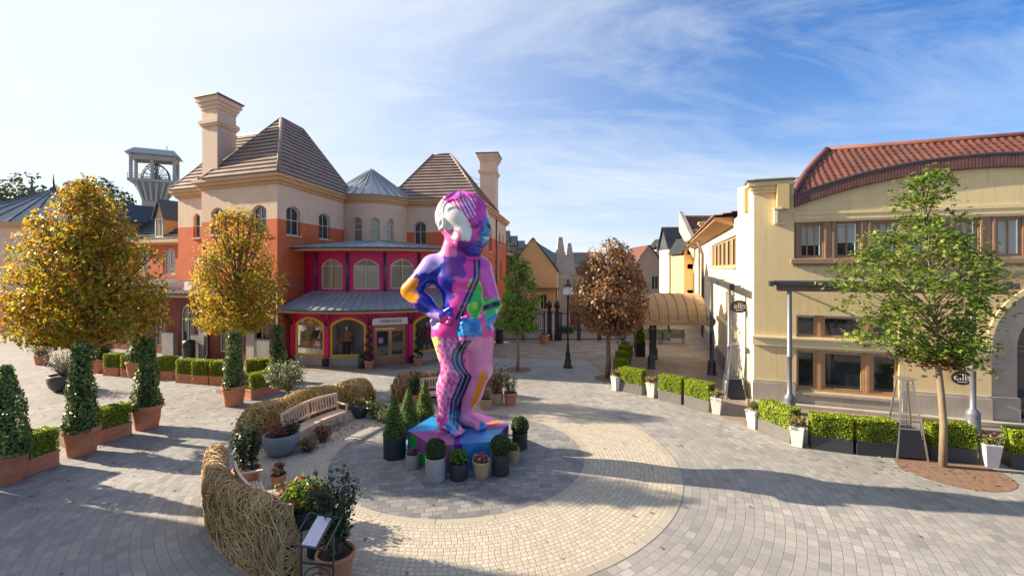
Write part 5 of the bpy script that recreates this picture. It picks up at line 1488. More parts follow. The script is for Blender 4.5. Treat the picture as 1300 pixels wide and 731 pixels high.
# ------------------------------------------------------------------ mannequins in the windows
mq_skin = mat('mannequin_pale', (.72, .58, .46), .45, .04, 3, 40, 0)
def mannequin(label, px_, bay, face, kind):
    o = shopw[bay]; u = u_arc(RC, RG - .55, px_) * RG / (RG - .55)
    p = FG(u, .52, .55)
    t = thing('mannequin', label, 'mannequin', p, u / RG + face, 'mannequins in the shop windows')
    def body(P):
        d = sd_cap(P, (0, 0, 1.02), (0, 0, 1.22), .115, .125); d = smin(d, sd_ell(P, (0, 0, .88), (.15, .11, .12)), .06)
        d = smin(d, sd_cap(P, (-.16, 0, 1.31), (.16, 0, 1.31), .055, .055), .06); d = smin(d, sd_cap(P, (0, 0, 1.3), (0, -.01, 1.46), .05, .045), .04)
        d = smin(d, sd_ell(P, (0, -.02, 1.56), (.078, .095, .115)), .03); d = smin(d, sd_ell(P, (0, -.115, 1.55), (.012, .02, .02)), .02)
        for s, kx, fy in ((-1, -.13, .06), (1, .12, -.1)):
            d = smin(d, sd_cap(P, (s * .08, 0, .84), (kx, -.02, .47), .085, .055), .04); d = smin(d, sd_cap(P, (kx, -.02, .47), (kx * 1.25, fy, .09), .055, .035), .03)
            d = smin(d, sd_cap(P, (kx * 1.25, fy, .06), (kx * 1.4, fy - .15, .03), .035, .028), .02)
            ex = .27 if s < 0 else .24
            d = smin(d, sd_cap(P, (s * .18, 0, 1.3), (s * ex, .03, 1.04), .045, .036), .03); d = smin(d, sd_cap(P, (s * ex, .03, 1.04), (s * (ex + .01), -.1, .82), .036, .026), .02)
            d = smin(d, sd_ell(P, (s * (ex + .01), -.13, .76), (.025, .035, .055)), .02)
        return d
    sdf_mesh('body', body, (-.4, -.35, -.02), (.4, .3, 1.75), .022, mq_skin, t)
    grow = lambda a, b, z0, z1: (lambda P: smax(smax(body(P) - a, z0 - P[..., 2], .01), P[..., 2] - z1, .01))
    def cloth(name, e, z0, z1, c, flare=0.0):
        mm = mat('cloth_' + name + '_' + kind, c, .8, .25, 8, 60, .1)
        f = grow(e, 0, z0, z1)
        if flare:
            g = f; f = lambda P: smin(g(P), smax(smax(np.sqrt(P[..., 0] ** 2 + (P[..., 1] * 1.25) ** 2) - (.15 + (z1 - P[..., 2]) * flare), z0 - P[..., 2], .01), P[..., 2] - z1, .01), .01)
        sdf_mesh(name, f, (-.46, -.4, max(.0, z0 - .06)), (.46, .36, z1 + .06), .022, mm, t)
    if kind == 'skirt': cloth('top', .018, .92, 1.38, (.03, .02, .022)); cloth('skirt', .02, .60, .93, (.36, .10, .02), .3)
    elif kind == 'jacket': cloth('jacket', .045, .78, 1.40, (.25, .14, .05)); cloth('trousers', .025, .06, .8, (.02, .02, .025))
    else: cloth('dress', .03, .35, 1.40, (.13, .035, .03), .12)
    return t
mannequin('mannequin in black top and rust brown skirt in the pale lit window', 402, 0, .25, 'skirt')
mannequin('mannequin in a tan and brown jacket and dark trousers in the middle window', 440, 1, 0, 'jacket')
mannequin('mannequin in a dark red patterned outfit in the window right of the double door', 542, 2, -.2, 'dress')
# ================================================================== planting
mat('terracotta', (.56, .235, .125), .85, .16, 2.2, 30, .2, dirt=.22, streak=.15)
mat('soil', (.05, .033, .022), .95, .3, 6, 60, .5)
mat('dark_planter', (.045, .048, .053), .55, .14, 2, 40, .08)
mat('grey_planter', (.13, .125, .12), .6, .12, 2, 40, .08)
mat('charcoal_pot', (.035, .04, .043), .5, .14, 2, 40, .06)
mat('slate_bowl', (.20, .215, .235), .6, .12, 1.6, 40, .1)
mat('dark_bowl', (.04, .052, .058), .45, .12, 2, 40, .06)
mat('concrete_pot', (.36, .36, .355), .75, .12, 3, 40, .15)
mat('white_pot', (.68, .65, .60), .7, .07, 2, 40, .1, dirt=.1)
mat('bark', (.17, .12, .085), .9, .25, 5, 40, .6)
mat('pale_bark', (.25, .185, .125), .85, .2, 4, 40, .5)
mat('teak', (.72, .55, .39), .6, .12, 3, 60, .12)
mat('basket', (.47, .33, .18), .8, .25, 20, 90, .6)
mat('leaf_core', (.018, .032, .008), .9, .3, 6, 30, 0)
mat('twig_core', (.06, .032, .012), .95, .4, 8, 50, .6)
LM = dict(
    autumn=leafmat('autumn_leaf', [(0, (.20, .06, .025)), (.16, (.44, .13, .028)), (.3, (.66, .27, .028)), (.43, (.74, .48, .04)), (.55, (.50, .48, .04)), (.68, (.27, .33, .03)), (.82, (.13, .20, .02)), (.92, (.30, .14, .04)), (1, (.46, .15, .04))], .5, .5, 1.15),
    russet=leafmat('russet_leaf', [(0, (.10, .045, .026)), (.25, (.21, .09, .045)), (.5, (.31, .15, .07)), (.72, (.42, .25, .11)), (.88, (.16, .15, .04)), (1, (.52, .34, .16))], .3, .45, .9),
    green=leafmat('green_leaf', [(0, (.05, .12, .015)), (.35, (.12, .26, .022)), (.65, (.22, .38, .035)), (.9, (.38, .48, .06)), (1, (.58, .54, .09))], .4, .45, 1.1),
    maple=leafmat('maple_leaf', [(0, (.05, .10, .018)), (.3, (.11, .20, .03)), (.6, (.23, .31, .05)), (.85, (.38, .42, .10)), (1, (.30, .18, .05))], .45, .45, 1.3),
    mapler=leafmat('maple_red_leaf', [(0, (.07, .025, .02)), (.5, (.19, .05, .035)), (.8, (.16, .12, .03)), (1, (.27, .09, .04))], .35, .45, 1.3),
    ivy=leafmat('ivy_leaf', [(0, (.025, .05, .016)), (.3, (.065, .12, .026)), (.55, (.14, .21, .042)), (.78, (.28, .35, .09)), (1, (.48, .50, .2))], .2, .35, 1.5),
    box=leafmat('box_leaf', [(0, (.09, .16, .012)), (.35, (.22, .31, .02)), (.7, (.39, .46, .028)), (1, (.54, .56, .05))], .35, .4, 2.0),
    ball=leafmat('ball_leaf', [(0, (.014, .035, .008)), (.5, (.04, .08, .016)), (1, (.10, .15, .03))], .2, .35, 3),
    conif=leafmat('conifer_leaf', [(0, (.04, .10, .012)), (.5, (.10, .20, .022)), (1, (.22, .34, .04))], .3, .5, 2.5),
    holly=leafmat('holly_leaf', [(0, (.014, .034, .014)), (.5, (.035, .07, .024)), (.85, (.09, .13, .05)), (1, (.27, .3, .17))], .15, .4, 3),
    varieg=leafmat('variegated_leaf', [(0, (.06, .09, .035)), (.4, (.16, .20, .085)), (.75, (.34, .36, .2)), (1, (.5, .5, .34))], .3, .4, 2),
    silver=leafmat('silver_leaf', [(0, (.12, .12, .08)), (.5, (.30, .29, .2)), (1, (.5, .46, .33))], .3, .5, 2),
    heath=leafmat('heather_leaf', [(0, (.05, .07, .025)), (.45, (.20, .06, .04)), (.75, (.32, .09, .08)), (1, (.42, .25, .16))], .3, .5, 3),
    dry=leafmat('dry_leaf', [(0, (.12, .10, .03)), (.4, (.22, .17, .06)), (.8, (.34, .22, .10)), (1, (.12, .16, .04))], .3, .5, 3),
    flower=leafmat('flower_petal', [(0, (.35, .012, .02)), (.6, (.5, .025, .035)), (1, (.42, .05, .07))], .3, .5, 2),
    pinkf=leafmat('pink_petal', [(0, (.45, .13, .15)), (.6, (.62, .25, .25)), (1, (.7, .45, .4))], .3, .5, 2),
    trail=leafmat('trailing_leaf', [(0, (.06, .10, .02)), (.45, (.17, .22, .06)), (.7, (.36, .33, .15)), (.85, (.42, .20, .08)), (1, (.55, .4, .25))], .3, .45, 4),
    far=leafmat('far_leaf', [(0, (.03, .06, .025)), (.5, (.06, .10, .04)), (1, (.11, .16, .06))], .2, .6, .3))
WICK = leafmat('willow_rod', [(0, (.15, .075, .025)), (.3, (.40, .24, .085)), (.65, (.68, .48, .22)), (1, (.84, .68, .42))], .05, .55, 1.5, .3)
straw = leafmat('straw_rod', [(0, (.26, .14, .04)), (.35, (.54, .34, .10)), (.7, (.74, .52, .19)), (1, (.84, .68, .36))], .1, .55, 1.5, .3)

def fin(t, x, y, rz=0.0, z=0.0): t.location = (x, y, z); t.rotation_euler = (0, 0, rz); return t
def rnd(n, *s): return RNG.uniform(-1, 1, size=(n,) + s)
def ball_pts(n, c, r, inner=.8):
    d = RNG.normal(size=(n, 3)); d /= np.linalg.norm(d, axis=1)[:, None]
    k = RNG.uniform(inner, 1.03, size=n)[:, None]
    return np.array(c) + d * k * np.array(r), d
def box_pts(n, L, Wd, z0, z1):
    A = np.array([L * Wd, L * (z1 - z0), L * (z1 - z0), Wd * (z1 - z0), Wd * (z1 - z0)]); f = RNG.choice(5, size=n, p=A / A.sum())
    P = rnd(n, 3) * np.array([L / 2, Wd / 2, (z1 - z0) / 2]) + np.array([0, 0, (z0 + z1) / 2]); N = np.zeros((n, 3))
    dep = np.abs(RNG.normal(0, .025, n)) - .015
    for i, (ax, s) in enumerate(((2, 1), (1, 1), (1, -1), (0, 1), (0, -1))):
        m = f == i; lim = (z1 if ax == 2 else (Wd / 2 if ax == 1 else L / 2)) * (1 if ax == 2 else s)
        P[m, ax] = lim - (dep[m] * (1 if ax == 2 else s)); N[m, ax] = 1 if ax == 2 else s
    wob = .025 * np.sin(P[:, 0] * 7 + 1) * np.cos(P[:, 1] * 9)
    P += N * wob[:, None]
    return P, N
# ---------------------------------------------------------------- hedge troughs
def hedge_proto(name, trm, L, Wd, ht, H, label, group, n=3000, rim=True):
    t = thing(name, label, 'planter', (0, 0, 0), 0, group)
    mb = MB(); mb.box(0, 0, ht / 2, L, Wd, ht); 
    if rim: mb.box(0, 0, ht - .035, L + .035, Wd + .035, .06); mb.box(0, 0, .025, L + .02, Wd + .02, .05)
    tr_ = mb.build('trough', trm, t, bevel=.012)
    if rim:
        k = MB()
        for s in (-1, 1):
            k.tube([(x * L * .4, s * (Wd / 2 + .006), ht * .62 - .09 * math.sin(PI * (x + 1) / 2)) for x in [-1 + i / 6 for i in range(13)]], .018, 5)
        k.build('garland_relief', trm, tr_)
    mb = MB(); mb.box(0, 0, (ht + H) / 2 - .03, L - .12, Wd - .12, H - ht - .04); c = mb.build('hedge_wood', W['leaf_core'], t)
    P, N = box_pts(n, L - .04, Wd - .02, ht + .0, H)
    quads_object('hedge', leaf_quads(P, .048, N, .7), LM['box'], t)
    return t
TG, DG, SG = 'box hedges in terracotta troughs', 'box hedges in dark grey troughs', 'small box hedges in terracotta boxes'
proto = {'t': hedge_proto('hedge_trough', W['terracotta'], 1.0, .5, .42, 1.04, '', TG, 5200), 's': hedge_proto('hedge_trough', W['terracotta'], .88, .5, .42, 1.1, '', SG, 4200),
         'd': hedge_proto('hedge_trough', W['dark_planter'], 1.12, .48, .42, 1.04, '', DG, 5200, False), 'g': hedge_proto('hedge_trough', W['grey_planter'], 1.12, .48, .42, 1.04, '', DG, 5200, False)}
used = set()
def hedge(kind, x, y, rz, label, Ls=1.0, group=None):
    if kind not in used: used.add(kind); t = proto[kind]; fin(t, x, y, rz); t['label'] = label
    else: t = copy_tree(proto[kind], (x, y, 0), rz, label)
    t.scale = (Ls, 1, 1)
    return t
# terracotta troughs between the tall pots at the left
hedge('t', -13.02, 12.60, R_(80), 'terracotta hedge trough nearest the left edge, between the first two ivy pots', .98)
hedge('t', -12.98, 15.0, R_(72), 'terracotta hedge trough between the second and third ivy pots', 1.0)
hedge('t', -10.75, 20.0, R_(62), 'terracotta hedge trough right of the ivy pot under the smaller orange tree', 1.3)
for (x, y), lb in ((G(141, 477), 'small hedge box at the left end of the back row by the large terracotta pot'), (G(163, 479), 'small hedge box second from the left in the back row'),
                   (G(208.5, 482), 'small hedge box standing alone right of the third ivy pot'), (G(234, 486), 'small hedge box left of the trio beside the litter bin'),
                   (G(254, 487.7), 'small hedge box in the middle of the trio in front of the grey piers'), (G(277, 489), 'small hedge box right of the trio, behind the ivy pot of the smaller tree'),
                   (G(322, 486), 'small hedge box half hidden behind the variegated bush'), (G(340, 485), 'small hedge box closest to the magenta shopfront')):
    hedge('s', x, y + .25, R_(-8), lb)
def edge_hedge(kind, a, b, label, side=1):
    a, b = Vector(G(*a)), Vector(G(*b)); d = (b - a); L = d.length; d.normalize(); n = Vector((-d.y, d.x)) * side
    c = (a + b) / 2 + n * .25
    return hedge(kind, c.x, c.y, math.atan2(d.y, d.x), label, L / 1.12 * .97)
edge_hedge('g', (785.4, 496), (815, 502), 'grey hedge trough nearest the brown tree, first of the curve')
edge_hedge('g', (834.7, 507), (865, 514), 'grey hedge trough left of the middle in the group of three by the canopy')
edge_hedge('g', (867.5, 514.4), (900, 523.4), 'grey hedge trough at the right end of the group by the canopy, before the gap')
edge_hedge('g', (961, 545.6), (1003, 563), 'grey hedge trough right of the gap, at an angle to the yellow building')
edge_hedge('d', (1029, 570), (1084.5, 577), 'dark hedge trough under the left ground floor window')
edge_hedge('d', (1087, 577.3), (1143, 582), 'dark hedge trough directly left of the front patio heater')
edge_hedge('d', (1181, 583.5), (1243, 590), 'dark hedge trough behind the trunk of the green maple')
edge_hedge('d', (1283, 594.6), (1345, 602), 'dark hedge trough cut by the right edge')
for i, ((x, y), lb) in enumerate(((G(779, 484), 'dark low hedge trough right against the brown tree'), (G(781.5, 472), 'dark low hedge trough second behind the brown tree trunk'), (G(785, 463), 'dark low hedge trough third in the line towards the menu board'), (G(788.5, 456), 'dark low hedge trough beside the menu board foot'))):
    hedge('g', x + .42, y + .3, R_(8), lb, .55)

# ---------------------------------------------------------------- pots
def pot_terra(mb, r0, r1, h, n=28):
    mb.lathe([(r0 * .96, 0), (r0, .015), (r0 + (r1 - r0) * .42, h * .45), (r0 + (r1 - r0) * .46, h * .47), (r0 + (r1 - r0) * .5, h * .5), (r1 * .90, h * .80), (r1 * .97, h * .82), (r1 * 1.01, h * .85), (r1 * 1.01, h * .97), (r1 * .98, h), (r1 * .88, h), (r1 * .85, h * .9)], n=n, cap1=False)
def pot_cyl(mb, r, h, n=28): mb.lathe([(r * .94, 0), (r * .96, .01), (r, h * .97), (r, h), (r * .92, h), (r * .9, h * .9)], n=n, cap1=False)
def pot_bowl(mb, r, h, n=32): mb.lathe([(r * .55, 0), (r * .62, .01), (r * .86, h * .28), (r * .99, h * .62), (r * 1.0, h * .8), (r * .94, h * .98), (r * .91, h), (r * .86, h * .98), (r * .84, h * .85)], n=n, cap1=False)
def pot_basket(mb, r0, r1, h, n=26):
    prof = []
    for i in range(15):
        t = i / 14; r = r0 + (r1 - r0) * t; prof.append((r + (.012 if i % 2 else 0), h * t))
    prof += [(r1 * .9, h), (r1 * .86, h * .9)]; mb.lathe(prof, n=n, cap1=False)
    for s in (-1, 1): mb.tube([(s * (r1 + .005), -.06 + .12 * k / 6, h + .09 * math.sin(PI * k / 6)) for k in range(7)], .015, 5)
def soil(t, r, z):
    mb = MB(); n = 20; mb.lathe([(r, z), (r * .5, z + .03), (.01, z + .035)], n=n, cap0=False); mb.build('soil', W['soil'], t)
def twigs(mb, n, r, h, z0, r0=.018, seg=6, lean=.8, base=.08):
    tips = []
    for i in range(n):
        a = random.uniform(0, 2 * PI); out = r * random.uniform(.25, 1); hh = h * random.uniform(.6, 1) * (1 - .35 * (out / r) ** 2)
        b = (base * math.cos(a), base * math.sin(a))
        pts = [(b[0] + (out - base) * math.cos(a + .3 * math.sin(k * 1.3 + i)) * (k / seg) ** 1.25 * lean, b[1] + (out - base) * math.sin(a + .3 * math.sin(k * 1.3 + i)) * (k / seg) ** 1.25 * lean, z0 + hh * k / seg) for k in range(seg + 1)]
        mb.tube(pts, [r0 * (1 - .75 * k / seg) for k in range(seg + 1)], 5); tips.append(pts)
    return tips
def along(paths, n, spread, start=.2):
    P = []
    for _ in range(n):
        p = random.choice(paths); k = random.uniform(start, 1) * (len(p) - 1); i = min(int(k), len(p) - 2)
        P.append(Vector(p[i]).lerp(Vector(p[i + 1]), k - i))
    return np.array(P) + RNG.normal(0, spread, size=(n, 3))

def ivy_pot(label, x, y, top, rb=.50, rt=.27, dense=4200, pot=True, r=.45, h=.80, group='tall ivy pyramids in terracotta pots', pointed=False):
    t = thing('ivy_pot', label, 'potted plant', (0, 0, 0), 0, group)
    mb = MB(); pot_terra(mb, r * .72, r, h); p = mb.build('pot', W['terracotta'], t)
    mb = MB(); mb.tube([(r * .80 * math.cos(a), r * .80 * math.sin(a), h * .42 + .04 * math.sin(a * 6)) for a in [2 * PI * i / 48 for i in range(49)]], .02, 5); mb.build('garland_relief', W['terracotta'], p)
    soil(t, r * .87, h * .9)
    mb = MB(); mb.lathe([(rb * .75, h * .9), (rt + (rb - rt) * .35 - .08, h + (top - h) * .35), (rt * .6, top - .25), (.03, top - .1)], n=14); mb.build('stem', W['leaf_core'], t)
    n = dense; u = RNG.uniform(0, 1, n) ** 1.25; a = RNG.uniform(0, 2 * PI, n)
    rr = rt + (rb - rt) * (1 - u) ** 1.6 if not pointed else rb * (1 - u ** 1.6) + .06
    rr = rr * (1 + .10 * np.sin(3 * a + 9 * u) + .1 * np.sin(17 * u + 2 * a)) + RNG.normal(0, .03, n)
    P = np.stack([rr * np.cos(a), rr * np.sin(a), h * .9 + u * (top - h * .9)], 1); N = np.stack([np.cos(a), np.sin(a), .35 + 0 * a], 1)
    quads_object('foliage', leaf_quads(P, .074, N, .72, up=.1), LM['ivy'], t)
    return fin(t, x, y, random.uniform(0, 6))
def gpot(x, y, r): X, Y = G(x, y); k = (Y + r * .8) / Y; return X * k, Y * k
ivy_pot('ivy pyramid in the terracotta pot cut by the left edge, with a pointed top', *gpot(8, 620, .42), 3.0, .38, .16, pointed=True, dense=5000)
ivy_pot('ivy pyramid in a terracotta pot under the big orange tree', *gpot(104, 582, .42), 3.3, .43, .19, dense=4800)
ivy_pot('ivy pyramid in a terracotta pot third from the left edge, right of the big tree', *gpot(186.5, 547.5, .42), 3.15, .42, .2, dense=4600)
ivy_pot('ivy pyramid in a plain terracotta pot under the smaller orange tree', *gpot(297, 517, .4), 3.0, .40, .2, dense=4200)
ivy_pot('ivy pyramid rising behind the variegated bush next to the magenta shopfront', *gpot(353, 494, .4), 2.9, .42, .2, dense=2600)
ivy_pot('ivy pot half hidden behind the third ivy pyramid', *gpot(173, 480, .4), 2.6, .4, .2, dense=1800)

def tree(name, label, cat, x, y, prof, cz, n_clump, n_leaf, lm, size, trunk_r, trunk_h, sigma=.28, bark='bark', offset=(0, 0), limbs=9, flat=1.0, depth=1.0, lean=(0, 0)):
    t = thing(name, label, cat, (0, 0, 0))
    zs = np.array([p[0] for p in prof]); rs = np.array([p[1] for p in prof])
    rad = lambda z: np.interp(z, zs, rs)
    # clump centres spread through the crown
    C = []
    while len(C) < n_clump:
        z = random.uniform(zs[0], zs[-1]); r = float(rad(z)); a = random.uniform(0, 2 * PI)
        if random.random() > (r / rs.max()) ** 1.2: continue
        q = r * math.sqrt(random.uniform(.12, 1)) * random.uniform(.88, 1.02)
        C.append((offset[0] + q * math.cos(a), offset[1] + q * math.sin(a), z))
    C = np.array(C); C[:, 1] *= depth
    mb = MB(); top = zs[-1] - .4
    ax = [(lean[0] * (k / 8) ** 1.5 + offset[0] * (k / 8), lean[1] * (k / 8) ** 1.5 + offset[1] * (k / 8), top * k / 8) for k in range(9)]
    ax[1] = (ax[1][0] + .03, ax[1][1], ax[1][2])
    mb.tube([(0, 0, -.02)] + ax[1:], [trunk_r * 1.25] + [trunk_r * (1 - .85 * (k / 8) ** .9) + .015 for k in range(1, 9)], 9)
    tr_ = mb.build('trunk', W[bark], t)
    mb = MB(); 
    axn = np.array(ax)
    for i in range(min(len(C), limbs * 8)):
        c = C[i]; z0 = trunk_h + (c[2] - trunk_h) * random.uniform(.25, .6); z0 = min(max(z0, trunk_h * .92), top)
        b = np.array([np.interp(z0, axn[:, 2], axn[:, k]) for k in range(3)])
        m_ = b * .5 + c * .5 + np.array([0, 0, -.12 + .1 * random.random()]) * (c[2] - b[2])
        big = i < limbs
        mb.tube([b, b * .7 + m_ * .3, m_, m_ * .4 + c * .6, c], [trunk_r * (.5 if big else .26) * k + .012 for k in (1, .85, .6, .4, .15)], 5)
    mb.build('limbs', W[bark], t)
    idx = RNG.integers(0, len(C), n_leaf)
    P = C[idx] + RNG.normal(0, 1, (n_leaf, 3)) * np.array([sigma, sigma, sigma * .75 * flat])
    rr = np.hypot(P[:, 0] - offset[0], (P[:, 1] - offset[1]) / depth); ang = np.arctan2(P[:, 1], P[:, 0])
    lim = rad(np.clip(P[:, 2], zs[0], zs[-1])) * (1.03 + .07 * np.sin(ang * 5 + P[:, 2] * 2.3) + .05 * np.sin(ang * 11 + P[:, 2] * 5))
    ok = (rr < lim) & (P[:, 2] > zs[0] - .15) & (P[:, 2] < zs[-1] + .1)
    P = P[ok]; N = np.stack([(P[:, 0] - offset[0]), (P[:, 1] - offset[1]), .6 * (P[:, 2] - cz)], 1); N /= np.linalg.norm(N, axis=1)[:, None] + 1e-6
    quads_object('crown', maple_leaves(P, size, N), lm, t)
    return fin(t, x, y)
tree('autumn_tree', 'large orange and yellow autumn tree at the left, over the terracotta ivy pots', 'tree', -14.1, 15.35,
     [(2.85, .35), (2.98, 1.8), (3.4, 2.5), (4.1, 2.72), (5.0, 2.6), (5.9, 2.3), (6.8, 1.8), (7.7, 1.2), (8.35, .5), (8.6, .1)], 5.2, 250, 19000, LM['autumn'], .155, .13, 2.6, .29, limbs=12, offset=(-.1, .1), depth=.60)
tree('autumn_tree', 'smaller yellow autumn tree in front of the orange corner building', 'tree', -12.4, 21.2,
     [(2.45, .3), (2.6, 1.4), (3.0, 1.98), (3.8, 2.2), (4.9, 2.12), (6.0, 1.85), (7.0, 1.48), (7.8, 1.0), (8.25, .45), (8.42, .1)], 5.0, 190, 13500, LM['autumn'], .145, .11, 2.6, .27, limbs=10, offset=(-.1, 0), depth=.72)
tree('russet_tree', 'dense russet brown round headed tree beside the lamp post', 'tree', 4.78, 23.2,
     [(2.15, .3), (2.3, 1.15), (2.6, 1.6), (3.2, 1.82), (4.2, 1.8), (5.2, 1.6), (6.1, 1.25), (6.7, .8), (7.0, .15)], 4.0, 190, 10500, LM['russet'], .18, .12, 2.2, .27, limbs=10, offset=(.12, 0))
tree('green_tree', 'small bright green tree between the statue and the gate', 'tree', .30, 25.0,
     [(1.75, .15), (1.95, .9), (2.5, 1.3), (3.3, 1.38), (4.1, 1.15), (4.9, .95), (5.6, .7), (6.2, .4), (6.5, .08)], 3.7, 70, 2900, LM['green'], .21, .07, 1.7, .2, limbs=9, bark='pale_bark', offset=(.05, 0))
def big_maple(label, x, y):
    t = thing('maple_tree', label, 'tree', (0, 0, 0)); s = 46.0
    def w(px_, py_): return ((px_ - 1197) / s, 5.5 - (py_ - 340) / s)
    mb = MB(); lead = [w(1197, 593), w(1199, 540), w(1196, 500), w(1191, 462), w(1187, 420), w(1183, 370), w(1178, 320), w(1174, 270), w(1172, 228)]
    mb.tube([(q[0], .03 * math.sin(i), q[1]) for i, q in enumerate(lead)], [.10, .088, .08, .074, .056, .044, .034, .022, .010], 9); mb.build('trunk', W['pale_bark'], t)
    prof = [(228, 1155, 1188), (250, 1147, 1200), (275, 1140, 1212), (300, 1108, 1235), (322, 1098, 1252), (342, 1072, 1285), (362, 1066, 1288), (385, 1070, 1248), (405, 1098, 1240), (425, 1090, 1238), (440, 1128, 1236), (452, 1146, 1222)]
    pads = []
    for yy, xa, xb in prof:
        xc = np.interp(yy, [228, 470], [1172, 1192]); k = 3 if yy < 280 else (7 if yy < 320 else (10 if yy < 380 else 7))
        for i in range(k):
            a = 2 * PI * (i + random.random() * .7) / k; e = random.uniform(.35, .95)
            hw = (xb - xc if math.cos(a) > 0 else xc - xa); dep = .5 * ((xb - xa) / 2 / s) * 1.9
            pads.append(((xc - 1197 + hw * e * math.cos(a)) / s, dep * e * math.sin(a), 5.5 - (yy + random.uniform(-5, 5) - 340) / s, yy))
        for sd, xe in ((-1, xa), (1, xb)): pads.append(((xe - 1197 - sd * 20) / s, random.uniform(-.5, .5), 5.5 - (yy + random.uniform(-5, 5) - 340) / s, yy))
    mb = MB()
    for q in pads:
        z0 = max(2.75, q[2] - .35 - .42 * math.hypot(q[0], q[1])); bx = np.interp(z0, [w(0, 593)[1], w(0, 462)[1], w(0, 228)[1]], [0, -.13, -.54])
        b = np.array([bx, 0, z0]); c = np.array(q[:3]); m_ = b * .45 + c * .55 + np.array([0, 0, .05])
        mb.tube([b, m_, c], [.026, .016, .006], 5)
    mb.build('limbs', W['pale_bark'], t)
    g_, r_ = [], []
    for q in pads:
        n = 92 if q[3] > 290 else 76
        P = np.array(q[:3]) + RNG.normal(0, 1, (n, 3)) * np.array([.24, .24, .11]); P[:, 2] -= .5 * (np.hypot(P[:, 0] - q[0], P[:, 1] - q[1])) ** 2
        (r_ if (q[3] > 440 and random.random() < .4) or (q[3] > 380 and random.random() < .08) else g_).append(P)
    up = lambda P: np.tile(np.array([0, -.15, .9]), (len(P), 1))
    P = np.concatenate(g_); quads_object('crown', maple_leaves(P, .15, up(P), .6), LM['maple'], t)
    P = np.concatenate(r_); quads_object('crown', maple_leaves(P, .15, up(P), .6), LM['mapler'], t)
    return fin(t, x, y)
big_maple('green open maple with tiered branches in front of the yellow building', *G(1197, 592))
# big dark trees far behind on the left
tree('far_tree', 'dark green tree rising behind the glazed roof at the far left', 'tree', -62, 60, [(6, 2), (8, 6), (11, 7.2), (14, 6.4), (16.5, 4), (17.6, 1)], 12, 120, 5200, LM['far'], .62, .5, 6, .95, limbs=8)
tree('far_tree', 'dark tree partly hidden by the big orange tree, beyond the glazed roof', 'tree', -55.5, 62, [(6, 2), (8, 4), (11, 5), (14, 4.6), (16.4, 3.0), (17.8, .6)], 12, 80, 3600, LM['far'], .62, .4, 6, .9, limbs=8)
# thin bare trees by the gate
t = thing('sapling', 'thin sparse yellow leaved sapling right behind the lamp post', 'tree', (0, 0, 0)); mb = MB(); tw = twigs(mb, 14, 1.35, 6.2, 0.0, .05, 8, base=.05); mb.build('trunk', W['pale_bark'], t)
quads_object('crown', leaf_quads(along(tw, 420, .09, .45), .17), LM['autumn'], t); fin(t, 5.6, 41.0)

# ---------------------------------------------------------------- potted plants of many kinds
def ball_pot(label, x, y, pm, r, h, br, bz=None, kind='cyl', leaf='ball', n=2400, size=.04, stem=False):
    t = thing('ball_topiary', label, 'potted plant', (0, 0, 0)); mb = MB(); (pot_cyl(mb, r, h) if kind == 'cyl' else pot_terra(mb, r * .75, r, h)); mb.build('pot', pm, t); soil(t, r * .9, h * .92)
    zc = bz or h + br * .72
    mb = MB(); mb.ball(0, 0, zc, br * .86); 
    if stem: mb.tube([(0, 0, h * .9), (0, 0, zc)], .03, 6)
    mb.build('branches', W['leaf_core'], t)
    P, N = ball_pts(n, (0, 0, zc), (br, br, br), .9); quads_object('foliage', leaf_quads(P, size, N, .7), LM[leaf], t); return fin(t, x, y)
def conifer_pot(label, x, y, r, h, top, cr, n=2400):
    t = thing('conifer_pot', label, 'potted plant', (0, 0, 0)); mb = MB(); pot_cyl(mb, r, h); mb.build('pot', W['charcoal_pot'], t); soil(t, r * .9, h * .92)
    mb = MB(); mb.lathe([(cr * .75, h * .9), (cr * .8, h + .1), (cr * .4, (h + top) / 2), (.02, top - .12)], n=12); mb.build('branches', W['leaf_core'], t)
    u = RNG.uniform(0, 1, n) ** 1.3; a = RNG.uniform(0, 2 * PI, n); rr = cr * np.clip(1.02 * (1 - u) ** .85, .03, .94) * (1 + .08 * np.sin(5 * a + 14 * u)) * RNG.uniform(.9, 1.06, n)
    P = np.stack([rr * np.cos(a), rr * np.sin(a), h * .9 + u * (top - h * .9)], 1); N = np.stack([np.cos(a), np.sin(a), .9 + 0 * a], 1)
    quads_object('foliage', leaf_quads(P, .06, N, .45, up=.3), LM['conif'], t); return fin(t, x, y)
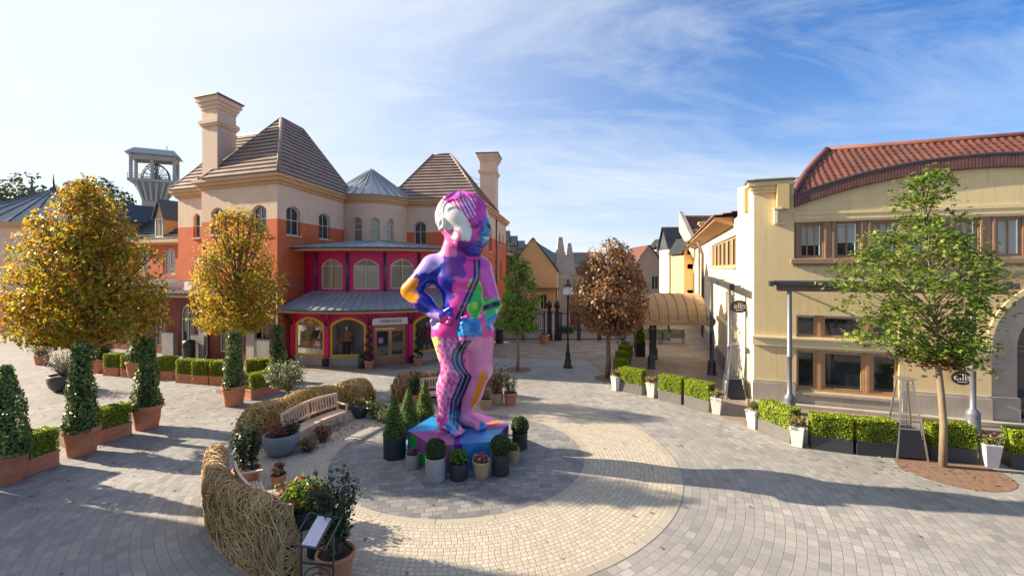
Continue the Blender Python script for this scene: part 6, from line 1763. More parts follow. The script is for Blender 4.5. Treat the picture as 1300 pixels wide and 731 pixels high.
def shrub_pot(label, x, y, pot, pm, r, h, sr, sh, leaf, n=900, size=.07, stems=14, flowers=None, nf=60, fsize=.09, twig_r=.012, start=.2, spread=.05, cat='potted plant', name='potted_shrub', z0=None):
    t = thing(name, label, cat, (0, 0, 0)); mb = MB()
    if pot == 'terra': pot_terra(mb, r * .74, r, h)
    elif pot == 'cyl': pot_cyl(mb, r, h)
    elif pot == 'bowl': pot_bowl(mb, r, h)
    elif pot == 'basket': pot_basket(mb, r * .74, r, h)
    elif pot == 'barrel': mb.lathe([(r * .86, 0), (r * .98, h * .4), (r, h * .7), (r * .97, h), (r * .88, h), (r * .85, h * .9)], n=24, cap1=False)
    if pot: mb.build('pot', pm, t); soil(t, r * .86, h * .88)
    zz = (h * .88 if pot else 0.0) if z0 is None else z0
    mb = MB(); tw = twigs(mb, stems, sr, sh, zz, twig_r, base=min(.12, sr * .25)); mb.build('stems', W['bark'], t)
    P = along(tw, n, spread, start); P = P[P[:, 2] > zz - (.1 if pot else -.02)]
    N = P.copy(); N[:, 2] = .5; N[:, :2] *= 1.5
    quads_object('foliage', leaf_quads(P, size, N, .6), LM[leaf], t)
    if flowers:
        P = along(tw, nf, spread * .8, .7); quads_object('flowers', np.concatenate([leaf_quads(P + RNG.normal(0, .015, P.shape), fsize, None, .6) for _ in range(5)]), LM[flowers], t)
    return fin(t, x, y, random.uniform(0, 6))
# round the plinth
conifer_pot('tallest conifer in a big charcoal pot left of the plinth', -3.42, 13.55, .33, .68, 1.8, .34)
conifer_pot('middle one of the three cone conifers behind the plinth edge', -3.38, 15.2, .30, .5, 1.62, .34)
conifer_pot('cone conifer closest to the statue leg, behind the plinth', -3.0, 16.0, .30, .5, 1.66, .33)
shrub_pot('small light grey pot with pink heather at the left plinth corner', -2.74, 12.82, 'cyl', W['concrete_pot'], .19, .38, .15, .2, 'heath', 420, .05, 12, spread=.03)
ball_pot('box ball in the pale concrete cylinder at the front of the plinth', -1.99, 12.1, W['concrete_pot'], .265, .6, .27)
shrub_pot('feathery bright green plant in a charcoal pot before the plinth', -1.4, 12.17, 'cyl', W['charcoal_pot'], .24, .42, .30, .40, 'conif', 1500, .06, 26, spread=.05)
shrub_pot('wicker basket of pink flowers in front of the blue plinth face', -.80, 12.3, 'basket', W['basket'], .25, .42, .20, .24, 'heath', 380, .055, 14, 'pinkf', 34, .085, spread=.035)
ball_pot('box ball in a charcoal pot at the front right plinth corner', -.30, 12.42, W['charcoal_pot'], .235, .56, .28)
shrub_pot('small basket of grassy green at the right of the plinth', .06, 13.2, 'basket', W['basket'], .16, .36, .19, .24, 'conif', 520, .06, 20, spread=.03)
ball_pot('box ball in a charcoal pot at the rear right of the plinth', .24, 14.2, W['charcoal_pot'], .235, .5, .27)
# behind the statue to the right
shrub_pot('wooden basket with pale flowering plant behind the statue legs', -1.02, 18.15, 'basket', W['basket'], .25, .40, .3, .6, 'silver', 420, .06, 12, 'pinkf', 26, .08)
shrub_pot('wooden tub with a bushy green shrub behind the statue', -.63, 18.75, 'barrel', W['basket'], .27, .48, .50, 1.25, 'dry', 1400, .085, 26, spread=.09); 
shrub_pot('footed terracotta pot with an open airy shrub right of the statue', -.06, 18.7, 'terra', W['terracotta'], .27, .5, .5, 1.05, 'varieg', 620, .075, 18, spread=.06)
# by the benches
shrub_pot('large slate bowl with red heather and a little conifer left of the curved bench', -6.84, 13.75, 'bowl', W['slate_bowl'], .50, .62, .42, .34, 'heath', 900, .06, 26, spread=.05)
t = thing('dwarf_conifer', 'dark dwarf conifer planted at the right side of the slate bowl', 'plant', (0, 0, 0)); mb = MB(); tw = twigs(mb, 16, .34, .5, 0, .012); mb.build('stems', W['bark'], t)
quads_object('foliage', leaf_quads(along(tw, 700, .04), .06), LM['ball'], t); fin(t, -6.55, 13.85, 0, .5)
shrub_pot('low reddish dry shrub on the ground beside the slate bowl', -6.12, 14.05, None, None, 0, 0, .42, .45, 'dry', 800, .07, 24, spread=.05, cat='shrub', name='shrub')
shrub_pot('brown leafy shrub at the foot of the curved bench', -6.0, 14.75, None, None, 0, 0, .36, .62, 'heath', 500, .07, 18, spread=.05, cat='shrub', name='shrub')
shrub_pot('dark round bowl with heather at the right end of the curved bench', -5.62, 17.2, 'bowl', W['dark_bowl'], .34, .5, .3, .25, 'dry', 420, .06, 18, spread=.04)
shrub_pot('leafy green shrub right of the dark bowl near the straw screen', -4.95, 17.0, None, None, 0, 0, .5, .75, 'ivy', 900, .085, 22, spread=.07, cat='shrub', name='shrub')
shrub_pot('low pale green shrub nearest the first conifer pot', -4.62, 16.55, None, None, 0, 0, .38, .5, 'varieg', 560, .08, 18, spread=.05, cat='shrub', name='shrub')
shrub_pot('dark upright shrub in an orange pot in front of the back willow screen', -3.95, 18.7, 'terra', W['terracotta'], .24, .42, .34, 1.15, 'holly', 800, .075, 16, spread=.05)
# variegated bush behind the straw screen
t = thing('variegated_bush', 'round variegated grey green bush standing behind the straw coloured willow screen', 'potted plant', (0, 0, 0)); mb = MB(); pot_terra(mb, .26, .34, .42); mb.build('pot', W['terracotta'], t); soil(t, .29, .38)
mb = MB(); tw = []
mb.tube([(0, 0, .3), (.02, 0, .8)], .035, 6)
for i in range(30):
    a, e = random.uniform(0, 2 * PI), random.uniform(-.3, 1.2); q = .82 * random.uniform(.6, 1)
    tw.append([(.02, 0, .8), (q * .5 * math.cos(a) * math.cos(e), q * .5 * math.sin(a) * math.cos(e), 1.15 + .3 * math.sin(e)), (q * math.cos(a) * math.cos(e), q * math.sin(a) * math.cos(e), 1.4 + .62 * math.sin(e))]); mb.tube(tw[-1], [.02, .012, .005], 4)
mb.build('stems', W['bark'], t); quads_object('foliage', leaf_quads(along(tw, 2600, .09, .45), .09), LM['varieg'], t); fin(t, -8.5, 17.6)
# inside the big woven screen
shrub_pot('glossy dark green shrub in a terracotta pot at the end of the big woven screen', -6.85, 12.0, 'terra', W['terracotta'], .34, .34, .46, 1.5, 'holly', 1500, .085, 22, spread=.06)
shrub_pot('terracotta pot of pink protea like flowers beside the bench arm', -5.9, 11.75, 'terra', W['terracotta'], .2, .3, .2, .34, 'ivy', 260, .07, 10, 'pinkf', 9, .13, spread=.03)
shrub_pot('bushy plant full of red flowers inside the big woven screen', -4.55, 9.95, 'cyl', W['charcoal_pot'], .32, .36, .62, .72, 'green', 1300, .085, 30, 'flower', 70, .085, spread=.07)
shrub_pot('tall glossy dark shrub in a terracotta pot behind the information stand', -3.12, 8.22, 'terra', W['terracotta'], .34, .5, .52, 1.75, 'holly', 1500, .085, 20, spread=.05)
shrub_pot('dark leafy shrub between the red flowers and the information stand', -3.7, 9.0, 'cyl', W['charcoal_pot'], .26, .4, .42, 1.25, 'holly', 1100, .08, 16, spread=.05)
# left background
shrub_pot('wide dark bowl with a bare branched bush near the big orange tree', -20.1, 20.9, 'bowl', W['dark_bowl'], .62, .72, 1.25, 1.3, 'silver', 620, .07, 46, twig_r=.022, start=.5, spread=.08)
shrub_pot('small terracotta pot with a silvery bush at the far left', -26.8, 26.5, 'terra', W['terracotta'], .36, .5, .75, .9, 'silver', 900, .09, 26, spread=.09)
shrub_pot('large terracotta pot with a dark dense shrub behind the big orange tree', -21.7, 24.6, 'terra', W['terracotta'], .48, .72, .7, 1.2, 'ball', 1400, .1, 26, spread=.1)
# by the shop door
def spiral_pot(label, x, y):
    t = thing('spiral_topiary', label, 'potted plant', (0, 0, 0)); mb = MB(); pot_terra(mb, .2, .27, .45); mb.build('pot', W['terracotta'], t); soil(t, .23, .4)
    mb = MB(); mb.tube([(0, 0, .4), (0, 0, 2.3)], .03, 6); P = []
    for k in range(60):
        u = k / 59; a = u * 2 * PI * 3.5; r = .2 * (1 - .6 * u); c = (r * math.cos(a), r * math.sin(a), .6 + 1.65 * u); p, _ = ball_pts(26, c, (.13 * (1 - .4 * u),) * 3, .5); P.append(p)
        if k % 3 == 0: mb.ball(*c, .09 * (1 - .4 * u), n=8, k=5)
    mb.build('stem', W['leaf_core'], t); quads_object('foliage', leaf_quads(np.concatenate(P), .055), LM['ball'], t); return fin(t, x, y)
spiral_pot('spiral topiary in an orange pot left of the shop door', -7.78, 25.3); spiral_pot('spiral topiary in an orange pot right of the shop door', -5.28, 26.15)
shrub_pot('black pot with a small dark shrub behind the left spiral topiary', -8.25, 25.55, 'cyl', W['charcoal_pot'], .2, .6, .25, .4, 'ball', 300, .07, 12)
# white flared pots with trailing flowers
def flared_pot(label, x, y, rz):
    t = thing('flared_pot', label, 'potted plant', (0, 0, 0), 0, 'white flared pots with trailing flowers'); mb = MB(); mb.taper(0, 0, 0, .27, .27, .62, .40, .40); mb.box(0, 0, .60, .41, .41, .05); mb.build('pot', W['white_pot'], t, bevel=.01)
    mb = MB(); tw = []
    for i in range(30):
        a = random.uniform(0, 2 * PI); o = random.uniform(.1, .33); dn = random.uniform(-.35, .22)
        tw.append([(0, 0, .6), (o * .6 * math.cos(a), o * .6 * math.sin(a), .78), (o * math.cos(a), o * math.sin(a), .72 + dn * (o / .33) + .05)]); mb.tube(tw[-1], .006, 4)
    mb.build('stems', W['leaf_core'], t); quads_object('foliage', leaf_quads(along(tw, 520, .035, .4), .07), LM['trail'], t)
    P = along(tw, 26, .03, .6); P[:, 2] += .05; quads_object('flowers', np.concatenate([leaf_quads(P, .06, None, .7) for _ in range(3)]), leafmat('apricot_petal', [(0, (.5, .14, .05)), (1, (.65, .35, .18))], .3, .5, 2), t)
    return fin(t, x, y, rz)
for a, lb, rz in (((781.5, 496), 'white flared pot at the brown tree end of the hedge curve', 20), ((826.5, 505), 'white flared pot between the first and second grey troughs', -40), ((909.5, 526.5), 'white flared pot at the left of the gap in the hedge curve', -35), ((957, 544.5), 'white flared pot at the right of the gap, in front of the corner', -65), ((1013, 568), 'white flared pot between the angled trough and the dark troughs', -40), ((1259, 593.5), 'grey white flared pot right of the maple trunk', -15)):
    X, Y = G(*a); flared_pot(lb, X + .08, Y + .14, R_(rz))
# terracotta pot by the gate, tall black planters
shrub_pot('terracotta pot in front of the left gate pillar', 2.35, 34.0, 'terra', W['terracotta'], .42, .62, .35, .25, 'dry', 240, .09, 14)
t = thing('cube_topiary', 'tall black planter with stacked green cubes beside the menu board', 'potted plant', (0, 0, 0)); mb = MB(); mb.box(0, 0, .45, .55, .55, .9); mb.build('pot', W['black_iron'], t)
mb = MB(); mb.box(0, 0, 1.15, .5, .5, .5); mb.box(0, 0, 1.6, .34, .34, .4); mb.build('branches', W['leaf_core'], t)
P, N = box_pts(900, .6, .6, .9, 1.4); P2, N2 = box_pts(500, .44, .44, 1.4, 1.85); quads_object('foliage', leaf_quads(np.concatenate([P, P2]), .07, np.concatenate([N, N2])), LM['box'], t); fin(t, *G(812, 452))
for xx, lb in ((4.4, 'low clipped hedge beyond the gate, right behind the lamp post'), (9.2, 'low clipped hedge beyond the gate, behind the menu board')):
    t = thing('low_hedge', lb, 'hedge', (0, 0, 0)); P, N = box_pts(700, 1.5, .6, 0, .55); mb = MB(); mb.box(0, 0, .24, 1.35, .45, .48); mb.build('branches', W['leaf_core'], t); quads_object('foliage', leaf_quads(P, .1, N), LM['conif'], t); fin(t, xx, 39.2)
# grey bench planters with hedge behind the canopy
for k, (xa, lb) in enumerate(((8.35, 'grey planter of clipped hedge behind the canopy, left of three'), (10.0, 'grey planter of clipped hedge behind the canopy, middle of three'), (11.65, 'grey planter of clipped hedge behind the canopy, right of three'))):
    t = thing('terrace_planter', lb, 'planter', (0, 0, 0), 0, 'terrace planters behind the canopy'); mb = MB(); mb.box(0, 0, .62, 1.55, .45, .36); mb.build('trough', W['grey_planter'], t)
    for x in (-.72, .72):
        for y in (-.18, .18): mb = MB(); mb.box(x, y, .22, .05, .05, .44); mb.build('leg', W['steel_blue'], t)
    P, N = box_pts(900, 1.5, .42, .8, 1.02); quads_object('hedge', leaf_quads(P, .07, N), LM['conif'], t); fin(t, xa, 33.6)

# ================================================================== woven willow screens
def wicker(label, R, a0, a1, hf_, th, n, rr, m, seglen=.14, nseg=10, seed=1, flow=1.0):
    rnd_ = random.Random(seed); cx, cy = PC
    am = R_((a0 + a1) / 2); t = thing('willow_screen', label, 'screen', (cx + R * math.cos(am), cy + R * math.sin(am), 0))
    A0, A1 = R_(a0), R_(a1); La = R * (A1 - A0)
    def hgt(s):                                          # rounded shoulders at both ends
        h = hf_(s / La); e = min(s, La - s); k = max(0, min(1, e / .55)); return h * (1 - .42 * (1 - math.sqrt(max(0, 1 - (1 - k) ** 2))))
    def Pt(s, q, lift):                                  # q: 0 outer foot .. 1 inner foot, over the rounded top
        s_ = max(0, min(La, s)); h = hgt(s_); a = A0 + s_ / R
        per = 2 * (h - th / 2) + PI * th / 2; d = q * per; hs = h - th / 2; r_ = th / 2
        if d < hs: rad_, z, nr, nz_ = r_, d, 1, 0
        elif d < hs + PI * r_:
            g_ = (d - hs) / r_; rad_, z, nr, nz_ = r_ * math.cos(g_), hs + r_ * math.sin(g_), math.cos(g_), math.sin(g_)
        else: rad_, z, nr, nz_ = -r_, max(0, hs - (d - hs - PI * r_)), -1, 0
        bul = .06 * math.sin(PI * min(1, z / max(.1, h))) * nr
        rad_ = R + rad_ + nr * lift + bul
        return (cx + rad_ * math.cos(a), cy + rad_ * math.sin(a), max(.005, z + nz_ * lift))
    mb = MB(); ns, nq = 40, 16; vs, fs = [], []
    for i in range(ns + 1):
        for j in range(nq + 1): vs.append(Pt(La * i / ns, j / nq, -.05))
    for i in range(ns):
        for j in range(nq): b = i * (nq + 1) + j; fs.append((b, b + nq + 1, b + nq + 2, b + 1))
    mb.add(vs, fs, 0, True); mb.poly(vs[:nq + 1]); mb.poly(vs[-nq - 1:][::-1]); mb.build('core', W['twig_core'], t)
    mb = MB()
    for k in range(n):
        s = rnd_.uniform(-.15, La + .05); q = rnd_.uniform(0, 1)
        th_ = rnd_.gauss(-.9, .55) + (PI if rnd_.random() < .5 else 0) if rnd_.random() < .8 else rnd_.uniform(0, 2 * PI)
        curl = rnd_.gauss(0, .19) * flow; lift = rnd_.uniform(-.04, .05); pts = []; per = 2 * hgt(max(0, min(La, s)))
        for j in range(nseg):
            pts.append(Pt(s, max(0, min(1, q)), lift + .035 * math.sin(j * .9 + k))); s += seglen * math.cos(th_); q += seglen * math.sin(th_) / per; th_ += curl
        mb.tube(pts, rnd_.uniform(.7, 1.25) * rr, 4)
    for e_, s in ((-1, 0.0), (1, La)):                   # rods wrapped round the two ends
        for k in range(int(n * (.06 if e_ < 0 else .035))):
            q0 = rnd_.uniform(0, .5); pts = []; z0 = rnd_.uniform(0, hgt(s) - .05); z1 = max(.01, min(hgt(s), z0 + rnd_.uniform(-.5, .5))); bu = rnd_.uniform(.02, .08)
            for j in range(6):
                g_ = -1 + 2 * j / 5; a = (A0 if e_ < 0 else A1) + e_ * bu * (1 - g_ * g_) / R * 2; rad_ = R + g_ * th / 2; pts.append((cx + rad_ * math.cos(a), cy + rad_ * math.sin(a), z0 + (z1 - z0) * j / 5))
            mb.tube(pts, rr, 4)
    mb.build('rods', m, t); return t
wicker('big woven willow screen in the foreground curving round a bench and flowers', 6.14, 204.5, 247.5, lambda u: 1.30 + .05 * math.sin(u * 9), .25, 2000, .0082, WICK, .14, 13, 1)
wicker('straw coloured willow screen behind the curved bench', 6.62, 129, 176.5, lambda u: .98 + .12 * u + .05 * math.sin(u * 16), .55, 1900, .0095, straw, .13, 8, 2)
wicker('willow screen directly behind the statue', 6.25, 84, 122, lambda u: 1.12 + .05 * math.sin(u * 8), .5, 1000, .0105, WICK, .14, 8, 3)

# ================================================================== curved benches
def bench(label, R0, R1, a0, a1, zs=.45, zb=1.0):
    cx, cy = PC; am = R_((a0 + a1) / 2); Rm = (R0 + R1) / 2; t = thing('curved_bench', label, 'bench', (cx + Rm * math.cos(am), cy + Rm * math.sin(am), 0), 0, 'curved wooden benches around the statue')
    P = lambda r, a, z: (cx + r * math.cos(R_(a)), cy + r * math.sin(R_(a)), z)
    def arcbar(mb, r0, r1, z0, z1, b0=a0, b1=a1, n=16, dz=lambda u: 0):
        for i in range(n):
            a, b = b0 + (b1 - b0) * i / n, b0 + (b1 - b0) * (i + 1) / n; u, v = dz(i / n), dz((i + 1) / n)
            mb.loft([P(r0, a, z0 + u), P(r1, a, z0 + u), P(r1, a, z1 + u), P(r0, a, z1 + u)], [P(r0, b, z0 + v), P(r1, b, z0 + v), P(r1, b, z1 + v), P(r0, b, z1 + v)], caps=i in (0, n - 1))
    mb = MB(); k = 6; w = (R1 - .06 - R0) / k
    for i in range(k): arcbar(mb, R0 + i * w + .008, R0 + (i + 1) * w - .008, zs - .03, zs)
    mb.build('seat', W['teak'], t)
    mb = MB(); arcbar(mb, R0 + .03, R0 + .07, zs - .12, zs - .032); mb.build('apron', W['teak'], t)
    mb = MB(); arcbar(mb, R1 - .08, R1 - .03, zs - .12, zs - .032); mb.build('apron', W['teak'], t)
    rise = lambda u: .05 * math.sin(PI * u)
    mb = MB(); arcbar(mb, R1 + .05, R1 + .10, zb - .09, zb, dz=rise); arcbar(mb, R1 - .02, R1 + .03, zs + .10, zs + .16)
    n = int(abs(a1 - a0) / 1.25)
    for i in range(1, n):
        a = a0 + (a1 - a0) * i / n
        if i % (n // 2) == 0: continue
        mb.bar(P(R1 + .005, a, zs + .12), P(R1 + .075, a, zb - .06 + rise(i / n)), .045, .02)
    mb.build('backrest', W['teak'], t)
    for a in (a0 + .3, (a0 + a1) / 2, a1 - .3):
        m_ = MB(); m_.bar(P(R0 + .05, a, 0), P(R0 + .05, a, zs - .031 if abs(a - (a0 + a1) / 2) < .1 else zs + .2), .065); m_.build('leg', W['teak'], t)
        m_ = MB(); m_.bar(P(R1 - .0, a, 0), P(R1 + .0, a, zs), .065); m_.bar(P(R1, a, zs), P(R1 + .075, a, zb + .0), .06); m_.build('leg', W['teak'], t)
        m_ = MB(); m_.bar(P(R0 + .09, a, .22), P(R1 - .04, a, .22), .03, .05); m_.build('stretcher', W['teak'], t)
    for a in (a0 + .3, a1 - .3):
        m_ = MB(); m_.bar(P(R0 - .02, a, zs + .225), P(R1 + .03, a, zs + .235), .07, .04); m_.build('armrest', W['teak'], t)
    return t
bench('long curved wooden bench in front of the straw coloured screen', 4.98, 5.52, 148.5, 175.0)
bench('curved wooden bench inside the big foreground screen, mostly hidden', 5.2, 5.68, 211.5, 236)
bench('curved wooden bench partly hidden behind the statue legs', 5.15, 5.62, 88, 113, .45, .95)

# ================================================================== street furniture
# information stand in the foreground
cs = thing('information_stand', 'dark metal information stand with a tilted pale panel in the foreground', 'sign', (-3.2, 7.75, 0))
pl_, pr_ = Vector((-3.50, 7.72, 0)), Vector((-2.93, 7.62, 0))
mb = MB()
for p in (pl_, pr_): mb.bar(p, p + Vector((0, 0, 1.12)), .026)
mb.bar(pl_ + Vector((0, 0, .62)), pr_ + Vector((0, 0, .62)), .03); mb.build('post', W['steel_dark'], cs)
c = [Vector((-3.58, 7.52, 1.03)), Vector((-2.98, 7.40, 1.01)), Vector((-2.88, 7.84, 1.28)), Vector((-3.47, 7.98, 1.30))]
mb = MB()
for i in range(4): mb.bar(c[i], c[(i + 1) % 4], .02)
mb.build('frame', W['steel_dark'], cs)
e1, e2 = c[1] - c[0], c[3] - c[0]; nn = e1.cross(e2).normalized()
def pp(u, v, w=0.0): return c[0] + e1 * u + (e2 * (1 - u) + (c[2] - c[1]) * u) * v + nn * w
mb = MB(); mb.loft([pp(.26, .02, .0), pp(.74, .02, .0), pp(.74, .98, .0), pp(.26, .98, .0)], [pp(.26, .02, -.05), pp(.74, .02, -.05), pp(.74, .98, -.05), pp(.26, .98, -.05)]); pn = mb.build('panel', W['steel_dark'], cs)
m, nt, out = newmat('panel_print'); nz = nt.noise(opos(nt), 5, 3, .5)
princ(nt, out, nt.ramp(nz, [(.3, (.50, .52, .64)), (.5, (.62, .60, .68)), (.7, (.66, .56, .62))]), .2)
mb = MB(); mb.poly([pp(.29, .05, .004), pp(.71, .05, .004), pp(.71, .95, .004), pp(.29, .95, .004)]); mb.build('panel_face', m, pn)
mb = MB(); cc = (pl_ + pr_) / 2
for q in (.0, .33):
    mb.tube([(cc.x + (.24 - q * .3) * math.cos(a) + .05 * q, cc.y, .33 + (.24 - q * .3) * math.sin(a)) for a in [PI * 1.9 * i / 20 + q * 3 for i in range(21)]], .012, 5)
mb.build('scroll', W['steel_dark'], cs)
mb = MB(); mb.bar(pl_ + Vector((-.0, -.2, .02)), pl_ + Vector((0, .2, .02)), .04); mb.bar(pr_ + Vector((0, -.2, .02)), pr_ + Vector((0, .2, .02)), .04); mb.build('foot', W['steel_dark'], cs)
# lamp post
lx, ly = G(721, 466.5)
lp = thing('lamp_post', 'black cast iron lamp post with a pale lantern in the middle of the lane', 'street lamp', (lx, ly, 0))
mb = MB(); mb.lathe([(.26, 0), (.26, .1), (.2, .14), (.18, .42), (.13, .5), (.12, .75), (.15, .8), (.09, .88), (.075, 1.2), (.085, 1.24), (.06, 1.3), (.05, 3.9), (.08, 3.95), (.04, 4.0)], lx, ly, 12); mb.build('post', W['black_iron'], lp)
mb = MB(); n = 8
mb.lathe([(.16, 4.0), (.33, 4.06), (.24, 4.46)], lx, ly, 8, smooth=False); mb.build('lantern', mat('lantern_glass', (.82, .80, .76), .3, .05, 3, 30, 0), lp)
mb = MB(); mb.lathe([(.30, 4.47), (.16, 4.6), (.06, 4.66), (.05, 4.75), (.07, 4.8), (.01, 4.9)], lx, ly, 8, smooth=False)
for i in range(0, 8, 4):
    a = 2 * PI * i / 8; mb.bar((lx + .335 * math.cos(a), ly + .335 * math.sin(a), 4.06), (lx + .245 * math.cos(a), ly + .245 * math.sin(a), 4.46), .018)
mb.build('lantern_cap', W['black_iron'], lp)
# patio heaters: slim pyramids
def heater(label, x, y, rz):
    t = thing('patio_heater', label, 'patio heater', (0, 0, 0), 0, 'pyramid patio heaters')
    mb = MB(); b, tt, h = .38, .13, 2.25
    for sx in (-1, 1):
        for sy in (-1, 1): mb.bar((sx * b, sy * b, 0), (sx * tt, sy * tt, h), .038)
    for z, in ((.86,),):
        k = b + (tt - b) * z / h
        for s in (-1, 1): mb.bar((-k, s * k, z), (k, s * k, z), .035); mb.bar((s * k, -k, z), (s * k, k, z), .035)
    mb.box(0, 0, h + .02, .42, .42, .025); mb.box(0, 0, h - .03, .28, .28, .05); mb.build('frame', mat('brushed_steel', (.52, .51, .5), .3, .08, 4, 60, .04, metal=.85), t)
    mb = MB(); k0, k1 = b - .04, b + (tt - b) * .84 / h - .03; mb.taper(0, 0, .06, 2 * k0, 2 * k0, .83, 2 * k1, 2 * k1); mb.build('burner_housing', W['steel_dark'], t)
    mb = MB(); mb.lathe([(.055, .88), (.055, h - .1)], 0, 0, 12); mb.build('flame_tube', W['shop_glass'], t)
    mb = MB()
    for s in (-1, 1):
        for ax in (0, 1):
            for i in range(1, 7):
                u = -1 + 2 * i / 7; q0, q1 = b + (tt - b) * .9 / h, b + (tt - b) * .93
                p0 = (u * q0, s * q0, .9) if ax == 0 else (s * q0, u * q0, .9); p1 = (u * q1, s * q1, h * .93) if ax == 0 else (s * q1, u * q1, h * .93); mb.bar(p0, p1, .007)
    mb.build('guard', MATS['brushed_steel'], t); return fin(t, x, y, rz)
X, Y = G(1160, 583); heater('pyramid patio heater in front of the dark hedge troughs by the maple', X, Y + .3, R_(-14))
heater('pyramid patio heater tucked against the cream corner wall', 9.42, 19.75, R_(-10))
# menu board
X, Y = G(799.5, 455.5); t = thing('menu_board', 'white menu board in a dark frame on a scrolled iron foot, left of the canopy', 'sign', (X, Y, 0)); mb = MB()
mb.box(X, Y, 1.33, .56, .05, 1.22); f = mb.build('board_frame', W['black_iron'], t)
mb = MB(); mb.box(X, Y - .029, 1.33, .48, .008, 1.12); mb.build('board', W['white_sign'], f)
mb = MB()
for i, (w_, z) in enumerate(((.3, 1.75), (.36, 1.6), (.36, 1.54), (.3, 1.48), (.36, 1.3), (.34, 1.24), (.2, 1.06), (.34, 1.0))): mb.box(X, Y - .035, z, w_, .003, .014)
mb.build('menu_lines', W['slate_bowl'], f)
mb = MB()
for s in (-1, 1):
    mb.tube([(X + s * (.15 + .11 * math.cos(a)), Y, .45 + .12 * math.sin(a)) for a in [2 * PI * i / 14 for i in range(15)]], .014, 5); mb.tube([(X + s * (.13 + .08 * math.cos(a)), Y, .2 + .09 * math.sin(a)) for a in [2 * PI * i / 14 for i in range(15)]], .014, 5)
mb.bar((X, Y, .04), (X, Y, .75), .04); mb.box(X, Y, .03, .62, .34, .06); mb.build('scrolled_foot', W['concrete_pot'], t)
# litter bins
def bin_(label, x, y, r=.26, h=1.05):
    t = thing('litter_bin', label, 'litter bin', (x, y, 0)); mb = MB(); mb.lathe([(r * .95, 0), (r, .04), (r, h * .86), (r * 1.05, h * .88), (r * 1.05, h * .92)], x, y, 20, cap1=False); mb.build('body', W['charcoal_pot'], t)
    mb = MB(); mb.lathe([(r * 1.04, h * .9), (r * .9, h * .99), (r * .4, h * 1.04), (.02, h * 1.05)], x, y, 20, cap0=False); mb.build('lid', W['black_iron'], t)
    mb = MB(); mb.box(x, y - r - .005, h * .72, r * .9, .02, h * .1); mb.build('slot', W['ink'], t); return t
X, Y = G(237, 457); bin_('black litter bin in front of the grey stone pier', X, Y + .2, .33, 1.15); X, Y = G(634, 436); bin_('black litter bin at the street corner of the orange building', X, Y + .2, .3, 1.05)
X, Y = G(634.5, 421)
# white notice on a pole in front of the pier
X, Y = G(264, 459); t = thing('notice_post', 'white notice on a black lamp pole by the grey stone pier', 'sign', (X, Y, 0)); mb = MB(); mb.lathe([(.14, 0), (.13, .3), (.06, .4), (.045, 3.4)], X, Y, 10); mb.build('post', W['black_iron'], t)
mb = MB(); mb.box(X - .25, Y - .07, 1.75, .5, .03, .5); b = mb.build('notice', W['white_sign'], t)
mb = MB(); mb.box(X - .25, Y - .088, 1.78, .34, .004, .07); mb.build('notice_text', W['ink'], b)
# fallen leaves lying about under the trees and the bench
P = []
for (cx_, cy_, sx_, sy_, n_) in ((-13.5, 15.5, 2.6, 2.2, 260), (-10.5, 19.2, 2.2, 1.5, 150), (5.2, 22.3, 1.6, 1.2, 110), (11.8, 12.4, 1.6, .7, 120), (-5.9, 15.9, .7, .8, 160), (-2, 11, 4.5, 2.5, 70), (6, 15, 5, 3, 60)):
    P.append(np.stack([cx_ + RNG.normal(0, sx_, n_), cy_ + RNG.normal(0, sy_, n_), np.full(n_, .022)], 1))
P = np.concatenate(P); Q_ = leaf_quads(P, .085, np.tile(np.array([0, 0, 4.0]), (len(P), 1)), .6, fold=.08); Q_[:, :, 2] = np.maximum(Q_[:, :, 2], .012)
tag(quads_object('fallen_leaves', Q_, LM['dry']), 'dry fallen leaves scattered on the paving under the trees', 'leaves', kind='stuff')
# ================================================================== sun, sky, camera
CLX, CLY = 4.2, 2.0
SUN_EL, SUN_AZ = R_(24.3), math.atan2(.2385, -.971)       # azimuth of the sun seen from the plaza (math angle from +X)
sl = bpy.data.lights.new('Sun', 'SUN'); sl.energy = 5.0; sl.angle = R_(.55); sl.color = (1.0, .85, .64)
so = bpy.data.objects.new('Sun', sl); link(so)
sd_ = Vector((math.cos(SUN_AZ) * math.cos(SUN_EL), math.sin(SUN_AZ) * math.cos(SUN_EL), math.sin(SUN_EL)))
so.rotation_euler = (-sd_).to_track_quat('-Z', 'Y').to_euler(); so.location = sd_ * 60
w = bpy.data.worlds.new('World'); scene.world = w; w.use_nodes = True
t = w.node_tree; t.nodes.clear(); nt = NT(t)
out = nt.n('ShaderNodeOutputWorld'); bg = nt.n('ShaderNodeBackground')
sky = nt.n('ShaderNodeTexSky'); sky.sky_type = 'NISHITA'; sky.sun_disc = False
sky.sun_elevation = SUN_EL; sky.sun_rotation = PI / 2 - SUN_AZ; sky.altitude = 100; sky.air_density = 1.0; sky.dust_density = 1.6; sky.ozone_density = 1.5
gen = nt.n('ShaderNodeTexCoord').outputs['Generated']; sp = nt.n('ShaderNodeSeparateXYZ'); nt.put(sp.inputs[0], gen)
zz = nt.m('ADD', nt.m('MAXIMUM', sp.outputs[2], 0.0), .16)
cv = nt.n('ShaderNodeCombineXYZ'); nt.put(cv.inputs[0], nt.m('DIVIDE', sp.outputs[0], zz)); nt.put(cv.inputs[1], nt.m('DIVIDE', sp.outputs[1], zz))
mp = nt.n('ShaderNodeMapping'); nt.put(mp.inputs[0], cv.outputs[0]); mp.inputs['Rotation'].default_value = (0, 0, R_(-24)); mp.inputs['Scale'].default_value = (.42, 1.0, 1); mp.inputs['Location'].default_value = (CLX, CLY, 0)
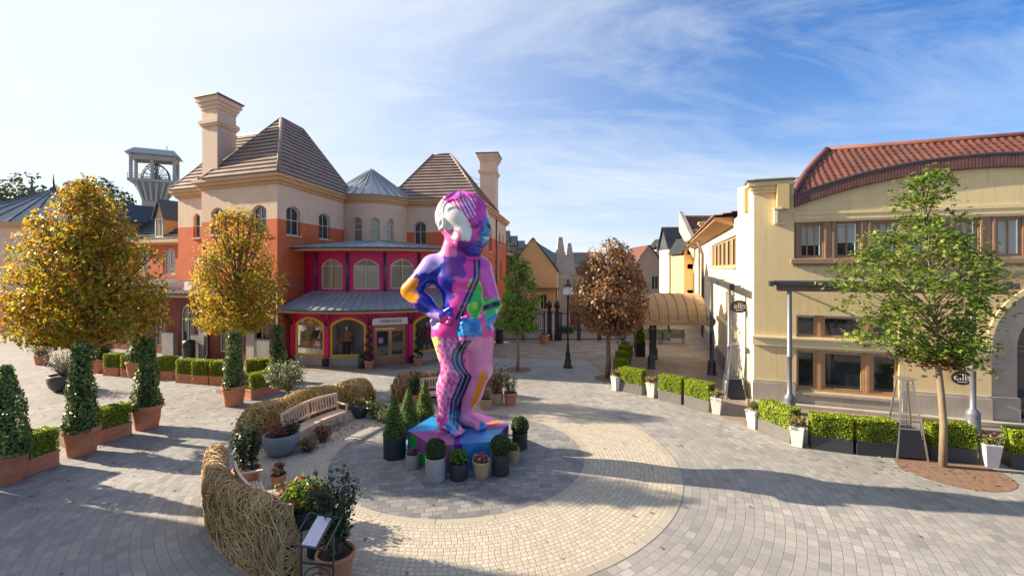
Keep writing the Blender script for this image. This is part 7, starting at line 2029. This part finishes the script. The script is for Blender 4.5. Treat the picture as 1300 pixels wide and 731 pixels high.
wv = nt.n('ShaderNodeTexNoise'); nt.put(wv.inputs['Vector'], mp.outputs[0]); wv.inputs['Scale'].default_value = .9; wv.inputs['Detail'].default_value = 2
wp = nt.n('ShaderNodeMix', data_type='VECTOR'); wp.inputs[0].default_value = .55; nt.put(wp.inputs[4], mp.outputs[0]); nt.put(wp.inputs[5], wv.outputs['Color'])
ad = nt.n('ShaderNodeVectorMath', operation='ADD'); nt.put(ad.inputs[0], mp.outputs[0]); sc_ = nt.n('ShaderNodeVectorMath', operation='SCALE'); nt.put(sc_.inputs[0], wv.outputs['Color']); sc_.inputs['Scale'].default_value = 1.1; nt.put(ad.inputs[1], sc_.outputs[0])
c1 = nt.noise(ad.outputs[0], .95, 10, .66); c2 = nt.noise(mp.outputs[0], .5, 4, .5)
cl = nt.m('MULTIPLY', nt.ramp(c1, [(.40, 0), (.70, 1)]), nt.ramp(c2, [(.30, .4), (.5, 1)]))
# more veil towards the sun side (left) and the horizon
dt = nt.n('ShaderNodeVectorMath', operation='DOT_PRODUCT'); nt.put(dt.inputs[0], gen); dt.inputs[1].default_value = tuple(sd_)
veil = nt.ramp(nt.m('MULTIPLY_ADD', dt.outputs['Value'], .6, .4), [(.0, 0), (.22, .0), (.42, .08), (.60, .34), (.78, .72), (.95, .95)], 'B_SPLINE')
hz = nt.ramp(sp.outputs[2], [(.0, .95), (.10, .62), (.22, .20), (.36, .03), (.6, 0)], 'B_SPLINE')
inv = lambda q: nt.m('SUBTRACT', 1.0, q)
f = inv(nt.m('MULTIPLY', inv(nt.m('MULTIPLY', cl, .9)), nt.m('MULTIPLY', inv(veil), inv(hz))))
blue = nt.mix(.93, sky.outputs[0], nt.mix(1.0, sky.outputs[0], (.085, .62, 1.24), 'MULTIPLY'))
cloudc = nt.mix(veil, (5.3, 5.7, 6.1), (5.8, 6.0, 6.2))
nt.put(bg.inputs[0], nt.mix(f, blue, cloudc)); bg.inputs[1].default_value = .068
nt.t.links.new(bg.outputs[0], out.inputs[0])
cam = bpy.data.cameras.new('Camera'); co = bpy.data.objects.new('Camera', cam); link(co)
cam.sensor_fit = 'HORIZONTAL'; cam.sensor_width = 36.0; cam.lens = 36.0 * FPX / 1300; cam.shift_y = (HOR - 365.5) / 1300
cam.clip_start = .1; cam.clip_end = 3000
co.location = (0, 0, EYE); co.rotation_euler = (PI / 2, 0, 0); scene.camera = co
vs_ = scene.view_settings; vs_.view_transform = 'Standard'; vs_.look = 'None'; vs_.exposure = 1.36; vs_.gamma = 1; vs_.use_curve_mapping = False
scene.cycles.max_bounces = 6; scene.cycles.transparent_max_bounces = 12; scene.cycles.use_denoising = True
scene.cycles.diffuse_bounces = 3; scene.cycles.glossy_bounces = 3; scene.cycles.transmission_bounces = 4
scene.cycles.sample_clamp_indirect = 6; scene.cycles.caustics_reflective = False; scene.cycles.caustics_refractive = False
